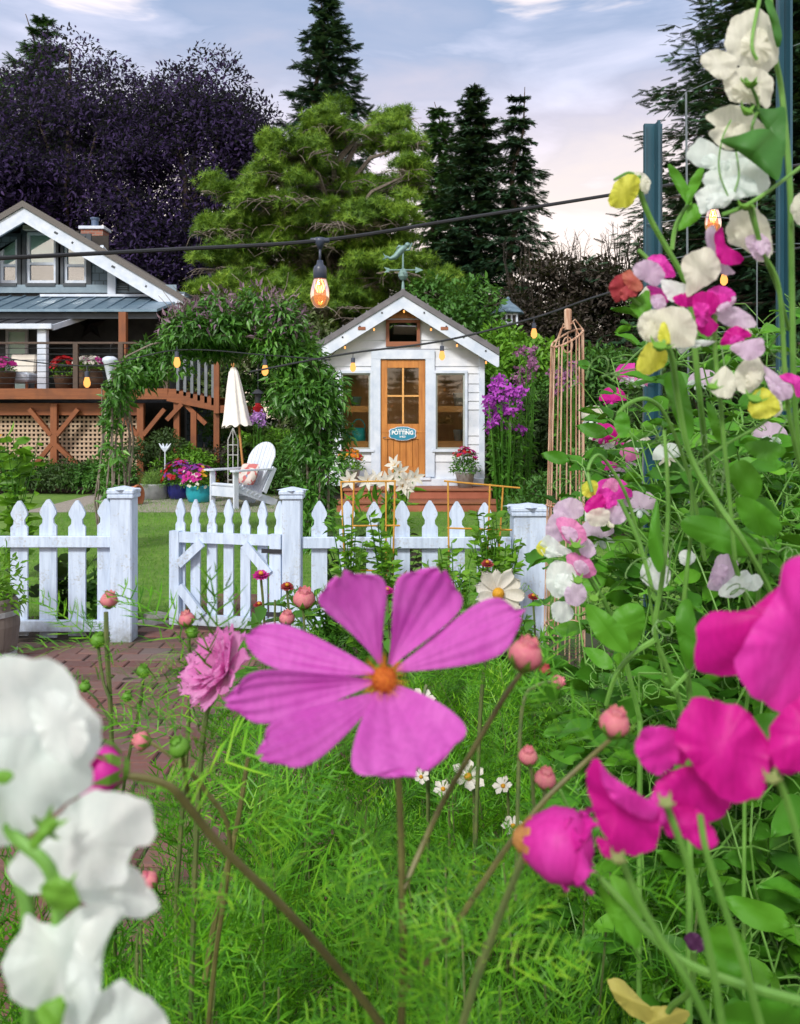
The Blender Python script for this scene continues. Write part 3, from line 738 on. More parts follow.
b = MB(); b.box(((xa+xb)/2, 18.84, z1-.04), (xb-xa+.06, .10, .12), None, .01); b.bar((xb+.02, 18.88, z1-.06), (xb+.46, 20.38, z0-.06), .04, .12); b.build('gutter', M_white, house)
b = MB(); x = GX(41.5, 18.9); b.box((x, 18.98, (2.15+z1-.05)/2), (.2, .16, z1-.05-2.15), None, .008); b.build('porch_post', M_white, house)
b = MB(); x = GX(122.5, 19); zt2 = GZ(312, 19); b.box((x, 19.05, (2.15+zt2)/2), (.16, .16, zt2-2.15)); b.build('porch_post', M_cedv, house)
b = MB(); b.box((GX(15, 20.2)-1.5, 20.55, 2.95), (4.2, .1, 1.6)); b.build('lower_bay_wall', M_slate, house)
a, c = GX(5, 20.4), GX(27, 20.4); b = MB()
for (x0, x1, q0, q1) in ((a, a+.06, 2.2, 3.7), (c-.06, c, 2.2, 3.7), (a+.06, c-.06, 3.62, 3.7), (a+.06, c-.06, 2.95, 3.0)): b.box(((x0+x1)/2, 20.46, (q0+q1)/2), (x1-x0, .07, q1-q0))
wf = b.build('window', M_white, house)
b = MB(); b.box(((a+c)/2, 20.49, 2.95), (c-a-.1, .01, 1.4)); b.build('roller_blind', M_teal, wf)
# barn star on the porch wall
sx_, sz_ = GX(91, YW+1.4), GZ(325, YW+1.4); st = thing('barn_star', 'large dark metal star hung on the porch wall of the house', 'star', (sx_, YW+1.4, sz_)); b = MB()
pts = [(sx_+r*math.sin(a), sz_+r*math.cos(a)) for k in range(10) for r, a in (((.42 if k % 2 == 0 else .17), k*PI/5),)]
b.add([(x, YW+1.40, z) for x, z in pts]+[(sx_, YW+1.26, sz_)], [(i, (i+1) % 10, 10) for i in range(10)]+[tuple(range(10))[::-1]]); b.build('star_plate', M_black, st)
# deck
xa, xb = -15.5, GX(168, 18); zt = 2.16
b = MB()
for k in range(25): b.box(((xa+xb)/2, 18.12+k*.142, zt-.015), (xb-xa-.02, .136, .03))
b.build('deck_board', M_cedar, house)
b = MB(); b.box(((xa+xb)/2, 18.0, zt-.10), (xb-xa, .045, .23), None, .004); b.box((xb, 19.7, zt-.10), (.045, 3.4, .23)); b.build('deck_fascia', M_cedar, house)
b = MB(); b.box(((xa+xb)/2-.3, 18.35, zt-.42), (xb-xa-.6, .12, .26)); b.build('deck_beam', M_cedar, house)
for px in (-62, 56, 142):
    b = MB(); x = GX(px, 18.3); b.box((x, 18.22, (zt-.30)/2), (.14, .12, zt-.32)); pz = b.build('deck_post', M_cedv, house)
    b = MB()
    for sg in (-1, 1): b.bar((x+sg*.06, 18.20, zt-.98), (x+sg*.52, 18.20, zt-.42), .09, .10, (0, 1, 0))
    b.each('knee_brace', M_cedar, pz)
    if px == 56:
        b = MB(); b.bar((x+.05, 18.20, zt-1.18), (x+.5, 18.20, zt-1.62), .09, .1, (0, 1, 0)); b.bar((x-.05, 18.20, zt-1.18), (x-.4, 18.20, zt-1.62), .09, .1, (0, 1, 0)); b.each('knee_brace', M_cedar, pz)
b = MB(); x0, x1 = -14, GX(140, 18.5); zl0, zl1 = .25, zt-.58
k = 0
x = x0
while x < x1: b.box((x, 18.50, (zl0+zl1)/2), (.042, .01, zl1-zl0)); x += .095
z = zl0+.03
while z < zl1: b.box(((x0+x1)/2, 18.488, z), (x1-x0, .01, .042)); z += .095
b.build('lattice_panel', M_tan, house)
# railing
rzt = GZ(343, 18.05)
b = MB(); b.box(((xa+xb)/2, 18.06, rzt), (xb-xa, .08, .045), None, .005); rl = b.build('deck_railing', solid('rail_brown', (.045, .028, .02), (.08, .05, .035), .5), house)
b = MB()
for k in range(7): b.tube([(xa, 18.06, zt+.12+k*.125), (xb, 18.06, zt+.12+k*.125)], .008, 5)
b.each('railing_cable', M_black, rl)
b = MB()
for px in (-40, 76, 121, 166): b.box((GX(px, 18.06), 18.06, (zt+rzt)/2), (.10, .09, rzt-zt))
b.each('railing_post', MATS['rail_brown'], rl)
# stairs down to the right
b = MB(); pa, pb = Vector((xb, 18.0, zt-.12)), P(218, 405, 18)
b.bar(pa, pb, .05, .26, (0, 0, 1)); b.bar(pa+Vector((0, 1.1, 0)), pb+Vector((0, 1.1, 0)), .05, .26)
for k in range(6):
    q = pa.lerp(pb, (k+.5)/6); b.box((q.x, 18.55, q.z+.13), (.2, 1.05, .03))
sw = b.build('stair_flight', M_cedar, house)
b = MB(); q = P(226, 409, 18); b.box((q.x+.1, 18.55, q.z), (.5, 1.15, .16)); b.build('stair_landing', M_cedar, sw)
b = MB()
for px, py in ((176, 402), (193, 412), (216, 414)):
    q = P(px, py, 18); b.box((q.x, 18.08, q.z/2), (.12, .1, q.z))
b.bar(P(167, 420, 18), P(182, 404, 18), .09, .09, (0, 1, 0)); b.bar(P(185, 404, 18.1), P(206, 424, 18.1), .09, .09, (0, 1, 0)); b.build('stair_post', M_cedv, sw)
b = MB()
for k in range(6):
    px = 178+7*k; z = GZ(389+(px-165)*.33, 18); b.box((GX(px, 18), 18.0, z+.42), (.06, .05, .86))
b.each('stair_baluster', solid('baluster_grey', (.10, .12, .14), (.16, .18, .2), .6), sw)
b = MB(); q = P(217, 404, 18); b.box((q.x, 17.98, q.z+.35), (.11, .1, 1.1)); b.build('newel_post', M_cedv, sw)
# ------------------------------------------------------------------ trees
def trunk_mb(pts, r0, r1, n=8):
    b = MB(); k = len(pts); b.tube(pts, [r0+(r1-r0)*i/(k-1) for i in range(k)], n); return b
T_SPRAY = t_spray(7, .42, .07)
def conifer(name, label, x, y, h, rad, mat, whorls=34, per=6, bare=.08, power=.8, droop=.45, seed=1, gap=0.0, kx=1.0, group='conifers behind the garden', spray=None):
    r = np.random.default_rng(seed); th = thing(name, label, 'tree', (x, y, 0), group)
    b = trunk_mb([(x+r.normal()*.06*i*(1 if h > 12 else .2), y, h*i/8) for i in range(9)], .018*h+.05, .02); pos = []; dirs = []; nor = []; siz = []
    for i in range(whorls):
        t = bare+(1-bare)*(i+r.uniform(-.4, .4))/whorls; t = min(max(t, bare), .985)
        if r.uniform() < gap: continue
        z = h*t; L0 = rad*(1-t)**power*(.55+.6*min(1, (t-bare)*6+.15))+.12
        a0 = r.uniform(0, 6.28)
        for k in range(per):
            a = a0+6.283*k/per+r.normal()*.3; L = L0*r.uniform(.55, 1.15)
            d = np.array([math.cos(a), math.sin(a), 0]); up = .25*(t-.3)
            pt = lambda s: np.array([x, y, z])+d*L*s+np.array([0, 0, L*(up*s-droop*s*s+.18*s**4)])
            b.tube([pt(0), pt(.5), pt(.95)], [.012*L+.01, .008*L+.006, .004], 4, cap=False)
            ns = int((10+L*5)/kx)
            for s in np.linspace(.15, 1, ns):
                p = pt(s); tang = unit(pt(min(s+.05, 1.05))-pt(s-.05))
                for sg in (-1, 0, 1):
                    if sg == 0 and s < .8: continue
                    side = np.array([-d[1], d[0], 0])*sg
                    dd = tang*(.75+.4*s)+side*.8+np.array([0, 0, -.34])+r.normal(size=3)*.28
                    pos.append(p+r.normal(size=3)*.04*L); dirs.append(dd); nor.append(np.array([0, 0, 1])+r.normal(size=3)*.35)
                    siz.append(min(.20*L*(1.2-.6*s)+.26*h/20, .52)*kx*r.uniform(.7, 1.25))
    b.build('trunk', M_bark, th)
    V, Fc = scatter(spray or T_SPRAY, pos, frames(dirs, nor), siz)
    tri_mesh('crown', V, Fc, mat, th); return th
M_fir = foliage('fir_needles', [(.006, .016, .014), (.014, .036, .026), (.03, .065, .042)], .12, .6, .25)
M_firb = foliage('fir_needles_blue', [(.007, .02, .018), (.016, .042, .034), (.035, .075, .06)], .12, .6, .25)
M_firg = foliage('fir_needles_green', [(.012, .035, .016), (.03, .075, .03), (.06, .12, .04)], .15, .6, .25)
T_SP2 = t_spray(7, .42, .07)
T_SPRAY = T_SP2
conifer('fir_tree', 'tall dark fir rising between the purple tree and the pale green yew', GX(327, 44), 44, GZ(-16, 44), 4.6, M_firb, 46, 7, .1, .75, .32, 3, spray=T_SP2)
conifer('fir_tree', 'dull green fir at the far left behind the purple tree', GX(42, 40), 40, GZ(14, 40), 4.2, M_firg, 38, 7, .1, .7, .3, 4)
conifer('fir_tree', 'small green fir cut by the left edge of the sky behind the house', GX(-2, 42), 42, GZ(72, 42), 3.4, M_firg, 30, 7, .1, .7, .3, 5)
conifer('fir_tree', 'dense dark fir between the sparse fir and the lighter thin fir', GX(474, 52), 52, GZ(84, 52), 3.7, M_fir, 58, 8, .08, .62, .32, 6)
conifer('fir_tree', 'lighter thin fir on the left of the dense dark fir', GX(438, 55), 55, GZ(102, 55), 3.0, M_firg, 46, 7, .08, .6, .35, 7)
conifer('fir_tree', 'sparse tall fir with bare trunk showing, farthest right of the distant firs', GX(517, 50), 50, GZ(87, 50), 2.9, M_fir, 30, 7, .16, .62, .40, 8, .05)
conifer('fir_tree', 'huge dark fir behind the blue posts and white sweet peas', GX(800, 30), 30, GZ(-190, 30), 7.2, M_fir, 66, 11, .05, .72, .26, 9, kx=.78, spray=T_SP2)
conifer('fir_tree', 'dark fir beyond the hedge, half hidden by the huge fir', GX(715, 36), 36, GZ(120, 36), 4.6, M_fir, 40, 9, .05, .7, .3, 10, kx=.85)

def crown_pts(lumps, n, shell=.55, flat=1.0, down=.3):
    """lumps: array (M,4) centre, radius -> points, outward normals"""
    L = np.asarray(lumps, float); wgt = L[:, 3]**2; idx = rng.choice(len(L), n, p=wgt/wgt.sum())
    d = randdir(n); d[:, 2] = np.where(d[:, 2] < -down, -d[:, 2], d[:, 2])
    r = L[idx, 3]*(shell+(1-shell)*rng.uniform(0, 1, n)**.6)
    p = L[idx, :3]+d*r[:, None]*np.array([1, 1, flat]); return p, d
def lumps_in(c, rad, m, lr, seed, fill=.9):
    r = np.random.default_rng(seed); d = unit(r.normal(size=(m, 3))); q = d*(r.uniform(.25, 1, (m, 1))**.5)*fill
    return np.concatenate([np.array(c)+q*np.array(rad), r.uniform(lr*.6, lr*1.35, (m, 1))], 1)
def leafy(p, d, tpl, size, droop=.5, spread=.9, nrm=.7):
    n = len(p); dr = d*.7+rng.normal(size=(n, 3))*spread*.6; dr[:, 2] -= droop
    no = d+np.array([0, 0, nrm])+rng.normal(size=(n, 3))*.45
    return scatter(tpl, p, frames(dr, no), size*rng.uniform(.6, 1.3, n))
def bush(name, label, cat, c, rad, lumps, lr, n, size, mat, tpl=T_LEAF, seed=1, group=None, stems=6, droop=.4, shell=.5, parent=None, stemmat=None, flat=1.0):
    c = Vector(c); th = thing(name, label, cat, (c.x, c.y, 0), group)
    L = lumps_in(c, rad, lumps, lr, seed); L[:, 2] = np.maximum(L[:, 2], L[:, 3]*.6)
    p, d = crown_pts(L, n, shell, flat); k = p[:, 2] > .02; p, d = p[k], d[k]
    V, Fc = leafy(p, d, tpl, size, droop); tri_mesh('foliage', V, Fc, mat, th)
    if stems:
        b = MB()
        for i in range(stems):
            q = L[i % len(L)]; m = Vector((c.x+(q[0]-c.x)*.35, c.y+(q[1]-c.y)*.35, q[2]*.5))
            b.tube([(c.x+.1*math.cos(i), c.y+.1*math.sin(i), 0), m, q[:3]], [.02+.012*rad[2], .015+.008*rad[2], .008], 5)
        b.build('stem', stemmat or M_bark, th)
    return th
def broad_tree(name, label, x, y, z0, z1, rx, ry, lumps, lr, n, size, mat, seed, tpl=T_POINT, group=None, limbs=14):
    th = thing(name, label, 'tree', (x, y, 0), group); cz = (z0+z1)/2
    L = lumps_in((x, y, cz), (rx, ry, (z1-z0)/2), lumps, lr, seed)
    p, d = crown_pts(L, n, .45); V, Fc = leafy(p, d, tpl, size, .35); tri_mesh('crown', V, Fc, mat, th)
    b = MB(); b.tube([(x, y, 0), (x+.1, y, z0*.7), (x, y, cz), (x, y, z1-1)], [.42, .34, .22, .04], 9)
    for i in range(limbs):
        q = L[i]; zs = z0*.7+(q[2]-z0*.7)*.3; b.tube([(x, y, max(zs, .8)), (x+(q[0]-x)*.5, y+(q[1]-y)*.5, q[2]*.85), tuple(q[:3])], [.14, .08, .03], 6)
    b.build('trunk', M_bark, th); return th
M_plum = foliage('purple_leaf', [(.006, .004, .014), (.012, .008, .028), (.023, .014, .050), (.040, .023, .078)], .15, .6, .35, spec=.12)
broad_tree('purple_maple', 'purple-leaved tree with the taller crown behind the house gable', GX(70, 33), 33, 3.2, GZ(26, 33), 4.6, 3.6, 150, 1.35, 62000, .19, M_plum, 21, T_LEAF, group='purple-leaved trees behind the house')
broad_tree('purple_maple', 'broad purple-leaved tree beyond the chimney, next to the dark fir', GX(195, 31), 31, 3.0, GZ(50, 31), 3.3, 3.2, 140, 1.25, 56000, .18, M_plum, 22, T_LEAF, group='purple-leaved trees behind the house')
broad_tree('purple_maple', 'purple-leaved tree at the left edge of the photo behind the house', GX(-20, 31), 31, 3.0, GZ(105, 31), 3.0, 3.0, 80, 1.3, 26000, .22, M_plum, 23, T_LEAF, group='purple-leaved trees behind the house')

# pale green layered yew with grey twigs
yy = 24.0
pads = [(268, 172, 34, 15), (300, 150, 38, 18), (330, 126, 34, 17), (378, 136, 30, 15), (240, 190, 36, 15), (285, 196, 44, 17), (330, 178, 46, 20), (370, 186, 46, 18), (405, 178, 24, 14), (222, 228, 30, 15), (262, 226, 44, 16),
        (310, 222, 48, 18), (360, 220, 46, 18), (392, 214, 30, 15), (235, 262, 40, 18), (285, 256, 44, 18), (340, 262, 48, 18), (388, 252, 36, 17), (270, 290, 46, 18), (330, 300, 48, 20), (390, 290, 46, 18), (432, 286, 30, 15), (220, 290, 30, 16), (406, 142, 18, 10), (412, 168, 16, 9), (398, 118, 16, 9), (300, 240, 46, 20), (350, 242, 46, 20), (390, 268, 44, 18), (300, 275, 46, 20), (360, 280, 46, 20), (255, 240, 40, 18), (330, 320, 60, 20), (270, 312, 50, 20), (395, 312, 50, 18)]
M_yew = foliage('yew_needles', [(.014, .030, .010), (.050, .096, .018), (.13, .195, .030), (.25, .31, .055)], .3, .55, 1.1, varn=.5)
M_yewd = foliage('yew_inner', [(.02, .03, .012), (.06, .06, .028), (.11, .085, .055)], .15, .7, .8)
yew = thing('yew_tree', 'pale green layered yew with grey dead twigs, directly behind the potting shed', 'tree', (GX(335, yy), yy, 0))
pos = []; nr = []; sz = []; ip = []; tw = MB(); x0 = GX(335, yy)
for (px, py, a, c) in pads:
    a *= .9; Y = yy+random.uniform(-1.9, 1.0); ctr = np.array(P(px, py, Y)); A, C = a*Y/F, c*Y/F
    for m in range(int(17*a*c/700)+4):
        sc_ = ctr+randdir(1)[0]*np.array([A, A*.85, C])*rng.uniform(.3, 1.2); R0 = rng.uniform(.22, .50); n = int(190*R0)
        d = randdir(n); d[:, 2] = np.abs(d[:, 2])*1.2-.2
        q = sc_+d*np.array([R0, R0, R0*.66])*rng.uniform(.4, 1.1, (n, 1)); q[:, 2] -= .12*np.hypot(q[:, 0]-sc_[0], q[:, 1]-sc_[1])
        pos.append(q); nr.append(d*np.array([.9, .9, .8])+np.array([0, 0, .35])); sz.append(rng.uniform(.12, .25, n))
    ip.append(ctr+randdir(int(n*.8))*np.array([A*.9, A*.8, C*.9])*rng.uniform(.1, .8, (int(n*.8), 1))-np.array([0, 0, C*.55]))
    tw.tube([(x0, yy, max(ctr[2]-1.6, .8)), tuple((ctr+np.array([x0, yy, ctr[2]-.8]))/2), tuple(ctr-np.array([0, 0, C*.5]))], [.09, .06, .02], 5)
    for k in range(26):
        s = ctr+np.array([random.uniform(-A, A), random.uniform(-A, .2*A), -C*.6]); e = s+np.array([random.uniform(-.5, .5), random.uniform(-.4, .1), random.uniform(-.35, .05)])
        tw.tube([ctr-np.array([0, 0, C*.5]), s, (s+e)/2+np.array([0, 0, .05]), e], [.014, .012, .009, .004], 4, cap=False)
pos = np.concatenate(pos); nr = np.concatenate(nr); d = nr+rng.normal(size=nr.shape)*.5
V1 = scatter(T_TUFT, pos, frames(randdir(len(pos))*.6+np.array([1e-3, 0, 0]), d), np.concatenate(sz))
tri_mesh('crown', *V1, M_yew, yew)
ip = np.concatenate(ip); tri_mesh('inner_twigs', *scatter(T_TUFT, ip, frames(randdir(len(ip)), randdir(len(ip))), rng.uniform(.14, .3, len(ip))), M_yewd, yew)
q_ = trunk_mb([(x0, yy, 0), (x0+.1, yy, 3), (x0-.1, yy, 6.5), (x0, yy, 9)], .3, .05); tw.add(q_.v, q_.f); tw.build('trunk', M_twig, yew)

# dark hedge trees right of centre, with dry upright tops
M_dkp = foliage('dark_purple_hedge', [(.010, .009, .008), (.022, .018, .014), (.045, .034, .026)], .15, .6, .5)
M_dkg = foliage('dark_green_hedge', [(.010, .02, .009), (.022, .042, .016), (.045, .075, .028)], .2, .5, .5)
M_rho = foliage('shrub_green', [(.018, .05, .014), (.04, .10, .026), (.075, .16, .04)], .25, .45, .6)
M_lime = foliage('shrub_lime', [(.035, .09, .012), (.08, .17, .022), (.15, .26, .035)], .3, .45, .6)
def wispy(x, y, z, hh, n, seed):
    pass
for i, (px, py, rp, lab, m) in enumerate(((545, 238, 46, 'dark brown-purple shrub tree beside the sparse fir', M_dkp), (602, 240, 42, 'dark shrub tree with dry upright shoots against the sky', M_dkp), (668, 232, 48, 'dark shrub tree beyond the blue post', M_dkg))):
    Y = 30+i*.8; zt = GZ(py, Y)
    th = bush('shrub_tree', lab, 'shrub', (GX(px, Y), Y, zt*.5), (rp*Y/F, 1.8, zt*.46), 60, .8, 17000, .2, m, T_LEAF, 40+i, 'dark shrub trees behind the garden')
    b = MB()
    for k in range(34 if i == 1 else 12):
        x = GX(px, Y)+random.uniform(-1.5, 1.5); q = Vector((x, Y+random.uniform(-.8, .8), zt*.9)); e = q+Vector((random.uniform(-.25, .25), 0, random.uniform(.5, 1.5 if i == 1 else .9)))
        b.tube([(GX(px, Y), Y, .3), q, (q+e)/2+Vector((random.uniform(-.08, .08), 0, 0)), e], [.02, .02, .012, .005], 4)
        for s in range(5):
            w = q.lerp(e, .3+.14*s); b.tube([w, w+Vector((random.uniform(-.25, .25), 0, random.uniform(.1, .3)))], [.008, .004], 4)
    b.build('dry_shoots', M_dkp, th)
bush('rounded_shrub', 'dense rounded dark green shrub behind the rusty obelisk', 'shrub', (GX(595, 17), 17, 1.5), (1.35, 1.3, 1.75), 40, .55, 13000, .13, M_rho, T_LEAF, 51, 'shrubs beside the shed')
bush('rounded_shrub', 'yellow-green shrub close behind the right side of the shed roof', 'shrub', (GX(512, 19), 19, 1.7), (1.0, 1.2, 1.9), 34, .55, 9500, .16, M_lime, T_LEAF, 52, 'shrubs beside the shed')
bush('rounded_shrub', 'dark narrow shrub between the shed wall and the pink phlox', 'shrub', (GX(535, 16), 16.2, .9), (.85, .8, 1.1), 26, .42, 7000, .12, M_dkg, T_POINT, 53, 'shrubs beside the shed')
bush('rounded_shrub', 'green shrub behind the left edge of the shed roof', 'shrub', (GX(455, 21.5), 21.5, 2.6), (1.5, 1.2, 2.5), 40, .6, 9000, .17, M_rho, T_LEAF, 54, 'shrubs beside the shed')
bush('rounded_shrub', 'twiggy dull green shrub behind the vine arbour, left of the shed', 'shrub', (GX(285, 20), 20, 1.9), (2.2, 1.2, 2.3), 46, .6, 12000, .15, foliage('dull_shrub', [(.02, .035, .015), (.05, .07, .03), (.10, .11, .055)], .2, .5, .6), T_LEAF, 55, 'shrubs beside the shed')
bush('rounded_shrub', 'dark leafy shrub seen through the arbour opening beyond the parasol and feeder', 'shrub', (GX(258, 20.5), 20.5, 1.3), (1.5, .8, 1.6), 34, .5, 9000, .12, M_rho, T_LEAF, 58, 'shrubs beside the shed')
bush('rounded_shrub', 'broad dark shrub filling the border at the far right beyond the sweet peas', 'shrub', (GX(720, 14), 14, 1.3), (2.2, 1.3, 1.7), 50, .6, 11000, .13, M_dkg, T_LEAF, 56, 'shrubs beside the shed')
bush('rounded_shrub', 'low green shrub in front of the dark border shrub behind the rusty obelisk', 'shrub', (GX(610, 11), 11, .5), (1.3, .7, .7), 30, .35, 7000, .09, M_rho, T_POINT, 57, 'shrubs beside the shed')
# cupola of an unseen building, carried on an added post
p = P(508, 318, 22); bh = thing('garden_cupola', 'white cupola with blue-grey dome roof peeking above the shrubs', 'cupola', (p.x, p.y, 0))
b = MB(); b.box((p.x, p.y, p.z-.05), (.45, .45, .30)); b.build('box', M_white, bh)
b = MB(); 
for k in (-1, 0, 1): b.box((p.x+k*.13, p.y-.228, p.z-.04), (.08, .01, .18))
b.build('opening', M_dark, bh)
b = MB(); b.lathe([(.40, 0), (.42, .02), (.36, .10), (.22, .22), (.10, .30), (.05, .36), (.06, .40), (.0, .46)], (p.x, p.y, p.z+.10), 8); b.build('roof', M_awn, bh)
b = MB(); b.box((p.x, p.y, (p.z-.2)/2), (.1, .1, p.z-.2)); b.build('post', M_bark, bh)
# low trees behind the camera, seen in the shed windows
for i, x in enumerate((-9, -5.5, -2.6, .4, 3.0, 6.2, 9.5)):
    conifer('young_fir', 'young fir reflected in the shed windows', x, -24-(i % 3)*2, (4.4, 5.4, 4.7, 5.6, 4.5, 5.8, 5.0)[i], 2.3, M_firg, 22, 9, .02, .8, .3, 70+i, group='young firs reflected in the shed windows')
# ------------------------------------------------------------------ vine arbour
M_vine = foliage('vine_leaf', [(.012, .035, .012), (.03, .085, .02), (.06, .15, .03), (.12, .22, .04)], .25, .38, 1.1, spec=.45, varn=.5)
M_vinep = foliage('vine_purple_shoot', [(.06, .035, .06), (.12, .075, .11), (.2, .13, .17)], .2, .5)
YA = 10.0
arb = thing('vine_arbour', 'garden arch buried under a dense green vine with purplish tips', 'arbour', (GX(220, YA), YA, 0))
path = [(322, 560, 26), (318, 500, 28), (318, 450, 34), (314, 400, 40), (302, 362, 42), (278, 336, 40), (240, 328, 38), (205, 333, 36), (170, 350, 34), (142, 374, 28), (118, 396, 20), (112, 430, 14), (112, 470, 12), (112, 520, 12)]
lum = []
for (a, c, r), (a2, c2, r2) in zip(path[:-1], path[1:]):
    k = max(2, int(math.hypot(a2-a, c2-c)/14))
    for i in range(k):
        t = i/k; x, y, rr = a+(a2-a)*t, c+(c2-c)*t, r+(r2-r)*t
        for m in range(3):
            Y = YA+random.uniform(-.45, .45); q = P(x+random.uniform(-.45, .45)*rr, y+random.uniform(-.45, .45)*rr, Y)
            lum.append((q.x, q.y, q.z, rr*.62*Y/F))
p, d = crown_pts(lum, 21000, .35, 1, .6); k = p[:, 2] > .03; p, d = p[k], d[k]
V, Fc = leafy(p, d, T_POINT, .102, .6, .8, .5); tri_mesh('foliage', V, Fc, M_vine, arb)
top = [l for l in lum if l[2] > 2.35]
p, d = crown_pts(top, 1500, .85, 1, -.15); p[:, 2] += .06
tri_mesh('young_shoots', *leafy(p, d, T_POINT, .085, -.2, 1.0), M_vinep, arb)
b = MB()
for k in range(34):
    l = random.choice(top); q = Vector(l[:3])+Vector((random.uniform(-.1, .1), random.uniform(-.3, .3), l[3]*.7)); e = q+Vector((random.uniform(-.25, .25), random.uniform(-.2, .2), random.uniform(.12, .36)))
    b.tube([q, q.lerp(e, .5)+Vector((.03, 0, .02)), e], [.006, .004, .003], 4)
for k in range(9):
    x = 98+k*4+random.uniform(-3, 3); Y = YA+random.uniform(-.3, .3)
    b.tube([(GX(x, Y), Y, 0), P(x+random.uniform(-6, 6), 500, Y), P(x+random.uniform(-6, 6), 440, Y), P(x+random.uniform(-8, 12), 385, Y)], [.014, .012, .012, .008], 5)
for k in range(5):
    x = 308+k*5; b.tube([(GX(x, YA), YA, 0), P(x, 480, YA), P(x-4, 400, YA)], [.02, .02, .014], 5)
b.each('vine_stem', M_twig, arb)
b = MB(); xl_, xr_ = GX(121, YA), GX(322, YA); xm_, rm_ = (xl_+xr_)/2, (xr_-xl_)/2
for dy in (-.3, .3): b.tube([(xr_, YA+dy, 0), (xr_, YA+dy, 2.0)]+[(xm_+rm_*math.cos(a), YA+dy, 2.0+.5*math.sin(a)) for a in np.linspace(.2, PI-.2, 9)]+[(xl_, YA+dy, 2.0), (xl_, YA+dy, 0)], .010, 6)
b.each('arch_frame', M_twig, arb)

# ------------------------------------------------------------------ adirondack chair
ch = thing('adirondack_chair', 'white wooden adirondack chair on the gravel beside the flower pots', 'chair', (GX(243, 14.9), 14.9, 0))
cR = Matrix.Rotation(math.radians(-128), 3, 'Z')           # local +x is forward
co = Vector((GX(242, 14.9), 14.9, 0))
def cl(x, y, z): return co+cR @ Vector((x*1.12, y*1.12, z*1.12))
for sg in (-1, 1):
    b = MB(); b.bar(cl(.36, sg*.27, 0), cl(.36, sg*.27, .56), .10, .03, tuple(cR @ Vector((0, 1, 0)))); b.build('front_leg', M_white, ch)
    b = MB(); b.bar(cl(.37, sg*.245, .33), cl(-.50, sg*.245, .03), .025, .13); b.build('rear_leg', M_white, ch)
    b = MB(); b.bar(cl(-.20, sg*.29, .22), cl(-.42, sg*.29, .60), .025, .09, tuple(cR @ Vector((1, 0, 0)))); b.build('back_support', M_white, ch)
    b = MB(); pts = [(.46, .36), (.46, .25), (.40, .20), (-.40, .24), (-.42, .30), (.38, .38)]
    pts = [(x, sg*y, .57) for x, y in pts]; vs = [cl(*q) for q in pts]+[cl(x, y, .595) for x, y, z in pts]; n = len(pts)
    fs = [tuple(range(n)), tuple(range(n, 2*n))[::-1]]+[(i, i+n, (i+1) % n+n, (i+1) % n) for i in range(n)]
    b.add(vs, fs); b.build('armrest', M_white, ch)
b = MB()
for k in range(7):
    x = .37-.085*k; z = .365-.034*k*1.0; b.bar(cl(x, -.27, z), cl(x, .27, z), .075, .02, tuple(cR @ Vector((.35, 0, 1))))
b.build('seat', M_white, ch)
b = MB(); b.bar(cl(.385, -.285, .26), cl(.385, .285, .26), .02, .17); b.build('front_apron', M_white, ch)
b = MB(); f = lambda z: -.15-(z-.15)*.42
for k in range(7):
    ya, yb = (k-3.5)*.086+.004, (k-2.5)*.086-.004; ring = lambda y: .70+.30*math.sqrt(max(0, 1-(y/.305)**2))**1.0
    vs = []
    for dx in (0, .022):
        for y, z in ((ya*.8, .16), (yb*.8, .16), (yb, ring(yb)), ((ya+yb)/2, ring((ya+yb)/2)), (ya, ring(ya))): vs.append(cl(f(z)-dx, y, z))
    b.add(vs, [(0, 1, 2, 3, 4), (9, 8, 7, 6, 5)]+[(i, i+5, (i+1) % 5+5, (i+1) % 5) for i in range(5)])
b.build('backrest', M_white, ch)
b = MB(); b.bar(cl(-.345, -.28, .53), cl(-.345, .28, .53), .03, .07); b.build('back_rail', M_white, ch)
# patterned cushion
t_ = NT('cushion_print'); v_ = t_.obj(); vo = t_.n('ShaderNodeTexVoronoi'); vo.inputs['Scale'].default_value = 16; t_.l(v_, vo.inputs['Vector'])
c_ = t_.ramp(vo.outputs['Color'], [(.2, (.5, .45, .42)), (.4, (.42, .12, .12)), (.6, (.55, .5, .48)), (.8, (.16, .2, .3))], 'CONSTANT')
cu = MB(); cc = cl(-.13, 0, .50); cR2 = cR @ Matrix.Rotation(math.radians(-22), 3, 'Y'); vs = []; N = 12
for sd_ in (1, -1):
    for i in range(N+1):
        for j in range(N+1):
            u, v = i/N*2-1, j/N*2-1; th_ = .075*((1-u**4)*(1-v**4))**.5; vs.append(cc+cR2 @ Vector((sd_*th_, u*.22*(1-.06*v*v), v*.20*(1-.06*u*u))))
fs = []
for s_ in (0, 1):
    o_ = s_*(N+1)**2
    for i in range(N):
        for j in range(N):
            f = (o_+i*(N+1)+j, o_+(i+1)*(N+1)+j, o_+(i+1)*(N+1)+j+1, o_+i*(N+1)+j+1); fs.append(f if s_ == 0 else f[::-1])
cu.add(vs, fs); tag(cu.build('throw_cushion', t_.done(t_.pbsdf(c_, .9)), None, True, cc), 'small red and cream patterned cushion leaning in the white chair', 'cushion')

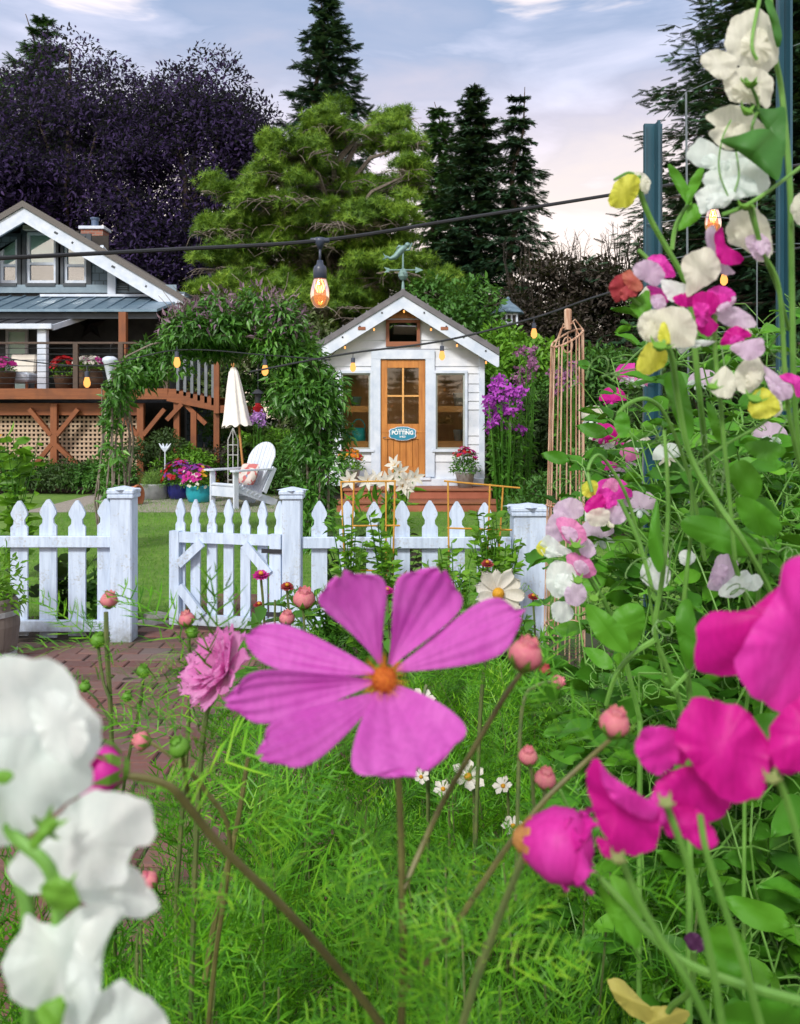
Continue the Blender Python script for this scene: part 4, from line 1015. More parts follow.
# ------------------------------------------------------------------ closed parasol
um = thing('garden_parasol', 'closed cream fabric parasol on a leaning orange wooden pole', 'parasol', (GX(244, 16.6), 16.6, 0))
pb, pt = Vector((GX(246, 16.6), 16.6, 0)), P(233, 366, 16.6); ax = (pt-pb).normalized(); Lp = (pt-pb).length
b = MB(); b.tube([pb, pt], .022, 10); b.lathe([(.03, 0), (.035, .04), (0, .08)], pt, 10, ax); b.build('pole', planks('parasol_pole', (.45, .20, .06), (.58, .30, .10), (.3, .12, .04), .45), um)
b = MB(); R_ = Vector((0, 0, 1)).rotation_difference(ax).to_matrix(); vs = []; nseg = 48; rows = [(0, .045), (.08, .085), (.35, .13), (.7, .18), (1.0, .225), (1.14, .26)]
cm = Matrix.Translation(pt-ax*.03)
for s, r in rows:
    for j in range(nseg):
        a = 2*PI*j/nseg; rr = r*(1+.16*math.sin(a*8)*min(1, s*2+.2)); lx = R_ @ Vector((rr*math.cos(a), rr*math.sin(a), 0)); sw_ = Vector((0, 0, -.03*math.sin(a*8+1))) if s > 1.1 else Vector()
        tilt = Vector((.02*s, 0, 0)); vs.append(pt-ax*.03-(Vector((0, 0, 1))*.55+ax*.45)*s+lx+sw_+tilt)
fs = [(i*nseg+j, i*nseg+(j+1) % nseg, (i+1)*nseg+(j+1) % nseg, (i+1)*nseg+j) for i in range(len(rows)-1) for j in range(nseg)]+[tuple(range(nseg))]
b.add(vs, fs); b.build('canopy', solid('parasol_cloth', (.68, .66, .62), (.78, .76, .72), .9, 6), um, True)
b = MB(); b.lathe([(.22, 0), (.22, .05), (.06, .07), (.05, .3), (0, .3)], pb, 16); b.build('base', M_black, um)

# ------------------------------------------------------------------ pots with flowers
def pot_plant(name, label, cat, px, Y, z0, prof, potmat, fr, fh, leafmat, nleaf, blossoms, lsize=.06, tpl=T_LEAF, group=None, zb=None):
    x = GX(px, Y); th = thing(name, label, cat, (x, Y, z0), group); hp = prof[-1][1]; rp = prof[-1][0]
    b = MB(); b.lathe(prof+[(rp*.9, hp), (rp*.88, hp-.05), (0, hp-.05)], (x, Y, z0), 24); b.build('pot', potmat, th, True)
    d = randdir(nleaf); d[:, 2] = np.abs(d[:, 2]); q = np.array([x, Y, z0+hp-.03])+d*np.array([fr, fr, fh])*rng.uniform(.4, 1, (nleaf, 1))
    tri_mesh('foliage', *leafy(q, d, tpl, lsize, 0, .9), leafmat, th)
    for i, (mat, n, s, off) in enumerate(blossoms):
        d = randdir(n); d[:, 2] = np.abs(d[:, 2])*.9+.15; d = unit(d+np.array(off)); q = np.array([x, Y, z0+hp-.02])+d*np.array([fr, fr, fh])*rng.uniform(.92, 1.12, (n, 1))
        fl = []
        for k in range(5):
            a = 2*PI*k/5; Rr = frames(d, randdir(n)); e = Rr[:, :, 1]*math.cos(a)+Rr[:, :, 2]*math.sin(a); fl.append(scatter(T_ROUND, q, frames(e+d*.25, d), s*rng.uniform(.7, 1.2, n)))
        tri_mesh('blossoms', *merge(fl), mat, th)
    return th
M_lf = foliage('leaf_mid', [(.02, .06, .012), (.045, .12, .02), (.09, .19, .035)], .3, .45, 1.5)
M_lfb = foliage('leaf_bright', [(.04, .10, .012), (.09, .19, .02), (.17, .29, .04)], .35, .45, 1.5)
M_red = petal('red_petal', (.42, .015, .02), (.60, .03, .04)); M_mag = petal('magenta_petal', (.50, .02, .26), (.68, .06, .40))
M_vio = petal('violet_petal', (.16, .03, .26), (.28, .07, .40)); M_yel = petal('yellow_petal', (.65, .32, .02), (.75, .45, .05)); M_whp = petal('white_small', (.68, .66, .58), (.8, .8, .76))
M_org = petal('orange_petal', (.65, .18, .02), (.75, .30, .03))
M_cob = solid('cobalt_glaze', (.008, .012, .09), (.015, .02, .14), .15); M_turq = solid('turquoise_glaze', (.015, .26, .33), (.02, .33, .40), .15)
P_pot = [(.16, 0), (.20, .03), (.235, .16), (.235, .30), (.25, .32)]
tub = pot_plant('galvanised_tub', 'wide galvanised tub of fine grassy plants left of the glazed pots', 'planter', 155, 16.2, 0, [(.24, 0), (.26, .28), (.28, .30)], M_galv, .27, .24, foliage('fine_grass', [(.05, .09, .03), (.10, .16, .05), (.18, .24, .09)], .3), 1100, [], .13, T_BLADE)
pot_plant('flower_pot', 'dark cobalt pot with red and violet flowers between the tub and the turquoise pot', 'flower pot', 180, 16.2, 0, P_pot, M_cob, .36, .42, M_lf, 600, [(M_red, 46, .055, (-.6, 0, 0)), (M_vio, 70, .055, (.3, 0, .1)), (M_mag, 26, .05, (.2, 0, .5))])
pot_plant('flower_pot', 'turquoise glazed pot with magenta flowers beside the white chair', 'flower pot', 199, 15.6, 0, P_pot, M_turq, .32, .38, M_lfb, 600, [(M_mag, 46, .065, (-.2, -.3, .2)), (M_vio, 46, .05, (0, .2, .8)), (M_yel, 18, .05, (.9, 0, 0)), (M_whp, 12, .05, (0, -.6, -.3))])
pot_plant('flower_bucket', 'galvanised bucket of red flowers on the step right of the shed door', 'flower bucket', 465, 14.75, .346, [(.12, 0), (.17, .26), (.185, .28)], M_galv, .26, .40, M_lf, 600, [(M_red, 34, .05, (0, 0, .7)), (M_mag, 26, .05, (.4, 0, .9))])
pot_plant('flower_bucket', 'galvanised bucket of orange and yellow flowers left of the shed door beside the vine', 'flower bucket', 350, 14.75, .346, [(.12, 0), (.18, .30), (.195, .32)], M_galv, .27, .36, M_lfb, 500, [(M_org, 24, .05, (0, 0, .6)), (M_yel, 20, .05, (0, -.3, .6)), (M_red, 12, .05, (.5, 0, .6))])
M_terra = solid('terracotta', (.34, .12, .05), (.45, .19, .09), .85, 8)
b = MB(); q = Vector((GX(130, 15.2), 15.2, .17)); b.lathe([(0, -.02), (.11, -.02), (.13, .02), (.19, .30), (.21, .31), (.21, .36), (.19, .36), (.17, .32), (.10, .02), (0, .02)], q-Vector((.17, 0, 0)), 20, (1, -.25, -.05)); tag(b.build('terracotta_pot', M_terra, None, True, Vector((q.x, q.y, 0))), 'terracotta pot lying on its side at the lawn edge by the arbour leg', 'pot')
# deck pots
M_wood_pot = solid('wooden_pot', (.06, .035, .022), (.11, .065, .04), .7, 8)
pot_plant('deck_pot', 'brown deck pot of hot pink flowers at the left edge of the deck', 'flower pot', 3, 18.7, 2.16, [(.2, 0), (.27, .40), (.29, .42)], M_wood_pot, .34, .30, M_lf, 260, [(M_mag, 60, .07, (0, -.3, .4))])
pot_plant('deck_pot', 'deck planter of red geraniums behind the cable railing', 'flower pot', 64, 18.6, 2.16, [(.16, 0), (.22, .30), (.23, .32)], M_wood_pot, .30, .40, M_lfb, 260, [(M_red, 46, .08, (0, -.3, .5))])
pot_plant('deck_pot', 'barrel-shaped deck planter of white and pink flowers right of the red geraniums', 'flower pot', 90, 18.6, 2.16, [(.22, 0), (.28, .22), (.24, .44), (.25, .46)], M_wood_pot, .40, .28, M_lfb, 320, [(M_whp, 60, .06, (0, -.3, .4)), (M_mag, 14, .06, (.6, 0, .5))])
b = MB(); q = Vector((GX(20, 19.2), 19.2, 2.16))
th = thing('deck_chair', 'cream upholstered chair back behind the pink deck flowers', 'chair', q)
b.box(q+Vector((0, 0, .30)), (.62, .6, .22), None, .05); b.build('seat', M_white, th); b = MB(); b.box(q+Vector((0, .22, .62)), (.58, .16, .46), Matrix.Rotation(-.2, 3, 'X'), .07); b.build('backrest', solid('cream_cloth', (.6, .57, .5), (.7, .67, .6), .9), th)
b = MB()
for sx2 in (-.26, .26):
    for sy2 in (-.24, .24): b.box(q+Vector((sx2, sy2, .095)), (.05, .05, .19))
b.each('leg', M_cedv, th)
q = P(110, 366, 17.8); th = thing('hanging_cone_pot', 'pale cone-shaped pot hanging at the deck railing beside the vine', 'hanging pot', P(110, 392, 17.8)); b = MB()
b.lathe([(0, -.42), (.05, -.30), (.13, .06), (.16, .10), (.15, .16), (.08, .2), (0, .2)], q, 14); b.build('cone', M_white, th, True); b = MB(); b.tube([q+Vector((0, 0, .19)), q+Vector((0, .05, .45)), q+Vector((0, .25, .5))], .006, 5); b.build('hook', M_black, th)
# garden stake and small trellis, feeder
q = P(165, 452, 16.8); th = thing('garden_stake', 'white flower-shaped garden stake above the galvanised tub', 'garden stake', (q.x, 16.8, 0)); b = MB(); b.tube([(q.x, 16.8, 0), q], .012, 6); b.build('stem', M_white, th)
b = MB()
for a in (-.9, -.3, .3, .9): b.tube([q, q+Vector((.07*math.sin(a), 0, .08)), q+Vector((.15*math.sin(a), 0, .17))], [.012, .028, .008], 6)
b.build('bloom', M_white, th)
th = thing('small_trellis', 'small pale metal trellis standing in the bed left of the parasol pole', 'trellis', (GX(233, 17), 17, 0)); b = MB()
for px in (228, 233, 238): b.tube([(GX(px, 17), 17, 0), P(px, 440, 17), P(233, 428, 17)], .012, 5)
for py in (445, 455, 470, 480): b.tube([P(228, py, 17), P(238, py, 17)], .01, 5)
b.build('frame', solid('pale_metal', (.4, .42, .42), (.5, .52, .52), .5), th)
q = P(258, 403, 17.5); th = thing('hanging_feeder', 'red and dark bird feeder hanging beyond the parasol', 'bird feeder', P(258, 415, 17.5)); b = MB(); b.lathe([(0, -.22), (.10, -.2), (.11, -.08), (.06, -.06), (.06, 0), (0, 0)], q, 14); b.build('base', M_red, th)
b = MB(); b.lathe([(.065, .0), (.07, .18), (.15, .19), (.03, .28), (0, .28)], q, 14); b.tube([q+Vector((0, 0, .27)), q+Vector((0, 0, 1.2))], .008, 5); b.build('hood', M_black, th)
# border shrubs below the deck
for i, (px, Y, w_, h_, m, lab) in enumerate(((15, 17.6, .9, .75, M_rho, 'low leafy shrub at the left edge below the lattice'), (62, 17.5, 1.0, .55, M_dkg, 'low dark shrub below the lattice skirt'), (105, 17.4, .8, .5, M_rho, 'small green shrub below the lattice beside the arbour leg'),
        (157, 17.4, .85, 1.25, M_dkg, 'rounded dark green shrub in front of the deck stairs'), (190, 17.3, .65, 1.0, M_lime, 'bright green shrub in front of the deck stairs'), (222, 17.5, .75, 1.05, M_dkp, 'dark bronze shrub beside the parasol'), (262, 17.6, .8, 1.25, M_lime, 'light green leafy shrub behind the white chair'), (282, 17.0, .6, 1.0, M_rho, 'green shrub between the chair and the arbour'))):
    bush('border_shrub', lab, 'shrub', (GX(px, Y), Y, h_*.5), (w_, .5, h_*.55), 22, .25, 3600, .085, m, T_POINT if i % 2 else T_LEAF, 80+i, 'border shrubs below the deck', 4)
def phlox(name, label, px, py, Y, n, spread, heads, hs, mat, grp, seed=0):
    x = GX(px, Y); th = thing(name, label, 'flowering plant', (x, Y, 0), grp); b = MB(); fl = []; lp = []
    for k in range(heads):
        q = P(px+random.uniform(-1, 1)*spread[0], py+random.uniform(-1, 1)*spread[1], Y+random.uniform(-.4, .4))
        b.tube([(x+(q.x-x)*.4, Y, 0), (x+(q.x-x)*.8, q.y, q.z*.6), q], .008, 4)
        for s in range(24): lp.append(Vector((x+(q.x-x)*.6, Y, 0)).lerp(q, random.uniform(.2, .95)))
        dd = randdir(n); fl.append(scatter(T_ROUND, np.array(q)+dd*hs*np.array([1, 1, .8])*rng.uniform(.5, 1, (n, 1)), frames(rng.normal(size=(n, 3)), dd+[0, 0, .3]), rng.uniform(.04, .07, n)))
    b.build('stem', M_lf, th); tri_mesh('blossoms', *merge(fl), mat, th)
    tri_mesh('foliage', *leafy(np.array(lp), randdir(len(lp)), T_POINT, .13, .2), M_lf, th)
M_phl = petal('phlox_petal', (.42, .06, .50), (.60, .14, .68)); M_mauve = petal('mauve_petal', (.30, .12, .26), (.42, .20, .36))
phlox('phlox_plant', 'bright purple-pink phlox in bloom against the right wall of the shed', 505, 404, 13.6, 46, (18, 26), 36, .105, M_phl, None)
phlox('phlox_plant', 'mauve spires above the phlox, left of the rusty obelisk', 526, 366, 14.4, 30, (9, 18), 12, .10, M_mauve, None)
phlox('phlox_plant', 'mauve spires seen through the bars of the rusty obelisk', 566, 376, 14.4, 26, (18, 18), 12, .10, M_mauve, None)
phlox('phlox_plant', 'pale violet phlox beyond the parasol at the arbour opening', 255, 419, 17.0, 40, (7, 4), 5, .14, petal('pale_violet', (.45, .22, .6), (.6, .35, .75)), None)

# ------------------------------------------------------------------ picket fence
YF = 5.9
def picket(b, x, z0, z1, w, y0=YF+.014, y1=YF+.034, pt=None):
    h = w/2; n = .165
    prof = [(-h, z0), (h, z0), (h, z1-n-.02), (h*.66, z1-n), (h*.62, z1-n+.03), (h*.95, z1-n+.062), (h*.98, z1-.085), (h*.62, z1-.04), (h*.16, z1-.002), (0, z1),
            (-h*.16, z1-.002), (-h*.62, z1-.04), (-h*.98, z1-.085), (-h*.95, z1-n+.062), (-h*.62, z1-n+.03), (-h*.66, z1-n), (-h, z1-n-.02)]
    if pt is None: b.prism([(x+a, c) for a, c in prof], y0, y1)
    else:
        k = len(prof); vs = [pt(x+a, y0, c) for a, c in prof]+[pt(x+a, y1, c) for a, c in prof]
        b.add(vs, [tuple(range(k)), tuple(range(k, 2*k))[::-1]]+[(i, i+k, (i+1) % k+k, (i+1) % k) for i in range(k)])
t_ = NT('fence_paint'); v_ = t_.obj(); mp_ = t_.n('ShaderNodeMapping'); mp_.inputs['Scale'].default_value = (1, 1, .12); t_.l(v_, mp_.inputs[0])
n1_ = t_.noise(40, 5, mp_.outputs[0], .6); n2_ = t_.noise(5, 4, v_); n3_ = t_.noise(60, 3, v_)
c_ = t_.ramp(n1_, [(.25, srgb(160, 178, 202)), (.6, srgb(190, 207, 228))]); c_ = t_.mix(t_.ramp(t_.math('MULTIPLY', n2_, n3_), [(.30, (0, 0, 0, 1)), (.42, (.7, .7, .7, 1))]), c_, (.33, .34, .33, 1))
sp_ = t_.n('ShaderNodeSeparateXYZ'); t_.l(v_, sp_.inputs[0])
gr_ = t_.math('MULTIPLY', t_.math('SUBTRACT', .26, sp_.outputs[2]), t_.math('MULTIPLY', t_.noise(14, 5, v_, .7), 5.5))
c_ = t_.mix(t_.ramp(gr_, [(.25, (0, 0, 0, 1)), (.75, (.75, .75, .75, 1))]), c_, (.13, .125, .085, 1))
ng_ = t_.noise(2.3, 5, v_, .7); c_ = t_.mix(t_.ramp(ng_, [(.56, (0, 0, 0, 1)), (.72, (.30, .30, .30, 1))]), c_, (.30, .34, .27, 1))
M_fence = t_.done(t_.pbsdf(c_, .6, t_.bump(n1_, .2, .004)))
def post(parent, px, w, top, capw, Y=YF):
    x = GX(px, Y); b = MB(); b.box((x, Y, (top-.05)/2), (w, w, top-.05), None, .008); ps = b.build('fence_post', M_fence, parent)
    c = MB(); c.box((x, Y, top-.045), (w+.03, w+.03, .03), None, .006); c.box((x, Y, top-.014), (capw, capw, .032), None, .008)
    c.lathe([(capw*.66, 0), (.01, .022), (0, .022)], (x, Y, top+.001), 4); c.build('post_cap', M_fence, ps)
fl_ = thing('picket_fence', 'white picket fence section left of the gate opening with a capped post', 'fence', (GX(60, YF), YF, 0))
for px in (-98, -69, -40, -11, 18, 47, 76, 105):
    b = MB(); picket(b, GX(px, YF), .03+random.uniform(-.01, .01), GZ(500, YF)+random.uniform(-.008, .008), .118); b.build('picket', M_fence, fl_)
for py in (541.5, 625.5): 
    b = MB(); x0, x1 = GX(-110, YF), GX(114, YF); b.box(((x0+x1)/2, YF-.008, GZ(py, YF)), (x1-x0, .04, .078), None, .004); b.build('rail', M_fence, fl_)
post(fl_, 124, .15, GZ(489, YF), .185)
fr_ = thing('picket_fence', 'white picket fence section right of the gate behind the gold plant frames', 'fence', (GX(400, YF), YF, 0))
for px in (319, 347, 374, 402, 430, 457, 485):
    b = MB(); picket(b, GX(px, YF), .03, GZ(502, YF)+random.uniform(-.008, .008), .110); b.build('picket', M_fence, fr_)
for py in (542.5, 625.5):
    b = MB(); x0, x1 = GX(302, YF), GX(511, YF); b.box(((x0+x1)/2, YF-.008, GZ(py, YF)), (x1-x0, .04, .078), None, .004); b.build('rail', M_fence, fr_)
post(fr_, 292.5, .13, GZ(490, YF), .17); post(fr_, 528, .225, GZ(506, YF), .26)
gt = thing('picket_gate', 'white picket gate with corner braces standing slightly ajar', 'gate', (GX(282, YF), YF+.05, 0))
gh = Vector((GX(281, YF), YF+.05, 0)); ga = math.radians(14)
def gp(u, v, z): return gh+Vector((-math.cos(ga)*u+math.sin(ga)*v*1, math.sin(ga)*u+math.cos(ga)*v, z))
GW = .86
def gbar(u0, u1, z0, z1, v=0, d=.04, nm='rail', par=None):
    b = MB(); vs = [gp(u, w_, z) for u in (u0, u1) for w_ in (v-d/2, v+d/2) for z in (z0, z1)]
    b.add(vs, [(0, 1, 3, 2), (4, 6, 7, 5), (0, 4, 5, 1), (2, 3, 7, 6), (0, 2, 6, 4), (1, 5, 7, 3)]); return b.build(nm, M_fence, par or gt)
gbar(.0, .085, .06, .735, 0, .05, 'stile'); gbar(GW-.075, GW, .06, .735, 0, .05, 'stile')
gbar(.087, GW-.077, .655, .728); gbar(.087, GW-.077, .065, .14)
for u in (.03, .16, .29, .42, .55, .68, .80):
    b = MB(); picket(b, u, .05, .965+random.uniform(-.006, .006), .074, .026, .044, gp); b.build('picket', M_fence, gt)
for (u0, z0, u1, z1) in ((GW-.08, .50, GW-.26, .66), (.085, .46, .27, .66), (GW-.08, .34, GW-.26, .135)):
    b = MB(); b.bar(gp(u0, -.03, z0), gp(u1, -.03, z1), .03, .065, (0, 0, 1)); b.build('brace', M_fence, gt)
b = MB()
for z in (.18, .62): b.bar(gp(-.03, -.032, z), gp(.14, -.032, z), .008, .03)
b.each('hinge', M_black, gt)
# rocks beside the path
for i, (px, py, r, lab) in enumerate(((156, 621, .07, 'pale flat rock beside the gate path'), (147, 628, .06, 'grey rock against the left gate post'), (163, 627, .045, 'small pale rock nearest the brick gate path'))):
    Y = 1317/(py-418)+.05; q = Vector((GX(px, Y), Y, r*.35)); d = []; b = MB()
    b.lathe([(0, -1), (.6, -.8), (1, -.1), (.85, .5), (.4, .85), (0, .9)], (0, 0, 0), 9)
    rr = random.Random(i); b.v = [(q.x+x*r*1.5*rr.uniform(.8, 1.15), q.y+y*r*rr.uniform(.8, 1.15), q.z+z*r*.6*rr.uniform(.8, 1.1)) for x, y, z in b.v]
    tag(b.build('rock', solid('rock_grey', (.2, .2, .19), (.42, .41, .39), .9, 12, .3), None, False, Vector((q.x, q.y, 0))), lab, 'rock', 'rocks beside the gate path')
# half barrel planter at the left edge
th = thing('barrel_planter', 'weathered half-barrel planter with a bushy green plant at the left edge', 'planter', (GX(-14, 5.35), 5.35, 0)); x, y = GX(-14, 5.35), 5.35; b = MB()
b.lathe([(.15, 0), (.185, .12), (.20, .25), (.185, .40), (.17, .42), (.165, .36), (0, .36)], (x, y, 0), 22); b.build('barrel', planks('barrel_oak', (.12, .10, .085), (.22, .19, .165), (.06, .05, .045), .8), th)
b = MB()
for z, r in ((.07, .177), (.33, .197)): b.lathe([(r, -.015), (r+.004, -.015), (r+.006, .015), (r, .015)], (x, y, z), 22)
b.each('hoop', M_galv, th)
d = randdir(700); d[:, 2] = np.abs(d[:, 2]); q = np.array([x, y, .36])+d*np.array([.26, .26, .42])*rng.uniform(.3, 1, (700, 1)); tri_mesh('foliage', *leafy(q, d, T_POINT, .06, 0), M_lfb, th)
# tall yellow-flowered plant behind the left fence
def stalks(name, label, cat, px, Y, hs, nst, leafn, lsize, mat, spread, tpl=T_POINT, group=None, blooms=None):
    x = GX(px, Y); th = thing(name, label, cat, (x, Y, 0), group); b = MB(); lp = []; ld = []; tops = []
    for k in range(nst):
        a = random.uniform(0, 6.28); r = random.uniform(.2, 1)*spread; hh = hs*random.uniform(.6, 1.0); e = Vector((x+r*math.cos(a), Y+r*math.sin(a)*.7, hh)); m = Vector((x+r*.3*math.cos(a), Y, hh*.5))
        b.tube([(x+random.uniform(-.05, .05), Y+random.uniform(-.05, .05), 0), m, e], [.007, .006, .003], 5); tops.append(e)
        for s in range(leafn):
            f = random.uniform(.12, 1); q = m.lerp(e, (f-.5)*2) if f > .5 else Vector((x, Y, 0)).lerp(m, f*2); lp.append(q); ld.append((random.gauss(0, 1), random.gauss(0, 1), random.uniform(-.1, .5)))
    b.build('stem', M_lf, th); lp = np.array(lp); ld = np.array(ld)
    tri_mesh('foliage', *scatter(tpl, lp, frames(ld, np.array([0, -.3, .7])+rng.normal(size=lp.shape)*.9), lsize*rng.uniform(.6, 1.3, len(lp))), mat, th)
    if blooms:
        mat2, s, n = blooms
        fl = []
        for e in tops[:n]:
            d0 = np.array([random.gauss(0, .4), -.8, .5]); d0 /= np.linalg.norm(d0); Rr = frames(d0[None], randdir(1))[0]
            for k in range(6):
                aa = 2*PI*k/6; ee = Rr[:, 1]*math.cos(aa)+Rr[:, 2]*math.sin(aa)+d0*.35; fl.append(scatter(T_LEAF, np.array(e)[None], frames(ee[None], d0[None]), s))
        tri_mesh('blossoms', *merge(fl), mat2, th)
    return th
stalks('tall_plant', 'tall light green plant with a yellow-orange flower behind the left fence', 'plant', 16, 8.2, 1.42, 12, 15, .17, M_lfb, .38, T_LEAF, None, (M_yel, .10, 1))
stalks('tall_plant', 'dark leafy plant growing behind the left fence pickets', 'plant', 62, 6.3, .62, 12, 10, .10, M_dkg, .5, T_ROUND)
stalks('tall_plant', 'young leafy plant behind the fence beside the left gate post', 'plant', 96, 6.25, .5, 8, 9, .09, M_lf, .25, T_ROUND)
stalks('lily_plant', 'dark leafy plant behind the right fence pickets under the lilies', 'plant', 345, 6.5, .75, 12, 14, .11, M_dkg, .35, T_POINT)
stalks('lily_plant', 'bronze-green leafy plant behind the right fence beside the lilies', 'plant', 400, 6.7, .7, 12, 14, .11, M_dkp, .35, T_POINT)
# white lilies
YL = 7.3; th = thing('lily_plant', 'clump of white lilies in bloom in front of the shed door', 'flowering plant', (GX(388, YL), YL, 0)); b = MB(); fl = []; cen = []; lp = []
for (zx, zy) in ((300, 100), (345, 162), (378, 150), (262, 168), (222, 160), (190, 160), (318, 128), (266, 228), (352, 190), (290, 150), (330, 185), (118, 162)):
    q = P(320+zx*.25, 440+zy*.25, YL+random.uniform(-.2, .2)); x0 = GX(388, YL)+random.uniform(-.1, .1)
    b.tube([(x0, YL, 0), (x0*.5+q.x*.5, YL, q.z*.6), q], .006, 5)
    for s in range(16): lp.append(Vector((x0, YL, .1)).lerp(q, random.uniform(.1, .9)))
    d0 = np.array([random.gauss(0, .5), -.8, random.uniform(-.1, .5)]); d0 /= np.linalg.norm(d0); Rr = frames(d0[None], randdir(1))[0]
    for k in range(6):
        aa = 2*PI*k/6; ee = Rr[:, 1]*math.cos(aa)+Rr[:, 2]*math.sin(aa)+d0*.45; fl.append(scatter(T_LEAF, np.array(q)[None], frames(ee[None], d0[None]), .10))
    cen.append(scatter(T_TUFT, np.array(q)[None], frames(Rr[:, 1][None], d0[None]), .05))
b.build('stem', M_lf, th); tri_mesh('blossoms', *merge(fl), M_whp, th); [tri_mesh('stamens', *c_, M_yel, th) for c_ in cen]; tri_mesh('foliage', *leafy(np.array(lp), randdir(len(lp)), T_POINT, .13, -.3), M_lfb, th)
# gold plant frames in front of the fence
M_gold = solid('gold_frame', (.50, .24, .03), (.62, .34, .06), .45, 20, .05, .3)
def gframe(label, lines, Y, dy=.0):
    q0 = P(lines[0][0], 500, Y); th = thing('plant_frame', label, 'plant frame', (q0.x, Y, 0), 'gold plant frames by the fence'); b = MB()
    for (x0, y0, x1, y1, oy) in lines:
        a = P(x0, y0, Y+oy); c = P(x1, y1, Y+oy)
        if abs(y1-y0) > 50: c = Vector((c.x, c.y, 0))
        b.tube([a, c], .006, 7)
    b.build('frame', M_gold, th)
gframe('gold metal plant frame right of the gate with white lilies behind it', [(341, 482, 349, 600, 0), (386, 482, 386, 600, .25), (395, 481, 391, 600, 0), (354, 482, 348, 600, .25), (340, 482, 396, 481, 0), (342, 526, 400, 525.5, 0), (345, 570, 394, 571, 0)], 5.5)
gframe('gold metal plant frame beside the wide right fence post', [(448, 481, 450, 600, 0), (490, 484, 484, 600, 0), (503, 487, 493, 600, .2), (444, 481, 520, 488, 0), (447, 528, 512, 530, 0), (450, 577, 500, 577, 0)], 5.5)
for i, (px, h_, lab) in enumerate(((350, 1.0, 'climbing pea plant on the left leg of the first gold frame'), (388, .95, 'climbing pea plant on the right leg of the first gold frame'), (455, .8, 'climbing pea plant on the left leg of the second gold frame'), (488, 1.05, 'climbing pea plant on the right leg of the second gold frame'), (503, .95, 'climbing pea plant between the second gold frame and the wide post'))):
    stalks('pea_plant', lab, 'plant', px, 5.45, h_, 10, 36, .07, M_lfb, .13, T_LEAF, 'pea plants on the gold frames')
for i, (px, Y, h_, lab) in enumerate(((330, 5.2, .62, 'bushy green plant at the foot of the gate post'), (372, 5.1, .5, 'bushy green plant below the first gold frame'), (420, 5.2, .5, 'bushy green plant below the fence between the gold frames'), (465, 5.1, .66, 'bushy green plant below the second gold frame'), (512, 4.7, .5, 'bushy green plant at the foot of the wide post'))):
    stalks('bedding_plant', lab, 'plant', px, Y, h_, 22, 20, .08, (M_lf, M_lfb)[i % 2], .32, T_POINT, 'bedding plants along the fence')
# ------------------------------------------------------------------ rusty obelisk
M_rust = solid('rusted_iron', (.24, .085, .035), (.62, .46, .34), .8, 6, .2, stretch=(10, 10, 1.2))
YO = 5.35; ob = thing('garden_obelisk', 'tall rusty iron obelisk of many upright rods beside the fence', 'obelisk', (GX(566, YO), YO, 0)); b = MB()
xc = GX(566, YO); nb_ = 11; tops = []
for k in range(nb_):
    a = 2*PI*k/nb_+.2; rb, rt = .128, .100
    zt_ = GZ(338, YO)+.105*math.cos(a-.5)*.6
    b0 = Vector((xc-.012+rb*math.cos(a), YO+rb*math.sin(a), 0)); b1 = Vector((xc+.008+rt*math.cos(a), YO+rt*math.sin(a), zt_)); tops.append(b1)
    ap = Vector((xc+.012, YO, GZ(326, YO))); b.tube([b0, b1, b1.lerp(ap, .5)+Vector((0, 0, .05)), ap] if k % 3 == 0 else [b0, b1], .0050, 6)
b.build('rods', M_rust, ob)
b = MB(); b.tube(tops+tops[:1], .007, 6); 
for z, r in ((.25, .126), (1.0, .115)): b.tube([(xc-.008+r*math.cos(2*PI*k/20), YO+r*math.sin(2*PI*k/20), z) for k in range(21)], .006, 6)
b.tube([(xc+.01+.03*math.cos(2*PI*k/12), YO, GZ(345, YO)+.05*math.sin(2*PI*k/12)) for k in range(13)], .005, 5)
b.each('ring', M_rust, ob)
b = MB(); b.lathe([(.022, -.03), (.024, .09), (.02, .10), (0, .105)], (xc+.012, YO, GZ(325, YO)), 12); b.build('finial', M_rust, ob)

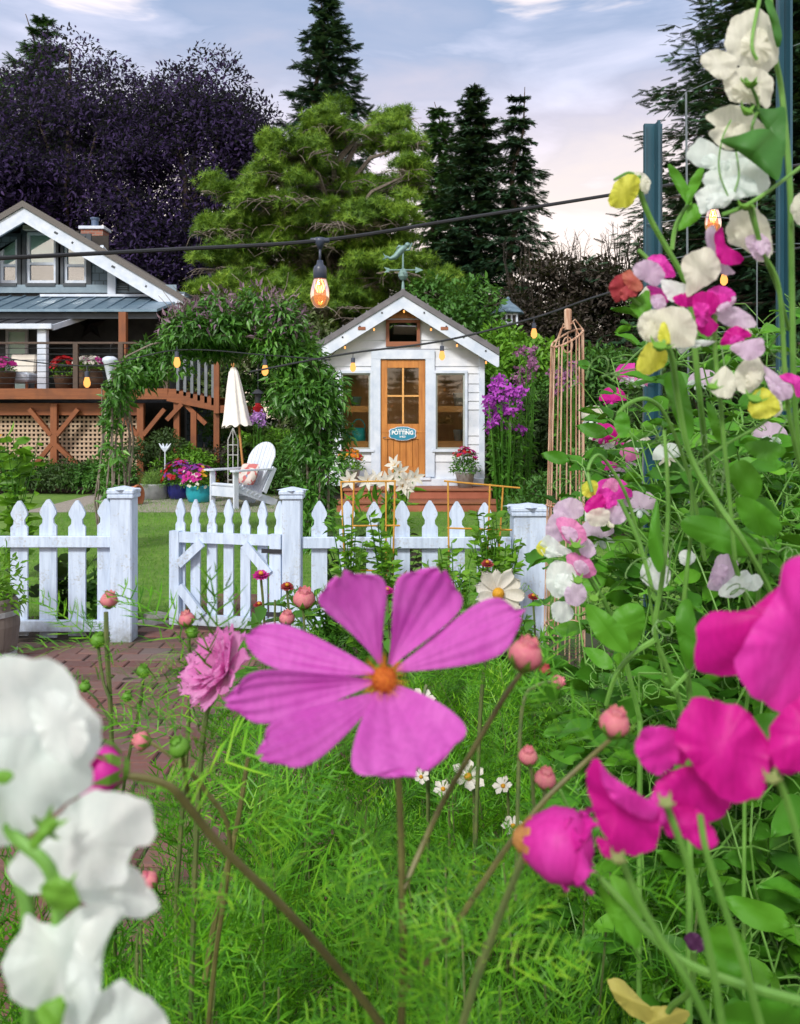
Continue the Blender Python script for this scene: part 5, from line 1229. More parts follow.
# ------------------------------------------------------------------ string lights
M_bulb = glassy('bulb_glass', (1, .62, .42, 1), .14, glow=((1, .34, .10, 1), .16)); M_fil = emit('filament', (1, .36, .06, 1), 14); M_glow = emit('small_bulb', (1, .42, .11, 1), .75)
M_fit = solid('socket_blue', (.025, .035, .06), (.045, .06, .095), .4)
def bulb(parent, top, s, near=True):                        # top = cable point
    b = MB(); t0 = Vector(top); x, y, z = t0
    if near:
        b.lathe([(.0, .008), (.016, .008), (.018, -.004), (.012, -.014), (.007, -.026), (.0, -.026)], t0, 14); b.bar((x-.03, y, z), (x+.03, y, z-.0), .02, .014, bev=.004)
        b.tube([(x, y, z-.02), (x, y, z-.07)], .004, 8)
        b.lathe([(0, -.062), (.009, -.062), (.011, -.075), (.019, -.082), (.021, -.09), (.021, -.118), (.019, -.12), (0, -.12)], t0, 18)
        so = b.build('lamp_socket', M_fit, parent, True)
        b = MB(); b.lathe([(.0185, -.118), (.022, -.128), (.028, -.150), (.0305, -.168), (.029, -.185), (.022, -.201), (.012, -.209), (0, -.2105)], t0, 24); bo = b.build('bulb', M_bulb, so, True)
        b = MB()
        b.tube([(x-.004, y, z-.12), (x-.010, y, z-.138)], .0012, 6); b.tube([(x+.004, y, z-.12), (x+.010, y, z-.138)], .0012, 6)
        b.tube([(x-.010, y, z-.138), (x-.0125, y-.003, z-.148), (x-.008, y, z-.160), (x-.004, y, z-.143), (x, y+.002, z-.162), (x+.004, y, z-.143), (x+.008, y-.002, z-.160), (x+.0125, y, z-.148), (x+.010, y, z-.138)], .0022, 6)
        b.build('filament', M_fil, so)
    else:
        b.tube([t0, t0-Vector((0, 0, .05*s))], .004*s, 5); b.lathe([(0, -.045*s), (.02*s, -.05*s), (.021*s, -.10*s), (0, -.10*s)], t0, 10); so = b.build('lamp_socket', M_fit, parent)
        b = MB(); b.lathe([(.018*s, -.10*s), (.030*s, -.145*s), (.028*s, -.17*s), (.012*s, -.19*s), (0, -.192*s)], t0, 12); b.build('bulb', M_glow, so, True)
def cable(b, pts, r, sag=0.0, n=6):
    out = []
    pts = [Vector(p) for p in pts]
    for i in range(len(pts)-1):
        p0, p1, p2, p3 = pts[max(i-1, 0)], pts[i], pts[i+1], pts[min(i+2, len(pts)-1)]
        for k in range(n):
            t = k/n; out.append(.5*((2*p1)+(p2-p0)*t+(2*p0-5*p1+4*p2-p3)*t*t+(3*p1-p0-3*p2+p3)*t**3))
    out.append(pts[-1]); b.tube(out, r, 7); return out
sl1 = thing('string_lights', 'thick black festoon cable with a big glowing bulb crossing the sky in front', 'string lights', P(320, 239, 2.65)); b = MB()
cable(b, [P(-160, 264, 2.1), P(0, 258, 2.3), P(160, 250, 2.5), P(320, 240.5, 2.65), P(460, 219, 2.85), P(610, 195, 3.05), P(713, 178, 3.2), P(900, 150, 3.5)], .0062)
b.build('cable', M_black, sl1); bulb(sl1, P(320, 240.5, 2.65), 1); bulb(sl1, P(713, 178, 3.2), 1)
sl2 = thing('string_lights', 'thin festoon cable with small bulbs swagged across the front of the shed', 'string lights', P(442, 342, 8)); b = MB()
cable(b, [P(250, 372, 8.4), P(345, 354, 8.2), P(442, 341, 8), P(534, 318, 7.6), P(605, 294, 7.2), P(724, 262, 6.6), P(850, 240, 6)], .010); b.build('cable', M_black, sl2)
for px, py, Y in ((353, 353, 8.2), (442, 341, 8), (534, 318, 7.6), (724, 262, 6.6)): bulb(sl2, P(px, py, Y), .95, False)
sl3 = thing('string_lights', 'festoon bulbs glowing under and beside the vine arbour', 'string lights', P(177, 350, 9.4)); b = MB()
cable(b, [P(-40, 352, 9.6), P(87, 366, 9.5), P(177, 350, 9.4), P(265, 355, 9.4), P(330, 360, 9.2)], .007); b.build('cable', M_black, sl3)
for px, py in ((87, 366), (177, 346), (265, 354)): bulb(sl3, P(px, py, 9.4), 1.25, False)
sl4 = thing('string_lights', 'row of tiny warm bulbs under the white gable edge of the shed', 'string lights', P(403, 310, YS-.25)); b = MB(); Yb = YS-.22
pts_ = [(330, 357), (345, 343), (374, 325), (404, 307), (431, 325), (457, 341), (486, 358)]
cable(b, [P(x, y, Yb) for x, y in pts_], .006); b.build('cable', M_black, sl4)
for x, y in pts_[1:]: bulb(sl4, P(x, y, Yb), .55, False)
# ------------------------------------------------------------------ blue-green posts with wires
M_post = solid('post_blue', (.010, .055, .085), (.018, .085, .12), .35, 6)
def tpost(label, px, Y, ztop, w):
    x = GX(px, Y); th = thing('metal_post', label, 'post', (x, Y, 0), 'blue-green metal posts'); b = MB(); b.box((x, Y, ztop/2), (w, .006, ztop)); b.box((x+w*.12, Y-.016, ztop/2), (.005, .03, ztop-.004)); b.box((x-w*.5, Y-.006, ztop/2), (.004, .012, ztop-.006)); b.build('post', M_post, th)
    b = MB()
    for k in range(int(ztop/.055)): b.box((x+w*.12, Y-.034, .06+k*.055), (.012, .008, .014))
    return th, x
tp1, x1 = tpost('blue-green metal post with its top against the sky', 653, 1.9, GZ(124, 1.9), .040)
tp2, x2 = tpost('blue-green metal post running off the top of the photo at the right', 783, 1.75, 2.75, .026)
nt = thing('support_netting', 'thin wire support netting strung between the blue-green posts', 'netting', (x1, 1.9, 0)); b = MB(); M_wire = solid('wire_grey', (.10, .13, .15), (.2, .24, .26), .5)
def wire(pts, r=.0011): b.tube([P(*q) for q in pts], r, 4)
wire([(653, 132, 1.9), (686, 92, 1.85), (783, 50, 1.75), (860, 20, 1.7)]); wire([(686, 92, 1.85), (688, 330, 1.85), (690, 700, 1.85)], .0022); wire([(757, 150, 1.8), (757, 700, 1.8)], .0014)
wire([(645, 222, 1.9), (645, 330, 1.9), (643, 520, 1.9)], .003)
for z in (225, 265, 330, 385, 440, 520, 600): wire([(640, z, 1.9), (700, z+random.uniform(-12, 4), 1.84), (783, z-random.uniform(0, 22), 1.75), (860, z-20, 1.7)], .0011)
wire([(653, 150, 1.9), (660, 225, 1.89), (648, 320, 1.9)], .0013)
b.build('wires', M_wire, nt)
# ------------------------------------------------------------------ petals, buds and blooms
M_cos = petal('cosmos_petal', (.62, .085, .54), (.77, .20, .69), .45, .5, 45)
M_dbl = petal('double_cosmos_petal', (.80, .27, .64), (.92, .48, .80), .55, .5, 60)
M_pkb = petal('bud_pink', (.66, .17, .26), (.72, .36, .30), .3, .5, 200)
M_hot = petal('hot_pink_petal', (.56, .008, .25), (.74, .02, .38), .45, .5, 60)
M_pink = petal('pink_petal', (.62, .02, .34), (.72, .07, .48), .35, .5, 60)
M_rose = petal('rose_pink_petal', (.62, .16, .40), (.72, .30, .52), .35, .5, 60)
M_mv = petal('pale_mauve_petal', (.68, .50, .72), (.86, .76, .88), .55, .5, 60)
M_cream = petal('cream_petal', (.80, .80, .66), (.92, .92, .83), .55, .5, 40)
M_wht = petal('white_petal', (.78, .90, .88), (.93, .95, .92), .555, .5, 30)
M_crim = petal('crimson_wilted', (.30, .02, .04), (.45, .10, .09), .25, .6, 80)
M_ylw = petal('yellow_green_bud', (.55, .58, .04), (.76, .76, .14), .35, .5, 60)
M_stem = solid('cosmos_stem', (.06, .11, .03), (.13, .15, .05), .5, 60)
M_stemd = solid('cosmos_stem_dark', (.07, .065, .02), (.14, .14, .04), .55, 60)
M_pstem = solid('pea_stem', (.08, .22, .03), (.15, .34, .06), .5, 40)
M_sepal = foliage('sepal_green', [(.04, .10, .02), (.08, .17, .03), (.14, .24, .05)], .2)
M_feath = foliage('cosmos_thread_leaf', [(.006, .028, .004), (.026, .10, .007), (.085, .235, .014), (.24, .44, .03)], .38, .45, 4, varn=.5)  # ramp ends put shaded gaps and bright highlights into the leaf colour
M_gcov = foliage('ground_leaf', [(.010, .035, .008), (.03, .09, .012), (.07, .17, .02)], .2, .5, 5, varn=.5)
M_peal = foliage('sweet_pea_leaf', [(.010, .040, .007), (.042, .135, .014), (.115, .26, .028)], .25, .5, 6, spec=.25, varn=.5)
M_tend = solid('tendril', (.10, .22, .06), (.17, .32, .09), .5, 30)

def petal_grid(mb, base, tip, width, normal, bend=.08, cup=.12, nu=16, nv=10, teeth=.05, wave=.03, pw=.75, end=5, seed=0, ridge=.012, roll=0.0):
    r = random.Random(seed); base, tip = Vector(base), Vector(tip); ax = tip-base; L = ax.length; x = ax/L
    n = Vector(normal); n = (n-x*n.dot(x)).normalized(); n = (n*math.cos(roll)+n.cross(x)*math.sin(roll)).normalized(); s = n.cross(x); vs = []; ph = r.uniform(0, 6)
    for i in range(nu+1):
        t = i/nu; wd = width*(t**pw*(1-t**end*.96)**.5*1.12+.05*(1-t))
        for j in range(nv+1):
            q = j/nv*2-1
            tt = t+teeth*t**8*(math.cos(q*7+ph)*.5-.35*q*q)-.06*t*t*q*q
            p = base+x*(L*tt)+s*(q*wd/2)+n*(L*(bend*t*t*1.2-bend*.5*t)+width*(cup*q*q*math.sin(t*PI*.8+.3)+ridge*math.cos(q*14)*t+wave*math.sin(q*3+t*5+ph)*t))
            vs.append(p)
    fs = [(i*(nv+1)+j, i*(nv+1)+j+1, (i+1)*(nv+1)+j+1, (i+1)*(nv+1)+j) for i in range(nu) for j in range(nv)]
    mb.add(vs, fs)
def smooth_poly(pts, n=72):
    pts = [Vector((a, c)) for a, c in pts]; k = len(pts); out = []
    per = [(pts[(i+1) % k]-pts[i]).length for i in range(k)]; tot = sum(per)
    for i in range(k):
        p0, p1, p2, p3 = pts[i-1], pts[i], pts[(i+1) % k], pts[(i+2) % k]; m = max(2, round(n*per[i]/tot))
        for q in range(m):
            t = q/m; out.append(.5*((2*p1)+(p2-p0)*t+(2*p0-5*p1+4*p2-p3)*t*t+(3*p1-p0-3*p2+p3)*t**3))
    return out
def poly_petal(mb, pts, Y, bulge=.09, tilt=None, ruffle=.045, seed=0, rings=9, fold=.0, edge=.02):
    """curved ruffled petal: outline at its own distance, real size, domed and tilted in depth"""
    r = random.Random(seed); ol = smooth_poly(pts); n = len(ol); c = sum(ol, Vector((0, 0)))/n
    size = max((p-c).length for p in ol)
    e_ = [r.uniform(0, 6) for _ in range(3)]; ol = [p+(p-c)*edge*(math.sin(i*2*PI/n*7+e_[0])+.8*math.sin(i*2*PI/n*13+e_[1])+.5*math.sin(i*2*PI/n*23+e_[2])) for i, p in enumerate(ol)]
    tx, ty = tilt if tilt else (r.uniform(-.5, .5), r.uniform(-.45, .45)); ph = [r.uniform(0, 6) for _ in range(4)]; fd = r.uniform(0, PI)
    def depth(p, f):
        u, v = (p.x-c.x)/size, (p.y-c.y)/size; a = math.atan2(v, u); w = u*math.cos(fd)+v*math.sin(fd)
        return size*(-bulge*(1-f*f)+tx*u*.5+ty*v*.5+f**3*ruffle*(math.sin(a*5+ph[0])+.7*math.sin(a*9+ph[1])+.45*math.sin(a*15+ph[2]))+.06*math.sin(u*5+ph[2])*math.sin(v*4+ph[3])+.035*math.sin(w*9+ph[1])+fold*abs(w))
    vs = [P(c.x, c.y, Y+depth(c, 0)*Y/F)]
    for k in range(1, rings+1):
        f = k/rings
        for p in ol:
            q = c+(p-c)*f; vs.append(P(q.x, q.y, Y+depth(q, f)*Y/F))
    fs = [(0, 1+j, 1+(j+1) % n) for j in range(n)]
    for k in range(rings-1):
        o = 1+k*n; fs += [(o+j, o+n+j, o+n+(j+1) % n, o+(j+1) % n) for j in range(n)]
    mb.add(vs, fs)
def spline(pts, n=6):
    pts = [Vector(p) for p in pts]; out = []
    for i in range(len(pts)-1):
        p0, p1, p2, p3 = pts[max(i-1, 0)], pts[i], pts[i+1], pts[min(i+2, len(pts)-1)]
        for k in range(n):
            t = k/n; out.append(.5*((2*p1)+(p2-p0)*t+(2*p0-5*p1+4*p2-p3)*t*t+(3*p1-p0-3*p2+p3)*t**3))
    return out+[pts[-1]]
def stem_px(mb, pl, Y, r0, r1=None, ground=None, n=6):      # px path; optional run down to the soil
    pts = [P(a[0], a[1], a[2] if len(a) > 2 else Y) for a in pl]
    s = spline(pts)
    if ground is not None: s.append(Vector((pts[-1].x+ground[0], pts[-1].y+ground[1], .01)))
    k = len(s); r1 = r1 or r0; mb.tube(s, [r0+(r1-r0)*i/(k-1) for i in range(k)], n); return s
def petal_star(mb, c, nrm, n, L, w, lift=.2, seed=0, up=None, **kw):
    rr = random.Random(seed); c = Vector(c); nrm = Vector(nrm).normalized(); u = nrm.orthogonal().normalized(); v = nrm.cross(u); a0 = rr.uniform(0, 6)
    for k in range(n):
        a = a0+2*PI*k/n+rr.uniform(-.08, .08); d = u*math.cos(a)+v*math.sin(a); l = L*rr.uniform(.9, 1.08)
        petal_grid(mb, c+d*L*.08, c+d*l+nrm*lift*L, w, nrm, seed=seed*31+k, **kw)
def sepals(parent, c, ax, r, n=8, L=1.6, mat=None, refl=.5):
    mb = MB(); c, ax = Vector(c), Vector(ax).normalized(); u = ax.orthogonal().normalized(); v = ax.cross(u)
    for k in range(n):
        a = 2*PI*k/n; d = u*math.cos(a)+v*math.sin(a); s = ax.cross(d)
        p0 = c+d*r*.35-ax*r*.5; p1 = c+d*r*1.02+ax*r*.1*(1-refl); p2 = c+d*r*(1.0+refl*.9)+ax*r*L*(.8-refl)
        mb.add([p0-s*r*.22, p0+s*r*.22, p1+s*r*.2, p1-s*r*.2, p2], [(0, 1, 2, 3), (3, 2, 4)])
    mb.lathe([(0, -.62*r), (.3*r, -.6*r), (.62*r, -.3*r), (.7*r, 0)], c, 12, ax)
    return mb.build('sepals', mat or M_sepal, parent)
def bud(parent, c, ax, r, mat=None, nm='bud', refl=.35):
    mb = MB(); c = Vector(c); mb.lathe([(0, -.75*r), (.6*r, -.62*r), (.95*r, -.15*r), (.98*r, .2*r), (.75*r, .68*r), (.4*r, .9*r), (0, .96*r)], c, 18, ax)
    o = mb.build(nm, mat or M_pkb, parent, True)
    # overlapping petal tips of the bud
    q = MB(); ax = Vector(ax).normalized(); u = ax.orthogonal().normalized(); v = ax.cross(u)
    for k in range(7):
        a = 2*PI*k/7; d = u*math.cos(a)+v*math.sin(a); petal_grid(q, c+d*r*.93-ax*r*.2, c+d*r*.22+ax*r*1.02, r*.9, d, .35, -.12, 6, 4, .0, .02, seed=k)
    q.build('petal', mat or M_pkb, o, True); sepals(o, c-ax*r*.22, ax, r*1.08, refl=refl); return o

# ------------------------------------------------------------------ the big pink cosmos
YC = .32
ORCH = []
th = thing('cosmos_plant', 'pink cosmos in the front with one huge wide open flower of seven petals', 'flowering plant', (0, YC+.09, 0))
cc = P(384, 677, YC); nrm = Vector((.05, -1, .22))
disc = MB(); disc.lathe([(0, -.002), (.0040, -.001), (.0048, .0025), (.0041, .0050), (.0025, .0062), (0, .0066)], cc+Vector((0, -.002, 0)), 18, nrm)
rr = np.random.default_rng(5); d = randdir(150); d[:, 1] = -np.abs(d[:, 1]); q = np.array(cc)+np.array([0, -.003, .0005])+d*np.array([.0044, .004, .0044])
V, Fc = scatter(T_BLADE, q, frames(d, randdir(150)), .0058); 
cup = MB(); 
mbp = []
for k, (tx, ty, wpx, dy, bx, by, kw) in enumerate((
        (343, 570, 90, -.012, 380, 664, dict(pw=1.15, end=6, roll=.25)), (441, 566, 90, -.010, 390, 664, dict(pw=1.1, end=6, roll=-.2)), (527, 612, 72, -.022, 396, 670, dict(pw=.9, end=4, bend=.10, roll=.3)),
        (420, 779, 120, -.036, 387, 688, dict(pw=.72, end=9, teeth=.07, roll=.1)), (256, 764, 68, -.034, 380, 692, dict(pw=.85, end=4, bend=.14, roll=-.4)), (225, 697, 70, -.010, 374, 681, dict(pw=.9, end=5, roll=.35)), (246, 637, 58, .010, 374, 672, dict(pw=.8, end=4, roll=-.25)))):
    mb = MB(); petal_grid(mb, P(bx, by, YC-.001-.0008*k), P(tx, ty, YC+dy-.0006*k), wpx*YC/F, nrm+Vector((0, 0, .0)), seed=60+k, nu=26, nv=26, wave=.03, ridge=.022, cup=.10 if k % 2 else -.06, **kw); mbp.append(mb)
fl = mbp[0].build('flower', M_cos, th, True)
for mb in mbp[1:]: mb.build('petal', M_cos, fl, True)
disc.build('disc', petal('disc_orange', (.36, .07, .012), (.58, .19, .02), .05, .8, 900), fl, True)
tri_mesh('stamens', V, Fc, petal('stamen_gold', (.55, .16, .02), (.78, .42, .04), .1, .6, 900), fl)
b = MB(); stem_px(b, [(384, 682, YC+.006), (392, 730, YC+.02), (399, 790, YC+.022), (402, 880, YC+.025), (403, 960, YC+.03), (400, 1060, YC+.04)], YC, .0012, .0018, (-.01, .06)); b.build('stem', M_stemd, th)
sepals(fl, cc+Vector((0, .006, 0)), nrm, .006, 8, 1.3, None, .6)
b = MB(); s = stem_px(b, [(522, 672, .345), (505, 696, .345), (470, 755, .35), (438, 812, .355), (404, 888, .345)], .35, .0010, .0013); b.build('side_stem', M_stemd, th); bud(th, P(525, 657, .345), (.25, -.2, 1), .0071)
b = MB(); stem_px(b, [(612, 738, .36), (585, 762, .36), (545, 800, .355), (505, 850, .352), (455, 925, .35), (403, 992, .35)], .35, .0009, .0015); b.build('side_stem', M_stemd, th); bud(th, P(614, 725, .36), (.2, -.2, 1), .0066)
th2 = thing('cosmos_plant', 'cosmos plant with small round pink buds below and right of the huge pink flower', 'flowering plant', (.02, .55, 0)); b = MB()
stem_px(b, [(545, 788, .46), (540, 830, .46), (515, 880, .46), (480, 960, .47), (455, 1060, .5)], .46, .0012, .002, (-.02, .06)); stem_px(b, [(530, 765, .46), (533, 790, .46), (535, 850, .46)], .46, .0011); b.build('stem', M_stem, th2)
bud(th2, P(545, 780, .46), (.1, -.3, 1), .0060); bud(th2, P(528, 757, .46), (0, -.4, 1), .0052); 
b = MB(); stem_px(b, [(557, 682, .62), (540, 684, .62), (524, 700, .62), (519, 760, .62), (516, 900, .62)], .62, .0013, .0016); b.build('side_stem', M_stem, th2); bud(th2, P(557, 682, .62), (1, -.2, .2), .0052); bud(th2, P(545, 671, .64), (.2, 0, 1), .0046, M_crim)
# magenta half-open double bloom on the right
th = thing('cosmos_plant', 'cosmos with a half-open magenta double bloom right of the huge pink flower', 'flowering plant', (.06, .42, 0)); c = P(560, 845, .30); ax = Vector((1, -.25, -.05))
mb = MB()
for k in range(16):
    a = 2*PI*k/16+.2*(k % 3); u = ax.orthogonal().normalized(); v = ax.cross(u).normalized(); d = u*math.cos(a)+v*math.sin(a); ring = (k % 2)*.25
    petal_grid(mb, c-ax*.0135+d*.0035, c+ax*(.0125-.004*(k % 3))+d*(.0105-.004*ring*2), .0165, d, .25, -.22, 12, 8, .09, .06, .55, 5, seed=200+k)
core = MB(); core.lathe([(0, -.014), (.007, -.012), (.0125, -.003), (.0125, .004), (.009, .010), (0, .012)], c, 18, ax)
fl = mb.build('flower', M_pink, th, True); core.build('bloom_core', M_pink, fl, True); sepals(fl, c-ax*.0115, ax, .0075, 8, 1.4, petal('sepal_orange', (.45, .22, .05), (.60, .32, .12)), .25)
b = MB(); stem_px(b, [(524, 850, .30), (517, 872, .302), (498, 920, .31), (470, 1000, .32), (450, 1070, .33)], .3, .0013, .0017, (-.02, .06)); b.build('stem', M_stem, th)
# double pink cosmos on the left
th = thing('cosmos_plant', 'cosmos with a ruffled light pink double bloom above the brick path', 'flowering plant', (GX(203, .62), .64, 0)); c = P(226, 672, .60); ax = Vector((-.62, -.55, .55)).normalized()
u = ax.orthogonal().normalized(); v = ax.cross(u); ml = []
for ring, (n_, L_, lift, w_) in enumerate(((9, .035, .35, .021), (10, .032, .75, .018), (9, .028, 1.15, .016), (7, .023, 1.7, .013))):
    for k in range(n_):
        a = 2*PI*k/n_+ring*.37; d = (u*math.cos(a)+v*math.sin(a)); dr = (d+ax*lift).normalized(); mb = MB()
        petal_grid(mb, c+d*.003, c+dr*L_*random.uniform(.88, 1.1), w_, ax*1.0-d*.5, .10*random.uniform(-1, 1.4), .16, 12, 8, .12, .07, .6, 5, seed=300+ring*20+k); ml.append(mb)
base_ = MB()
for mb in ml[:9]: base_.add(mb.v, mb.f)
fl = base_.build('flower', M_dbl, th, True); rest = MB()
for mb in ml[9:]: rest.add(mb.v, mb.f)
rest.build('inner_petals', M_dbl, fl, True); sepals(fl, c, ax, .007, 8, 1.6, None, .6)
b = MB(); stem_px(b, [(228, 676, .60), (217, 690, .605), (207, 712, .61), (201, 760, .615), (196, 850, .63), (190, 1040, .66)], .6, .0018, .0022, (0, .05)); b.build('stem', M_stem, th)
# white cosmos with a gold centre
th = thing('cosmos_plant', 'cosmos with one white flower and gold centre, right of the huge pink flower', 'flowering plant', (GX(500, 1.05), 1.1, 0)); c = P(497, 593, 1.02); ax = Vector((.12, -1, .08)).normalized(); ml = []
for k in range(11):
    u = ax.orthogonal().normalized(); v = ax.cross(u); a = 2*PI*k/11; d = u*math.cos(a)+v*math.sin(a); mb = MB(); petal_grid(mb, c+d*.003, c+d*.031*random.uniform(.88, 1.1)+ax*(.004 if k % 2 else .010), .0175, ax, .08, .1, 12, 8, .16, .06, .65, 6, seed=400+k); ml.append(mb)
fb = MB()
for m in ml: fb.add(m.v, m.f)
fl = fb.build('flower', M_whp, th, True); b = MB(); b.lathe([(0, -.002), (.006, 0), (.0075, .004), (.004, .008), (0, .009)], c+ax*.003, 14, ax); b.build('disc', M_yel, fl, True); sepals(fl, c-ax*.004, ax, .006)
b = MB(); stem_px(b, [(495, 603, 1.03), (488, 640, 1.05), (480, 720, 1.06), (474, 900, 1.08)], 1, .0022, .0028, (0, .05)); b.build('stem', M_stem, th)
# buds on the left over the path
th = thing('cosmos_plant', 'cosmos with pink buds on upright stems in front of the left gate post', 'flowering plant', (GX(112, .85), .9, 0)); b = MB()
stem_px(b, [(106, 612, .82), (107, 650, .82), (111, 720, .83), (113, 820, .85), (115, 1000, .9)], .82, .0022, .003, (0, .05)); stem_px(b, [(98, 645, .82), (103, 680, .82), (110, 700, .82)], .82, .0015); stem_px(b, [(143, 680, .84), (140, 705, .84), (131, 745, .85), (122, 800, .86), (115, 880, .87)], .84, .0016); stem_px(b, [(86, 690, .84), (97, 700, .84), (110, 720, .84)], .84, .0013); b.build('stem', M_stem, th)
for px, py, r_, m_ in ((109, 601, .0085, None), (98, 641, .0075, M_sepal), (143, 672, .0065, M_sepal), (85, 687, .0055, M_sepal), (127, 697, .005, M_sepal)): bud(th, P(px, py, .82), (.15, -.1, 1), r_, m_, 'bud', .8)
th = thing('cosmos_plant', 'cosmos with a pale pink bud hanging beside the ruffled double bloom', 'flowering plant', (GX(190, .8), .84, 0)); b = MB()
stem_px(b, [(188, 625, .78), (190, 680, .79), (186, 760, .8), (176, 900, .83)], .8, .0018, .0025, (0, .04)); b.build('stem', M_stem, th); bud(th, P(187, 620, .78), (-.2, -.2, 1), .0075); bud(th, P(192, 633, .78), (.3, -.2, .6), .0055, M_sepal)
th = thing('cosmos_plant', 'cosmos with a large opening magenta bud against the white sweet pea', 'flowering plant', (GX(330, .42), .46, 0)); c = P(108, 770, .30); ax = Vector((-1, -.25, .05)).normalized()
b = MB(); stem_px(b, [(128, 776, .30), (150, 779, .302), (172, 788, .305), (188, 806, .31), (220, 845, .32), (300, 925, .335), (372, 1012, .35), (400, 1060, .36)], .3, .0014, .0018, (0, .06)); b.build('stem', M_stemd, th); o = bud(th, c, ax, .0083, M_pink)
mb = MB(); 
for k, (px, py) in enumerate(((82, 798), (92, 752), (86, 770))): petal_grid(mb, P(104, 768, .296), P(px, py, .292), .009, (0, -1, .1), .1, .2, 10, 6, .05, .08, .6, 5, seed=k)
mb.build('petal', M_pink, o, True)
th = thing('cosmos_plant', 'cosmos with small buds on thin arching stems left of the huge pink flower', 'flowering plant', (GX(230, .55), .6, 0)); b = MB()
stem_px(b, [(150, 742, .5), (165, 752, .5), (185, 768, .5), (205, 790, .51), (230, 840, .52), (215, 960, .55), (205, 1060, .58)], .5, .0010, .0018, (0, .05)); stem_px(b, [(182, 752, .46), (186, 780, .48), (190, 800, .5)], .46, .0012); stem_px(b, [(248, 758, .6), (236, 830, .6), (217, 910, .6), (205, 982, .6)], .6, .0016, .0024); b.build('stem', M_stemd, th)
bud(th, P(143, 741, .5), (-1, -.2, .3), .0056); bud(th, P(180, 748, .46), (-.4, -.5, 1), .0058, M_sepal); bud(th, P(150, 881, .5), (-.5, -.3, .6), .0055)
th = thing('cosmos_plant', 'cosmos with pink opening buds among the zinnias by the gate', 'flowering plant', (GX(300, 1.5), 1.6, 0)); b = MB()
for px, py in ((303, 603), (286, 622), (275, 596), (318, 640)): stem_px(b, [(px, py+4, 1.5), (px+3, py+60, 1.5), (305, 760, 1.5)], 1.5, .0022, .0026, (0, .05))
b.build('stem', M_stem, th)
for px, py, r_ in ((304, 600, .020), (287, 619, .014)): bud(th, P(px, py, 1.5), (.1, -.3, 1), r_)
# zinnias
def zinnia(label, px, py, Y, r, mat, tall=True):
    th = thing('zinnia_plant', label, 'flowering plant', (GX(px, Y), Y+.02, 0)); c = P(px, py, Y); ax = Vector((.05, -.35, 1)).normalized(); mb = MB()
    for ring, (n_, l_) in enumerate(((14, 1.0), (12, .8), (9, .55))): petal_star(mb, c+ax*r*.18*ring, ax, n_, r*l_, r*.42, .1+.15*ring, seed=ring*7+int(px), nu=5, nv=4)
    fl = mb.build('flower', mat, th, True); b = MB(); b.lathe([(0, 0), (r*.3, 0), (r*.2, r*.3), (0, r*.35)], c+ax*r*.35, 10, ax); b.build('disc', M_yel, fl, True)
    b = MB(); b.tube(spline([c, c+Vector((.01, .01, -.25)), Vector((c.x, Y+.02, 0))]), .004, 5); b.build('stem', M_stem, th); lp = [c+Vector((0, 0, -z)) for z in np.linspace(.08, .5, 9) for _ in (0, 1)]
    tri_mesh('foliage', *scatter(T_LEAF, np.array(lp), frames(rng.normal(size=(18, 3))*[1, 1, .3], np.array([0, 0, 1.])+rng.normal(size=(18, 3))*.3), .09), M_lf, th)
zinnia('hot pink zinnia standing in front of the white gate', 261, 577, 2.4, .026, M_mag); zinnia('small dark red zinnia below the hot pink zinnia at the gate', 259, 606, 2.5, .018, M_crim); zinnia('dull red zinnia beside the opening pink bud at the gate post', 287, 588, 2.4, .022, M_crim)
zinnia('tiny red zinnia above the white cosmos near the wide post', 487, 565, 3.6, .030, M_crim); zinnia('tiny crimson zinnia in front of the wide right fence post', 533, 598, 3.0, .022, M_crim); zinnia('orange marigold-like zinnia between the upper petals of the huge flower', 404, 583, 3.6, .035, M_org); zinnia('magenta zinnia between the upper petals of the huge flower', 387, 592, 3.4, .03, M_mag)
# ------------------------------------------------------------------ thread-leaved cosmos foliage
def feather_plant(x, Y, hh, n, size, spread, first, label, seed):
    th = thing('cosmos_plant', label, 'flowering plant', (x, Y, 0), 'flowerless cosmos plants in the front bed'); b = MB(); r = random.Random(seed); pos = []; dr = []
    for k in range(5):
        a = r.uniform(0, 6.28); e = Vector((x+spread*math.cos(a)*r.uniform(.2, 1), Y+spread*math.sin(a)*r.uniform(.2, 1), hh*r.uniform(.72, 1))); m = Vector((x+.3*(e.x-x), Y+.3*(e.y-Y), hh*.45)); pl = spline([(x, Y, 0), m, e], 5); b.tube(pl, [.0028-.0017*i/10 for i in range(len(pl))], 5)
        for s in range(n//5):
            f = 1-.75*r.uniform(0, 1)**1.3; q = pl[min(int(f*(len(pl)-1)), len(pl)-1)]; pos.append(q); aa = r.uniform(0, 6.28); dr.append((math.cos(aa), math.sin(aa), r.uniform(.4, 1.7)))
    b.build('stem', M_stem, th); pos = np.array(pos); dr = np.array(dr); parts = []; k = rng.integers(0, 4, len(pos))
    for q in range(4):
        mk = k == q
        if mk.any(): parts.append(scatter(T_FEATH[q], pos[mk], frames(dr[mk], np.array([0, 0, 1.])+rng.normal(size=(mk.sum(), 3))*.4), size*rng.uniform(.7, 1.25, mk.sum())))
    tri_mesh('foliage', *merge(parts), M_feath, th); return th
FL = 'feathery green cosmos plant without flowers in the front bed'
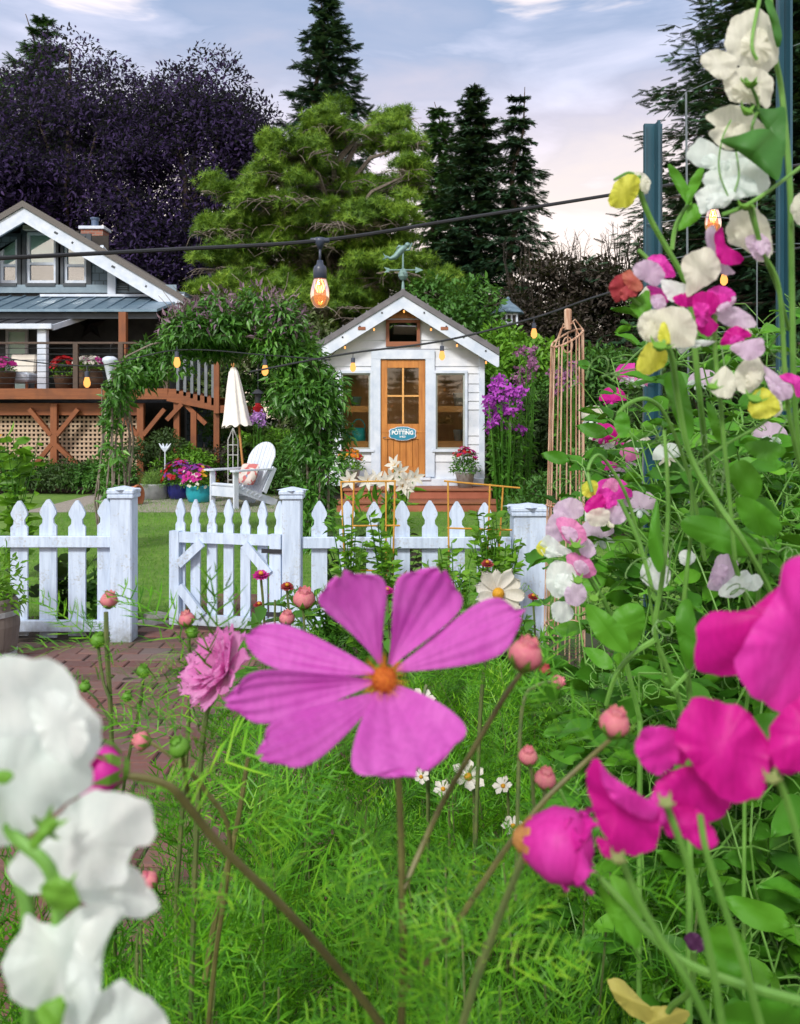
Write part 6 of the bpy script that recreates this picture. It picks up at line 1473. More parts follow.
spots = [(20, .85, 850), (0, .75, 905), (-30, 1.0, 850), (40, .62, 980), (-20, .65, 960), (160, .85, 865), (225, .9, 800), (275, .85, 800), (340, 1.0, 790), (420, .95, 800), (490, .9, 815), (560, .95, 800), (90, .85, 880), (160, .75, 900), (235, .7, 915), (310, .68, 900), (385, .72, 905), (455, .7, 920), (530, .7, 915), (600, .75, 900),
         (60, .7, 960), (225, 1.35, 790), (262, 1.4, 745), (320, 1.3, 760), (400, 1.4, 760), (470, 1.35, 750), (540, 1.4, 730), (590, 1.5, 715), (285, 2.0, 725), (300, 2.0, 715), (480, 2.0, 700), (540, 2.1, 690), (440, 1.9, 725), (370, 2.0, 740),
         (120, .62, 985), (270, .6, 990), (350, .58, 985), (430, .6, 995), (510, .6, 985), (500, 3.0, 655), (470, 3.2, 650), (540, 3.1, 665), (440, 3.3, 668), (580, 2.8, 700)]
for i, (px, Y, py) in enumerate(spots): feather_plant(GX(px, Y), Y, GZ(py, Y), 90 if Y < 1.5 else 90, .10 if Y < .8 else .125 if Y < 1.5 else .16, .12+.05*Y, None, FL, 500+i)
n = 1500; x = rng.uniform(-.85, 1.5, n); y = rng.uniform(1.3, 5.2, n); k = (x > -.80+.08*np.sin(y*7)-.12*np.clip(2.6-y, 0, 1)); x, y = x[k], y[k]; n = len(x); parts = []; kk = rng.integers(0, 4, n); dr = np.stack([rng.normal(size=n), rng.normal(size=n), rng.uniform(.3, 1.4, n)], -1); z = rng.uniform(.02, .32, n)*np.clip((4.6-y)/2, .35, 1)
for q in range(4): mk = kk == q; parts.append(scatter(T_FEATH[q], np.stack([x, y, z], -1)[mk], frames(dr[mk], np.array([0, 0, 1.])+rng.normal(size=(mk.sum(), 3))*.5), .2*rng.uniform(.6, 1.3, mk.sum())))
tag(tri_mesh('ground_cover', *merge(parts), M_gcov), 'low tangle of fine green leaves covering the front flower bed', 'ground cover', kind='stuff')
# bed edging boards and fallen white petals
b = MB(); b.bar((-.75, 3.42, .06), (1.1, 3.36, .06), .03, .11, (0, 0, 1)); tag(b.build('edging_board', planks('edging_wood', (.22, .17, .11), (.34, .27, .18), (.12, .09, .06), .85, (.06, 1, 1)), None, False, (.1, 3.4, 0)), 'weathered low edging board lying through the front bed foliage', 'edging board')
def white_bloom(label, px, py, Y, r):
    c = P(px, py, Y); mb = MB(); petal_star(mb, c, (random.uniform(-.4, .4), -.6, .8), 6, r, r*.75, .15, seed=int(px), nu=6, nv=5); th = thing('daisy_plant', label, 'flowering plant', (c.x, Y+.03, 0), 'white daisies low in the front bed'); fl = mb.build('flower', M_whp, th, True)
    b = MB(); b.tube(spline([c, c+Vector((.01, .02, -.1)), Vector((c.x, Y+.03, 0))]), .002, 5); b.build('stem', M_stem, th); b = MB(); b.lathe([(0, 0), (r*.25, 0), (r*.15, r*.2), (0, r*.22)], c-Vector((0, r*.1, -r*.05)), 8, (0, -.6, .8)); b.build('disc', M_yel, fl, True)
for px, py, r, lb in ((422, 700, .018, 'white daisy just below the right petal of the huge pink flower'), (468, 777, .024, 'wide white daisy below the huge pink flower, largest of the low daisies'), (443, 789, .014, 'small white daisy left of the wide low daisy'), (503, 786, .014, 'narrow white daisy right of the wide low daisy'), (513, 826, .015, 'white daisy lowest in the bed left of the half-open magenta bloom'), (421, 777, .012, 'tiny cream daisy at the tip of the lowest pink petal')): white_bloom(lb, px, py, 1.15, r)

# ------------------------------------------------------------------ sweet peas
PEAT = None
def t_pea(nu=6, nv=4):
    V = []; Fc = []
    for i in range(nu+1):
        t = i/nu; wd = .44*math.sin(PI*t**.8)**.75 if 0 < t < 1 else 0.0
        for j in range(nv+1):
            q = j/nv*2-1; V.append((t, q*wd/2, -.12*t*t+.10*abs(q)*wd+.045*math.sin(t*8+q*2.5)))
    for i in range(nu):
        for j in range(nv):
            a = i*(nv+1)+j; Fc += [(a, a+1, a+nv+2), (a, a+nv+2, a+nv+1)]
    return V, Fc
T_PEA = t_pea()
def tendril(mb, p, d, L, r=.0007, seed=0):
    rr = random.Random(seed); p = Vector(p); d = Vector(d).normalized(); u = d.orthogonal().normalized(); v = d.cross(u); pts = []
    turns = rr.uniform(.8, 2.4)
    for k in range(26):
        t = k/25; a = turns*6.28*max(0, t-.45)/.55; rad = L*.16*min(1, max(0, t-.35)*3)*(1.1-.5*t); pts.append(p+d*L*(t if t < .5 else .5+(t-.5)*.45)+u*rad*math.sin(a)+v*rad*(1-math.cos(a))+Vector((0, 0, .12*L*math.sin(t*3))))
    mb.tube(pts, [r*1.3-(r*.7)*k/25 for k in range(26)], 4, cap=False)
def generic_banner(seed):
    r = random.Random(seed); nu, nv = 14, 8; vs = []
    for i in range(nu+1):
        a = (i/nu*2-1)*1.5
        for j in range(nv+1):
            v = j/nv; R = (.60-.07*math.exp(-(a/.16)**2)-.05*abs(a)**2*.5)*v
            x, z = R*math.sin(a), R*math.cos(a)+.02; vs.append((x, .04-.22*v*v*abs(math.sin(a))-.10*v*v+.06*math.sin(a*6+seed)*v*v, z))
    return vs, [(i*(nv+1)+j, (i+1)*(nv+1)+j, (i+1)*(nv+1)+j+1, i*(nv+1)+j+1) for i in range(nu) for j in range(nv)]
PEAFLOWER = {}
def pea_flower(parent, pos, fwd, size, mats, seed=0, up=(0, 0, 1)):
    key = (mats, seed % 3)
    if key not in PEAFLOWER:
        mb = MB(); mb.add(*generic_banner(seed % 3)); d0 = []
        def raw(mb, nm, mat):
            me = bpy.data.meshes.new(nm); me.from_pydata(mb.v, [], mb.f); me.polygons.foreach_set('use_smooth', [True]*len(mb.f)); me.materials.append(mat); me.update(); return me
        m1, m2 = mats; d0.append(('flower', raw(mb, 'flower', m1)))
        for sg in (-1, 1):
            mb = MB(); petal_grid(mb, (sg*.02, .03, .02), (sg*.26, .40, -.10), .36, (sg*.8, .2, .5), .1, .15, 10, 7, .05, .08, .6, 4, seed=seed+sg); d0.append(('wing_petal', raw(mb, 'wing_petal', m2)))
        mb = MB(); mb.lathe([(0, -.02), (.06, .02), (.10, .14), (.08, .28), (0, .36)], (0, .03, -.02), 8, (0, .8, -.5)); d0.append(('keel', raw(mb, 'keel', m2)))
        mb = MB(); mb.lathe([(0, -.14), (.04, -.13), (.085, -.02), (.09, .03)], (0, 0, 0), 8, (0, .8, .3))
        for k in range(5):
            a = 2*PI*k/5; p = Vector((.085*math.cos(a), .02, .085*math.sin(a))); mb.add([p, p+Vector((-.03*math.sin(a), 0, .03*math.cos(a))), p*1.9+Vector((0, .06, 0))], [(0, 1, 2)])
        d0.append(('calyx', raw(mb, 'calyx', M_sepal))); PEAFLOWER[key] = d0
    f = Vector(fwd).normalized(); u = Vector(up); u = (u-f*f.dot(u)).normalized(); x = f.cross(u); M3 = Matrix((x, f, u)).transposed().to_4x4()
    par = None
    for nm, me in PEAFLOWER[key]:
        o = bpy.data.objects.new(nm, me); COL.objects.link(o)
        if par is None: o.parent = parent; o.matrix_local = Matrix.Translation(Vector(pos)-origin_of(parent)) @ M3 @ Matrix.Scale(size, 4); par = o
        else: o.parent = par
    return par
def pea_plant(label, x, Y, z1, nst, nlf, lsize, spread, flowers=(), group=None, seed=0, ntd=14, zmin=.15):
    th = thing('sweet_pea_plant', label, 'flowering plant', (x, Y, 0), group); r = random.Random(seed); b = MB(); lp = []; ld = []; tb = b
    for k in range(nst):
        a = r.uniform(0, 6.28); pts = [Vector((x+r.uniform(-.3, .3)*spread, Y+r.uniform(-.3, .3)*spread, 0))]; zt = z1*r.uniform(.72, 1.0)
        for s in range(1, 6): pts.append(Vector((x+r.uniform(-1, 1)*spread*(.5+.5*s/5), Y+r.uniform(-1, 1)*spread*.8, zt*s/5)))
        pl = spline(pts, 5); b.tube(pl, [.0019-.0008*i/len(pl) for i in range(len(pl))], 5)
        for s in range(nlf//nst):
            i = r.randint(int(len(pl)*zmin), len(pl)-1); q = pl[i]; a = r.uniform(0, 6.28); pd = Vector((math.cos(a), math.sin(a), r.uniform(-.1, .7))).normalized(); e = q+pd*r.uniform(.03, .07); b.tube([q, q.lerp(e, .5)+Vector((0, 0, .004)), e], [.0014, .0012, .001], 4, cap=False)
            sd = pd.cross(Vector((0, 0, 1)))
            for sg in (-1, 1): lp.append(e); ld.append(pd*.7+sd*sg*.8+Vector((0, 0, r.uniform(-.4, .3))))
            if r.random() < .35: tendril(tb, e, pd+Vector((0, 0, .3)), r.uniform(.06, .12), .0007, r.randint(0, 999))
    b.build('stem', M_pstem, th); lp = np.array(lp); ld = np.array(ld)
    tri_mesh('foliage', *scatter(T_PEA, lp, frames(ld, np.array([0, -.4, .8])+rng.normal(size=lp.shape)*.6), lsize*rng.uniform(.55, 1.25, len(lp))), M_peal, th, smooth=True)
    for i, (px, py, yy, sz, mt) in enumerate(flowers):
        p = P(px, py, yy); pea_flower(th, p, (random.uniform(-.8, .6), -1, random.uniform(-.25, .25)), sz, mt, i+seed, (random.uniform(-.4, .4), 0, 1))
    return th
PW, PK, PM, PH, PC = (M_wht, M_cream), (M_hot, M_pink), (M_mv, M_wht), (M_pink, M_mv), (M_cream, M_wht)
G = 'sweet pea plants without near flowers on the support netting'
BL = 'tangled leafy sweet pea vine climbing the support netting beside the blue-green posts'
fills = [(606, 1.7, .95, .10), (640, 1.55, 1.42, .14), (690, 1.5, 1.60, .16), (740, 1.45, 1.75, .16), (795, 1.4, 1.8, .16), (850, 1.35, 1.8, .18), (655, 1.3, 1.62, .13), (705, 1.2, 1.66, .13), (755, 1.15, 1.68, .13), (800, 1.1, 1.7, .14), (680, 1.4, 1.72, .13), (775, 1.3, 1.76, .15), (632, 1.25, 1.2, .09), (614, 1.3, .95, .08), (690, 1.0, 1.28, .12), (745, .95, 1.33, .12), (800, .95, 1.45, .12), (650, 1.0, 1.15, .09), (634, 1.0, .95, .06), (820, 2.2, 1.9, .2), (740, 2.3, 1.6, .2), (680, 2.4, 1.4, .2), (720, .78, 1.12, .09), (780, .75, 1.15, .09)]
for i, (px, Y, z1, sp) in enumerate(fills): pea_plant(BL, GX(px, Y), Y, z1, 8, 176, .055 if Y > .9 else .046, sp, (), G, 700+i, 14, .42)
pea_plant('sweet pea with hot pink and cream flowers in front of the rounded dark shrub', GX(632, 1.75), 1.75, 1.5, 4, 30, .045, .045, [(612, 402, 1.7, .050, PK), (620, 440, 1.7, .05, PK), (605, 445, 1.72, .055, PC), (634, 382, 1.75, .06, (M_rose, M_wht)), (637, 448, 1.7, .05, PC), (592, 420, 1.75, .05, PC), (627, 463, 1.66, .052, (M_rose, M_mv)), (602, 438, 1.68, .05, PK), (612, 470, 1.66, .06, PH), (648, 300, 1.7, .05, PC), (740, 340, 1.5, .04, PC), (600, 540, 1.2, .05, PM), (612, 500, 1.2, .05, PH), (640, 510, 1.2, .045, PM), (628, 378, 1.6, .05, PH), (700, 385, 1.3, .045, PM), (770, 440, 1.2, .045, PM), (668, 460, 1.2, .04, PW), (606, 520, 1.1, .045, PW)], None, 801)
def traced(label, cat, base, flowers, Y, ground, extra=None, group=None, name='sweet_pea_plant'):
    th = thing(name, label, cat, base, group)
    for fi, petals in enumerate(flowers):
        par = None
        for pi, (mat, pts, dy, kw) in enumerate(petals):
            mb = MB(); poly_petal(mb, pts, Y+dy, seed=fi*17+pi+len(label), **kw)
            o = mb.build('flower' if par is None else 'petal', mat, par or th, True); par = par or o
            if Y > .3 and mat is not M_ylw and random.random() < .6:
                cxy = sum((Vector(q) for q in pts), Vector((0, 0)))/len(pts); sx3 = Vector((random.uniform(-.22, .22), random.uniform(.0, .3)))*max((Vector(q)-cxy).length for q in pts)
                mb = MB(); poly_petal(mb, [tuple(cxy+sx3+(Vector(q)-cxy)*Vector((random.uniform(.5, .62), random.uniform(.42, .6))).x) for q in pts], Y+dy-.006, seed=fi*31+pi, ruffle=.08, fold=.2)
                mb.build('petal', {M_hot.name: M_pink, M_rose.name: M_mv}.get(mat.name, mat), par, True)
    return th
Z3 = lambda l: [(580+.275*a, .275*c) for a, c in l]
Z4 = lambda l: [(600+.25*a, 200+.25*c) for a, c in l]
W = M_cream
th = traced('sweet pea with a tall column of creamy white flowers against the dark fir', 'flowering plant', (GX(740, .5), .52, 0), [
    [(W, Z3([(528, 150), (545, 80), (590, 45), (640, 30), (690, 58), (715, 120), (722, 200), (700, 250), (640, 272), (590, 245), (540, 205)]), .01, {}), (W, Z3([(436, 218), (478, 182), (530, 188), (572, 220), (560, 262), (520, 290), (480, 272)]), -.01, {}), (W, Z3([(528, 280), (600, 240), (690, 270), (702, 330), (682, 395), (655, 380), (620, 378), (560, 372), (528, 335)]), -.006, {})],
    [(W, Z3([(458, 428), (500, 395), (560, 382), (600, 390), (655, 440), (660, 500), (600, 540), (540, 545), (490, 520), (470, 480), (492, 462)]), .012, {}), (W, Z3([(560, 470), (640, 440), (690, 480), (700, 560), (640, 600), (575, 560)]), .0, {})],
    [(M_wht, Z3([(388, 560), (430, 505), (475, 515), (520, 545), (600, 560), (600, 610), (540, 640), (470, 615), (415, 600)]), -.004, {}), (M_wht, Z3([(450, 640), (520, 590), (600, 575), (660, 610), (690, 655), (680, 700), (620, 715), (560, 725), (500, 705), (455, 680)]), -.01, {}), (M_wht, Z3([(420, 705), (470, 672), (530, 680), (565, 705), (530, 752), (480, 760), (445, 780), (428, 745)]), -.016, {})],
    [(W, Z3([(545, 780), (610, 745), (670, 785), (690, 830), (692, 890), (660, 930), (600, 905), (560, 850)]), .0, {}), (M_mv, Z3([(600, 870), (660, 850), (695, 890), (680, 935), (640, 945)]), -.01, {})],
    [(W, Z3([(765, 750), (800, 700), (850, 720), (850, 820), (800, 820), (775, 790)]), .02, {})]], .5, None)
b = MB(); stem_px(b, [(764, -60, .52), (770, 0, .52), (775, 55, .52), (782, 95, .525), (790, 190, .53), (792, 300, .54), (796, 420, .56), (815, 560, .6), (840, 800, .66)], .52, .0016, .0020, (.05, .1)); stem_px(b, [(757, 60, .5), (752, 40, .5), (764, -20, .51)], .5, .0011)
stem_px(b, [(745, 78, .485), (754, 92, .485), (758, 108, .49), (752, 130, .49), (762, 150, .49), (775, 160, .51)], .49, .0010); stem_px(b, [(748, 203, .484), (755, 228, .485), (764, 255, .49), (778, 290, .51), (789, 330, .53)], .49, .0012); stem_px(b, [(722, 215, .48), (745, 206, .48), (770, 190, .485), (810, 160, .5)], .48, .0012); stem_px(b, [(731, 120, .484), (722, 140, .482), (719, 170, .482), (728, 196, .482)], .48, .0005); stem_px(b, [(736, 152, .484), (739, 175, .482), (732, 198, .482)], .48, .0005)
b.each('stem', M_pstem, th)
mb = MB(); poly_petal(mb, Z3([(510, 512), (580, 490), (650, 468), (700, 480), (735, 540), (735, 600), (722, 655), (690, 640), (640, 600), (580, 555)]), .475, bulge=.12, seed=3, ruffle=.01, fold=-.25, edge=0); poly_petal(mb, Z3([(610, 360), (650, 390), (700, 395), (745, 392), (748, 470), (745, 560), (720, 580), (690, 500), (660, 440)]), .49, bulge=.1, seed=4, ruffle=.01, fold=-.25, edge=0); poly_petal(mb, Z3([(672, 0), (690, -5), (720, 60), (735, 140), (715, 170), (695, 90)]), .5, bulge=.08, seed=5, ruffle=.01)
mb.each('leaf', foliage('pea_leaf_dark', [(.02, .07, .02), (.03, .10, .028), (.05, .14, .04)], .3, .45, 20), th, True)
for px, py, a, r_ in ((751, 82, (0, -.5, 1), .0055), (747, 205, (0, -.5, 1), .005), (748, 110, (.2, -.5, .5), .005)): sepals(th, P(px, py, .478), a, r_, 5, 1.5)
th = traced('sweet pea with bright pink, white and mauve flowers at the level of the hanging bulb', 'flowering plant', (GX(735, .5), .54, 0), [
    [(M_cream, Z4([(325, 245), (375, 205), (430, 190), (468, 225), (482, 290), (440, 335), (395, 360), (348, 388), (342, 330)]), -.01, {}), (M_wht, Z4([(245, 320), (300, 325), (352, 345), (345, 385), (290, 408), (255, 370)]), 0, {})],
    [(M_hot, Z4([(458, 135), (490, 112), (502, 175), (560, 215), (575, 240), (530, 262), (475, 245), (462, 190)]), -.006, {}), (M_cream, Z4([(505, 110), (555, 60), (620, 80), (680, 110), (685, 160), (690, 215), (640, 250), (605, 215), (560, 190), (515, 170)]), .004, {}), (M_mv, Z4([(425, 120), (460, 105), (470, 180), (470, 235), (540, 290), (500, 300), (450, 260), (425, 170)]), .008, {})],
    [(M_pink, Z4([(190, 232), (240, 217), (270, 240), (302, 298), (275, 312), (240, 290), (205, 262)]), .012, {}), (M_mv, Z4([(130, 272), (175, 240), (225, 250), (258, 290), (250, 325), (215, 345), (180, 325), (150, 312)]), .0, {}), (M_pink, Z4([(188, 342), (245, 355), (275, 405), (240, 412), (205, 408), (200, 370)]), .01, {}), (M_mv, Z4([(205, 385), (250, 380), (265, 420), (240, 440), (210, 425)]), .0, {})],
    [(M_cream, Z4([(150, 492), (178, 450), (225, 438), (270, 460), (270, 540), (215, 570), (165, 548)]), -.02, {}), (M_cream, Z4([(215, 450), (300, 425), (355, 445), (388, 515), (372, 580), (310, 590), (240, 580), (230, 520)]), -.026, {}), (M_ylw, Z4([(232, 560), (242, 500), (262, 490), (280, 540), (278, 575)]), -.036, {}), (M_wht, Z4([(300, 575), (380, 560), (460, 565), (420, 585), (360, 580), (330, 615), (310, 600)]), -.012, {})],
    [(M_hot, Z4([(290, 392), (345, 372), (385, 400), (370, 425), (320, 425)]), 0, {}), (M_hot, Z4([(370, 390), (420, 365), (475, 390), (470, 440), (440, 470), (475, 505), (430, 545), (392, 520), (378, 460)]), -.012, {}), (M_pink, Z4([(430, 365), (480, 342), (535, 365), (535, 395), (480, 420), (445, 420)]), -.004, {}), (M_mv, Z4([(450, 430), (500, 400), (540, 385), (540, 410), (490, 450), (460, 460)]), -.008, {}), (M_mv, Z4([(460, 460), (530, 425), (600, 460), (625, 500), (580, 515), (500, 500)]), .006, {})],
    [(M_hot, Z4([(505, 525), (550, 505), (608, 540), (560, 560), (520, 575), (480, 580)]), -.004, {}), (M_mv, Z4([(520, 585), (590, 560), (650, 555), (656, 610), (620, 635), (585, 642), (540, 612)]), -.012, {})],
    [(M_cream, Z4([(435, 742), (490, 668), (530, 690), (545, 745), (520, 792), (465, 782)]), -.006, {}), (M_cream, Z4([(540, 690), (580, 640), (630, 630), (658, 672), (645, 730), (600, 770), (555, 765)]), 0, {})],
    [(M_mv, Z4([(655, 665), (700, 690), (735, 725), (770, 745), (765, 790), (720, 800), (690, 770), (670, 720)]), 0, {}), (M_pink, Z4([(715, 705), (755, 692), (800, 710), (840, 760), (790, 790), (770, 740), (730, 725)]), .008, {})]], .5, None)
b = MB(); stem_px(b, [(752, 205, .48), (757, 230, .484), (763, 252, .49), (777, 280, .5), (782, 320, .51), (790, 420, .53), (820, 560, .58), (850, 800, .62)], .49, .0012, .0016, (.05, .1)); stem_px(b, [(716, 300, .49), (715, 350, .5), (722, 420, .51), (735, 560, .53)], .5, .0013); stem_px(b, [(665, 340, .472), (672, 358, .475), (678, 400, .49), (690, 455, .5), (715, 500, .5), (742, 540, .5), (770, 590, .52), (790, 640, .54)], .48, .0018); stem_px(b, [(638, 250, .52), (650, 262, .52), (668, 290, .52), (690, 320, .52), (700, 350, .52)], .5, .0014)
b.each('stem', M_pstem, th)
for px, py, sc_ in ((660, 345, .0055), (755, 398, .005), (713, 386, .004)): sepals(th, P(px, py, .46), (0, -.5, .7), sc_, 5, 1.5)
th = traced('sweet pea with a drooping yellow-green flower and fading crimson bloom beside the blue post top', 'flowering plant', (GX(645, .55), .57, 0), [
    [(M_ylw, [(609, 205), (612, 188), (620, 178), (634, 174), (640, 182), (636, 198), (626, 208)], -.01, {}), (M_cream, [(626, 176), (640, 172), (650, 180), (648, 192), (638, 195)], 0, {})],
    [(M_crim, [(609, 286), (620, 274), (632, 276), (640, 285), (638, 293), (627, 296), (616, 302)], -.008, {}), (petal('crimson_edge', (.45, .10, .08), (.55, .26, .14)), [(622, 276), (630, 270), (641, 282), (642, 290), (630, 290)], -.014, {})],
    [(M_ylw, [(636, 365), (645, 346), (656, 341), (666, 350), (667, 362), (660, 369), (648, 375), (640, 372)], -.012, {})],
    [(M_ylw, [(748, 408), (754, 392), (764, 388), (776, 396), (780, 410), (768, 418), (754, 418)], -.012, {}), (M_cream, [(768, 392), (780, 398), (782, 412), (772, 416)], -.004, {})]], .56, None)
b = MB(); stem_px(b, [(634, 174, .55), (627, 173, .55), (614, 180, .55)], .55, .0009); stem_px(b, [(638, 176, .555), (641, 195, .56), (652, 222, .565), (668, 250, .57), (682, 275, .575), (690, 300, .58), (700, 400, .6), (715, 500, .66), (760, 640, .72)], .56, .0020, .0022); stem_px(b, [(672, 250, .57), (676, 225, .57), (688, 205, .565)], .57, .0016); stem_px(b, [(630, 296, .55), (640, 305, .555), (655, 300, .56), (672, 290, .57)], .56, .0014); stem_px(b, [(622, 430, .6), (618, 415, .6), (632, 402, .6), (650, 400, .6), (668, 420, .61), (690, 480, .62), (705, 560, .64)], .6, .0015); b.each('stem', M_pstem, th)
mb = MB()
for l in ([(688, 205), (672, 180), (668, 165), (678, 170), (692, 195)], [(686, 205), (690, 180), (704, 165), (700, 185)], [(678, 230), (690, 205), (702, 208), (698, 220)], [(630, 305), (648, 290), (652, 305), (645, 320), (638, 316)], [(614, 425), (619, 412), (628, 415), (630, 430), (622, 438)]): poly_petal(mb, l, .555, bulge=.1, seed=len(mb.v), ruffle=.01, fold=-.2)
mb.each('leaf', M_peal, th, True)
th = traced('sweet pea with pale lavender flowers beside the wide right fence post', 'flowering plant', (GX(585, .75), .78, 0), [
    [(M_mv, [(553, 508), (562, 500), (574, 498), (583, 505), (582, 516), (570, 520), (558, 518)], 0, {}), (M_mv, [(548, 520), (558, 512), (570, 518), (568, 535), (556, 542), (546, 535)], -.008, {})],
    [(M_rose, [(556, 520), (570, 518), (582, 526), (587, 538), (578, 545), (565, 541)], -.02, {}), (M_mv, [(578, 538), (590, 540), (596, 552), (588, 558), (578, 550)], -.01, {}), (M_wht, [(540, 545), (548, 535), (562, 545), (572, 552), (558, 556), (545, 556)], -.01, {})],
    [(M_rose, [(566, 556), (580, 552), (592, 562), (596, 574), (584, 578), (572, 570)], -.01, {}), (M_wht, [(546, 575), (552, 562), (566, 562), (576, 572), (572, 590), (558, 598), (548, 590)], -.012, {}), (M_mv, [(566, 588), (580, 582), (587, 596), (578, 606), (566, 602)], -.018, {}), (M_wht, [(552, 604), (566, 602), (574, 614), (566, 622), (554, 620)], -.01, {})],
    [(M_hot, [(584, 508), (590, 498), (600, 494), (606, 502), (600, 512), (590, 515)], -.02, {}), (M_pink, [(598, 492), (608, 488), (616, 496), (616, 508), (606, 510)], -.014, {}), (M_cream, [(586, 515), (598, 508), (610, 512), (606, 524), (592, 526)], -.024, {}), (M_mv, [(606, 510), (620, 506), (628, 516), (620, 524), (610, 522)], -.016, {}), (M_rose, [(602, 488), (610, 478), (618, 482), (616, 492)], -.01, {})],
    [(M_ylw, [(536, 548), (542, 540), (547, 546), (543, 556)], -.01, {})], [(M_ylw, [(582, 486), (590, 480), (598, 484), (594, 496), (584, 496)], -.012, {})]], .75, None)
b = MB(); stem_px(b, [(576, 548, .74), (583, 565, .745), (594, 585, .75), (606, 605, .76), (620, 640, .78), (640, 720, .8)], .75, .002, .0026, (0, .02)); stem_px(b, [(592, 492, .735), (588, 470, .74), (598, 455, .75), (612, 470, .76), (628, 500, .77), (645, 560, .79)], .75, .0016); stem_px(b, [(600, 585, .76), (590, 570, .75), (580, 575, .745)], .75, .001); b.each('stem', M_pstem, th)
for px, py in ((578, 580), (594, 598), (576, 545)): sepals(th, P(px, py, .70), (0, -.5, .8), .0055, 5, 1.6)
th = traced('sweet pea with white and lilac flowers low between the broad leaves', 'flowering plant', (GX(700, .7), .74, 0), [
    [(M_mv, [(708, 588), (712, 570), (718, 556), (730, 554), (738, 562), (734, 576), (722, 590)], 0, {}), (M_wht, [(718, 592), (732, 578), (746, 570), (752, 580), (742, 594), (728, 598)], -.01, {}), (M_wht, [(744, 580), (756, 574), (764, 580), (758, 590), (748, 590)], -.004, {})],
    [(M_wht, [(640, 575), (646, 560), (656, 558), (668, 566), (670, 580), (660, 590), (648, 586)], 0, {}), (M_mv, [(652, 552), (660, 546), (668, 550), (666, 566), (656, 562)], .008, {}), (M_wht, [(680, 552), (690, 550), (696, 558), (688, 566), (680, 562)], .01, {})]], .7, None)
b = MB(); stem_px(b, [(738, 562, .70), (748, 545, .7), (756, 540, .7), (760, 560, .71), (756, 620, .73), (745, 720, .76)], .7, .0013, .0018, (0, .02)); stem_px(b, [(668, 566, .69), (664, 548, .69), (654, 542, .69), (646, 552, .7), (650, 600, .72), (664, 680, .75)], .7, .0011); b.each('stem', M_pstem, th)
# foreground hand-placed broad stems and leaves
th = thing('sweet_pea_plant', 'sweet pea with broad bright stems and large leaves, nearest the right middle of the photo', 'flowering plant', (GX(720, .62), .66, 0)); b = MB()
stem_px(b, [(664, 430, .58), (667, 470, .58), (668, 520, .585), (662, 580, .59), (655, 632, .6), (668, 670, .61), (684, 720, .62), (690, 800, .64)], .58, .0012, .0026, (0, .02)); stem_px(b, [(690, 470, .58), (692, 520, .585), (686, 580, .59), (684, 620, .6), (690, 700, .62)], .58, .0009, .0022); stem_px(b, [(655, 640, .6), (632, 655, .605), (616, 675, .61), (606, 705, .62)], .6, .0022, .0016); stem_px(b, [(672, 690, .6), (700, 660, .6), (720, 635, .6)], .6, .0016); stem_px(b, [(690, 470, .56), (720, 448, .56), (760, 425, .56), (800, 395, .56)], .56, .0010); stem_px(b, [(620, 500, .6), (640, 545, .6), (655, 600, .6)], .6, .0016)
stem_px(b, [(560, 790, .5), (600, 880, .5), (640, 960, .52)], .5, .001); b.each('stem', M_pstem, th)
mb = MB()
for l, f in (([(682, 520), (700, 515), (730, 522), (758, 545), (762, 552), (745, 556), (720, 552), (700, 542), (684, 532)], -.25), ([(722, 545), (735, 528), (752, 536), (762, 550), (740, 558)], .2), ([(586, 605), (606, 612), (625, 632), (628, 652), (608, 648), (592, 630)], -.25), ([(612, 618), (625, 604), (642, 606), (645, 625), (634, 650), (622, 644)], .2), ([(648, 545), (656, 500), (660, 520), (664, 560), (658, 572)], .1), ([(735, 500), (750, 498), (772, 512), (782, 530), (762, 536), (744, 524)], -.2), ([(728, 470), (745, 460), (762, 480), (756, 500), (738, 492)], .2), ([(664, 380), (680, 372), (690, 400), (694, 430), (686, 440), (674, 415)], -.2), ([(706, 402), (714, 408), (722, 430), (722, 445), (712, 432)], .1), ([(744, 445), (765, 440), (785, 448), (780, 458), (760, 460)], -.15), ([(700, 640), (712, 625), (722, 640), (718, 662), (706, 660)], .2), ([(676, 612), (690, 600), (698, 640), (690, 670), (680, 650)], .2)):
    poly_petal(mb, l, .58+random.uniform(-.02, .02), bulge=.08, seed=len(mb.v), ruffle=.02, fold=f, edge=0)
mb.each('leaf', M_peal, th, True)
tb = MB()
for k in range(16): px, py = random.uniform(600, 790), random.uniform(330, 640); tendril(tb, P(px, py, .6), (random.uniform(-1, 1), random.uniform(-.4, .2), random.uniform(-.3, 1)), random.uniform(.035, .07), .0006, k)
tendril(tb, P(612, 380, .9), (1, 0, .7), .1, .0008, 77); tb.each('tendril', M_tend, th)
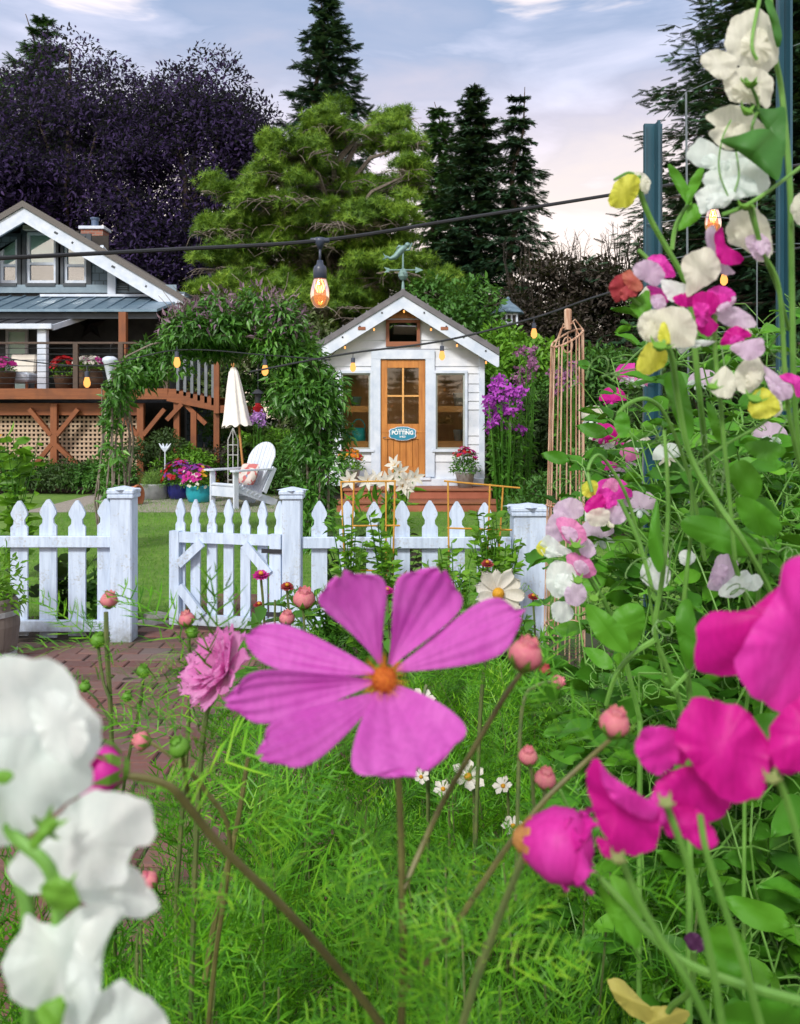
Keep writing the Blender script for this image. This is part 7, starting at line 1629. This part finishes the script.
# magenta sweet pea, near and large
th = traced('sweet pea with large hot magenta flowers, very near at the lower right', 'flowering plant', (GX(720, .27), .30, 0), [
    [(M_hot, [(860, 540), (800, 568), (775, 590), (745, 610), (712, 612), (697, 628), (693, 655), (705, 672), (730, 676), (758, 672), (790, 660), (850, 650)], .012, {}), (M_pink, [(790, 560), (830, 560), (860, 640), (850, 720), (800, 712), (772, 710), (748, 690), (735, 660), (752, 630), (772, 600)], .0, {})],
    [(M_hot, [(676, 740), (682, 712), (700, 697), (722, 702), (742, 710), (758, 732), (770, 760), (764, 790), (748, 802), (722, 798), (702, 778), (688, 758)], -.008, {}), (M_hot, [(735, 705), (752, 716), (768, 742), (800, 735), (800, 760), (790, 775), (770, 768), (752, 740)], .004, {})],
    [(M_hot, [(768, 735), (785, 708), (815, 690), (860, 690), (860, 770), (815, 772), (785, 770), (772, 760)], -.01, {})],
    [(M_pink, [(635, 750), (640, 732), (655, 726), (674, 732), (680, 755), (672, 768), (655, 775), (642, 764)], .0, {}), (M_hot, [(668, 730), (684, 735), (690, 752), (684, 764), (672, 760)], .005, {})],
    [(M_hot, [(588, 790), (587, 768), (597, 759), (612, 778), (632, 792), (655, 804), (661, 822), (655, 846), (636, 856), (612, 846), (597, 820)], -.012, {}), (M_pink, [(600, 764), (612, 776), (640, 795), (658, 806), (650, 820), (620, 806), (604, 786)], -.02, {}), (M_hot, [(596, 838), (612, 842), (622, 852), (606, 858)], -.005, {})],
    [(M_crim if False else M_hot, [(652, 792), (668, 772), (694, 766), (718, 776), (730, 800), (722, 818), (702, 820), (682, 808), (664, 808)], .006, {}), (M_hot, [(660, 815), (690, 806), (708, 822), (718, 842), (702, 850), (684, 838), (668, 836)], .002, {}), (M_pink, [(648, 800), (664, 790), (672, 806), (664, 824), (652, 820)], .0, {})]], .262, None)
b = MB(); stem_px(b, [(700, 815, .262), (706, 850, .262), (722, 900, .265), (742, 960, .27), (765, 1040, .28)], .26, .0010, .0014, (.01, .03)); stem_px(b, [(664, 800, .255), (676, 830, .257), (690, 870, .26), (700, 910, .262), (715, 980, .268), (725, 1050, .275)], .26, .0011, .0014, (.0, .03)); stem_px(b, [(620, 855, .262), (634, 890, .264), (655, 930, .268), (690, 985, .272), (720, 1050, .28)], .26, .0011, .0015, (0, .03)); stem_px(b, [(775, 770, .262), (790, 810, .265), (815, 900, .27)], .26, .0011, .0014, (0, .03)); stem_px(b, [(600, 878, .30), (625, 905, .3), (650, 935, .3), (690, 965, .3), (760, 990, .305), (840, 1010, .31)], .3, .0010, .0020)
b.each('stem', M_pstem, th)
mb = MB()
for l in ([(598, 885), (615, 900), (632, 918), (640, 945), (624, 940), (608, 915)], [(610, 880), (622, 878), (640, 900), (642, 930), (636, 950), (622, 920)], [(722, 1010), (760, 1000), (800, 1008), (830, 1030), (800, 1070), (740, 1050)], [(704, 935), (730, 925), (748, 950), (740, 980), (716, 970)]): poly_petal(mb, l, .31, bulge=.08, seed=len(mb.v), ruffle=.02, fold=-.2)
mb.each('leaf', M_peal, th, True)
for px, py, ax_ in ((666, 802, (-.2, -.4, 1)), (772, 778, (-.3, -.4, 1)), (618, 858, (0, -.3, 1))): sepals(th, P(px, py, .25), ax_, .0027, 5, 1.3, petal('calyx_pale', (.24, .32, .10), (.38, .44, .18)), .15)
# white sweet pea, nearest at the lower left
th = traced('sweet pea with big white flowers, nearest the camera at the lower left', 'flowering plant', (GX(60, .22), .26, 0), [
    [(M_wht, [(-80, 720), (-50, 676), (-10, 660), (25, 656), (50, 660), (68, 672), (78, 690), (90, 706), (100, 726), (100, 748), (84, 772), (50, 790), (0, 800), (-60, 790)], .008, {}), (M_wht, [(-60, 760), (-10, 740), (40, 735), (80, 745), (92, 770), (86, 792), (68, 802), (48, 818), (28, 836), (0, 846), (-50, 840)], -.004, {}), (M_wht, [(30, 700), (55, 690), (78, 708), (88, 740), (70, 765), (45, 750), (34, 725)], -.008, {})],
    [(M_wht, [(10, 874), (18, 852), (45, 828), (72, 802), (100, 790), (130, 795), (150, 806), (156, 826), (150, 844), (132, 850), (126, 880), (100, 888), (60, 892), (25, 893)], -.002, {}), (M_wht, [(80, 872), (110, 862), (135, 868), (150, 888), (159, 908), (138, 918), (112, 914), (88, 905), (70, 890)], .004, {})],
    [(M_wht, [(20, 930), (28, 914), (40, 922), (60, 922), (85, 905), (112, 902), (124, 914), (108, 936), (98, 970), (95, 992), (60, 1002), (30, 1008), (8, 992), (4, 960)], -.004, {}), (M_wht, [(66, 985), (80, 930), (104, 908), (118, 914), (104, 950), (98, 1000), (75, 1030)], -.01, {})],
    [(M_wht, [(62, 1020), (75, 1002), (105, 990), (122, 980), (140, 992), (160, 1008), (172, 1030), (176, 1070), (100, 1090), (60, 1064)], -.006, {})]], .20, None)
b = MB(); stem_px(b, [(-10, 776, .196), (10, 830, .198), (45, 862, .196), (58, 905, .198), (52, 1000, .2), (48, 1080, .205)], .2, .0014, .002, (0, .04)); stem_px(b, [(12, 860, .206), (22, 890, .207), (28, 925, .208), (30, 1040, .21)], .2, .0016, .0018, (0, .04)); b.each('stem', M_pstem, th)
mb = MB()
for l in ([(30, 840), (48, 822), (58, 818), (52, 832), (34, 850)], [(-5, 772), (8, 770), (14, 776), (6, 784), (-5, 782)], [(40, 888), (55, 878), (72, 882), (80, 905), (62, 912), (48, 905)], [(36, 1010), (50, 1000), (64, 998), (60, 1030), (42, 1030)]): poly_petal(mb, l, .185, bulge=.2, seed=len(mb.v), ruffle=.02)
mb.each('sepal', M_sepal, th, True)
for px, py, ax_ in ((60, 888, (0, -.4, 1)), (48, 826, (.5, -.4, .6))): sepals(th, P(px, py, .188), ax_, .003, 5, 1.6)
# yellowed leaf and spent bloom low right
mb = MB(); poly_petal(mb, [(608, 980), (622, 980), (640, 998), (655, 1012), (650, 1022), (632, 1016), (616, 1000)], .5, seed=9, fold=.3); poly_petal(mb, [(640, 1010), (668, 1006), (690, 1014), (672, 1030), (648, 1026)], .5, seed=10, fold=.3)
b = thing('sweet_pea_plant', 'sweet pea with a yellowed dying leaf and spent dark purple flower, lower right', 'flowering plant', (GX(670, .55), .56, 0)); mb.each('leaf', foliage('yellowed_leaf', [(.30, .26, .05), (.42, .36, .10)], .3), b, True)
mb = MB(); poly_petal(mb, [(684, 938), (692, 932), (702, 938), (704, 950), (692, 952)], .45, seed=11); mb.build('flower', petal('spent_purple', (.06, .015, .06), (.14, .05, .14)), b, True); mb = MB(); stem_px(mb, [(694, 950, .45), (690, 990, .47), (668, 1012, .5), (660, 1060, .52)], .5, .0016, .002, (0, .02)); stem_px(mb, [(630, 1000, .5), (655, 1030, .51)], .5, .0014); mb.each('stem', M_pstem, b)

# thread leaves at the nodes of the near cosmos stems
for o in list(sc.objects):
    if o.type == 'EMPTY' and o.name.split('.')[0] == 'cosmos_plant' and not any(c.name.startswith('foliage') for c in o.children):
        vs = np.concatenate([np.array([tuple(v.co) for v in c.data.vertices]) for c in o.children if c.name.split('.')[0] in ('stem', 'side_stem')])+np.array(o.location)
        zt = vs[:, 2].max(); m = (vs[:, 2] < zt-.02) & (vs[:, 2] > zt-.55); vs = vs[m] if m.any() else vs
        near = o.location.y < .5; n = 14 if near else 12; q = vs[rng.integers(0, len(vs), n)]; d = rng.normal(size=(n, 3))*[1, .6, .4]+[0, .4 if near else 0, .25]
        tri_mesh('foliage', *scatter(T_FEATH[int(rng.integers(0, 4))], q, frames(d, np.array([0, -.2, 1.])+rng.normal(size=(n, 3))*.4), (.045 if near else .075)*rng.uniform(.6, 1.3, n)), M_feath, o)
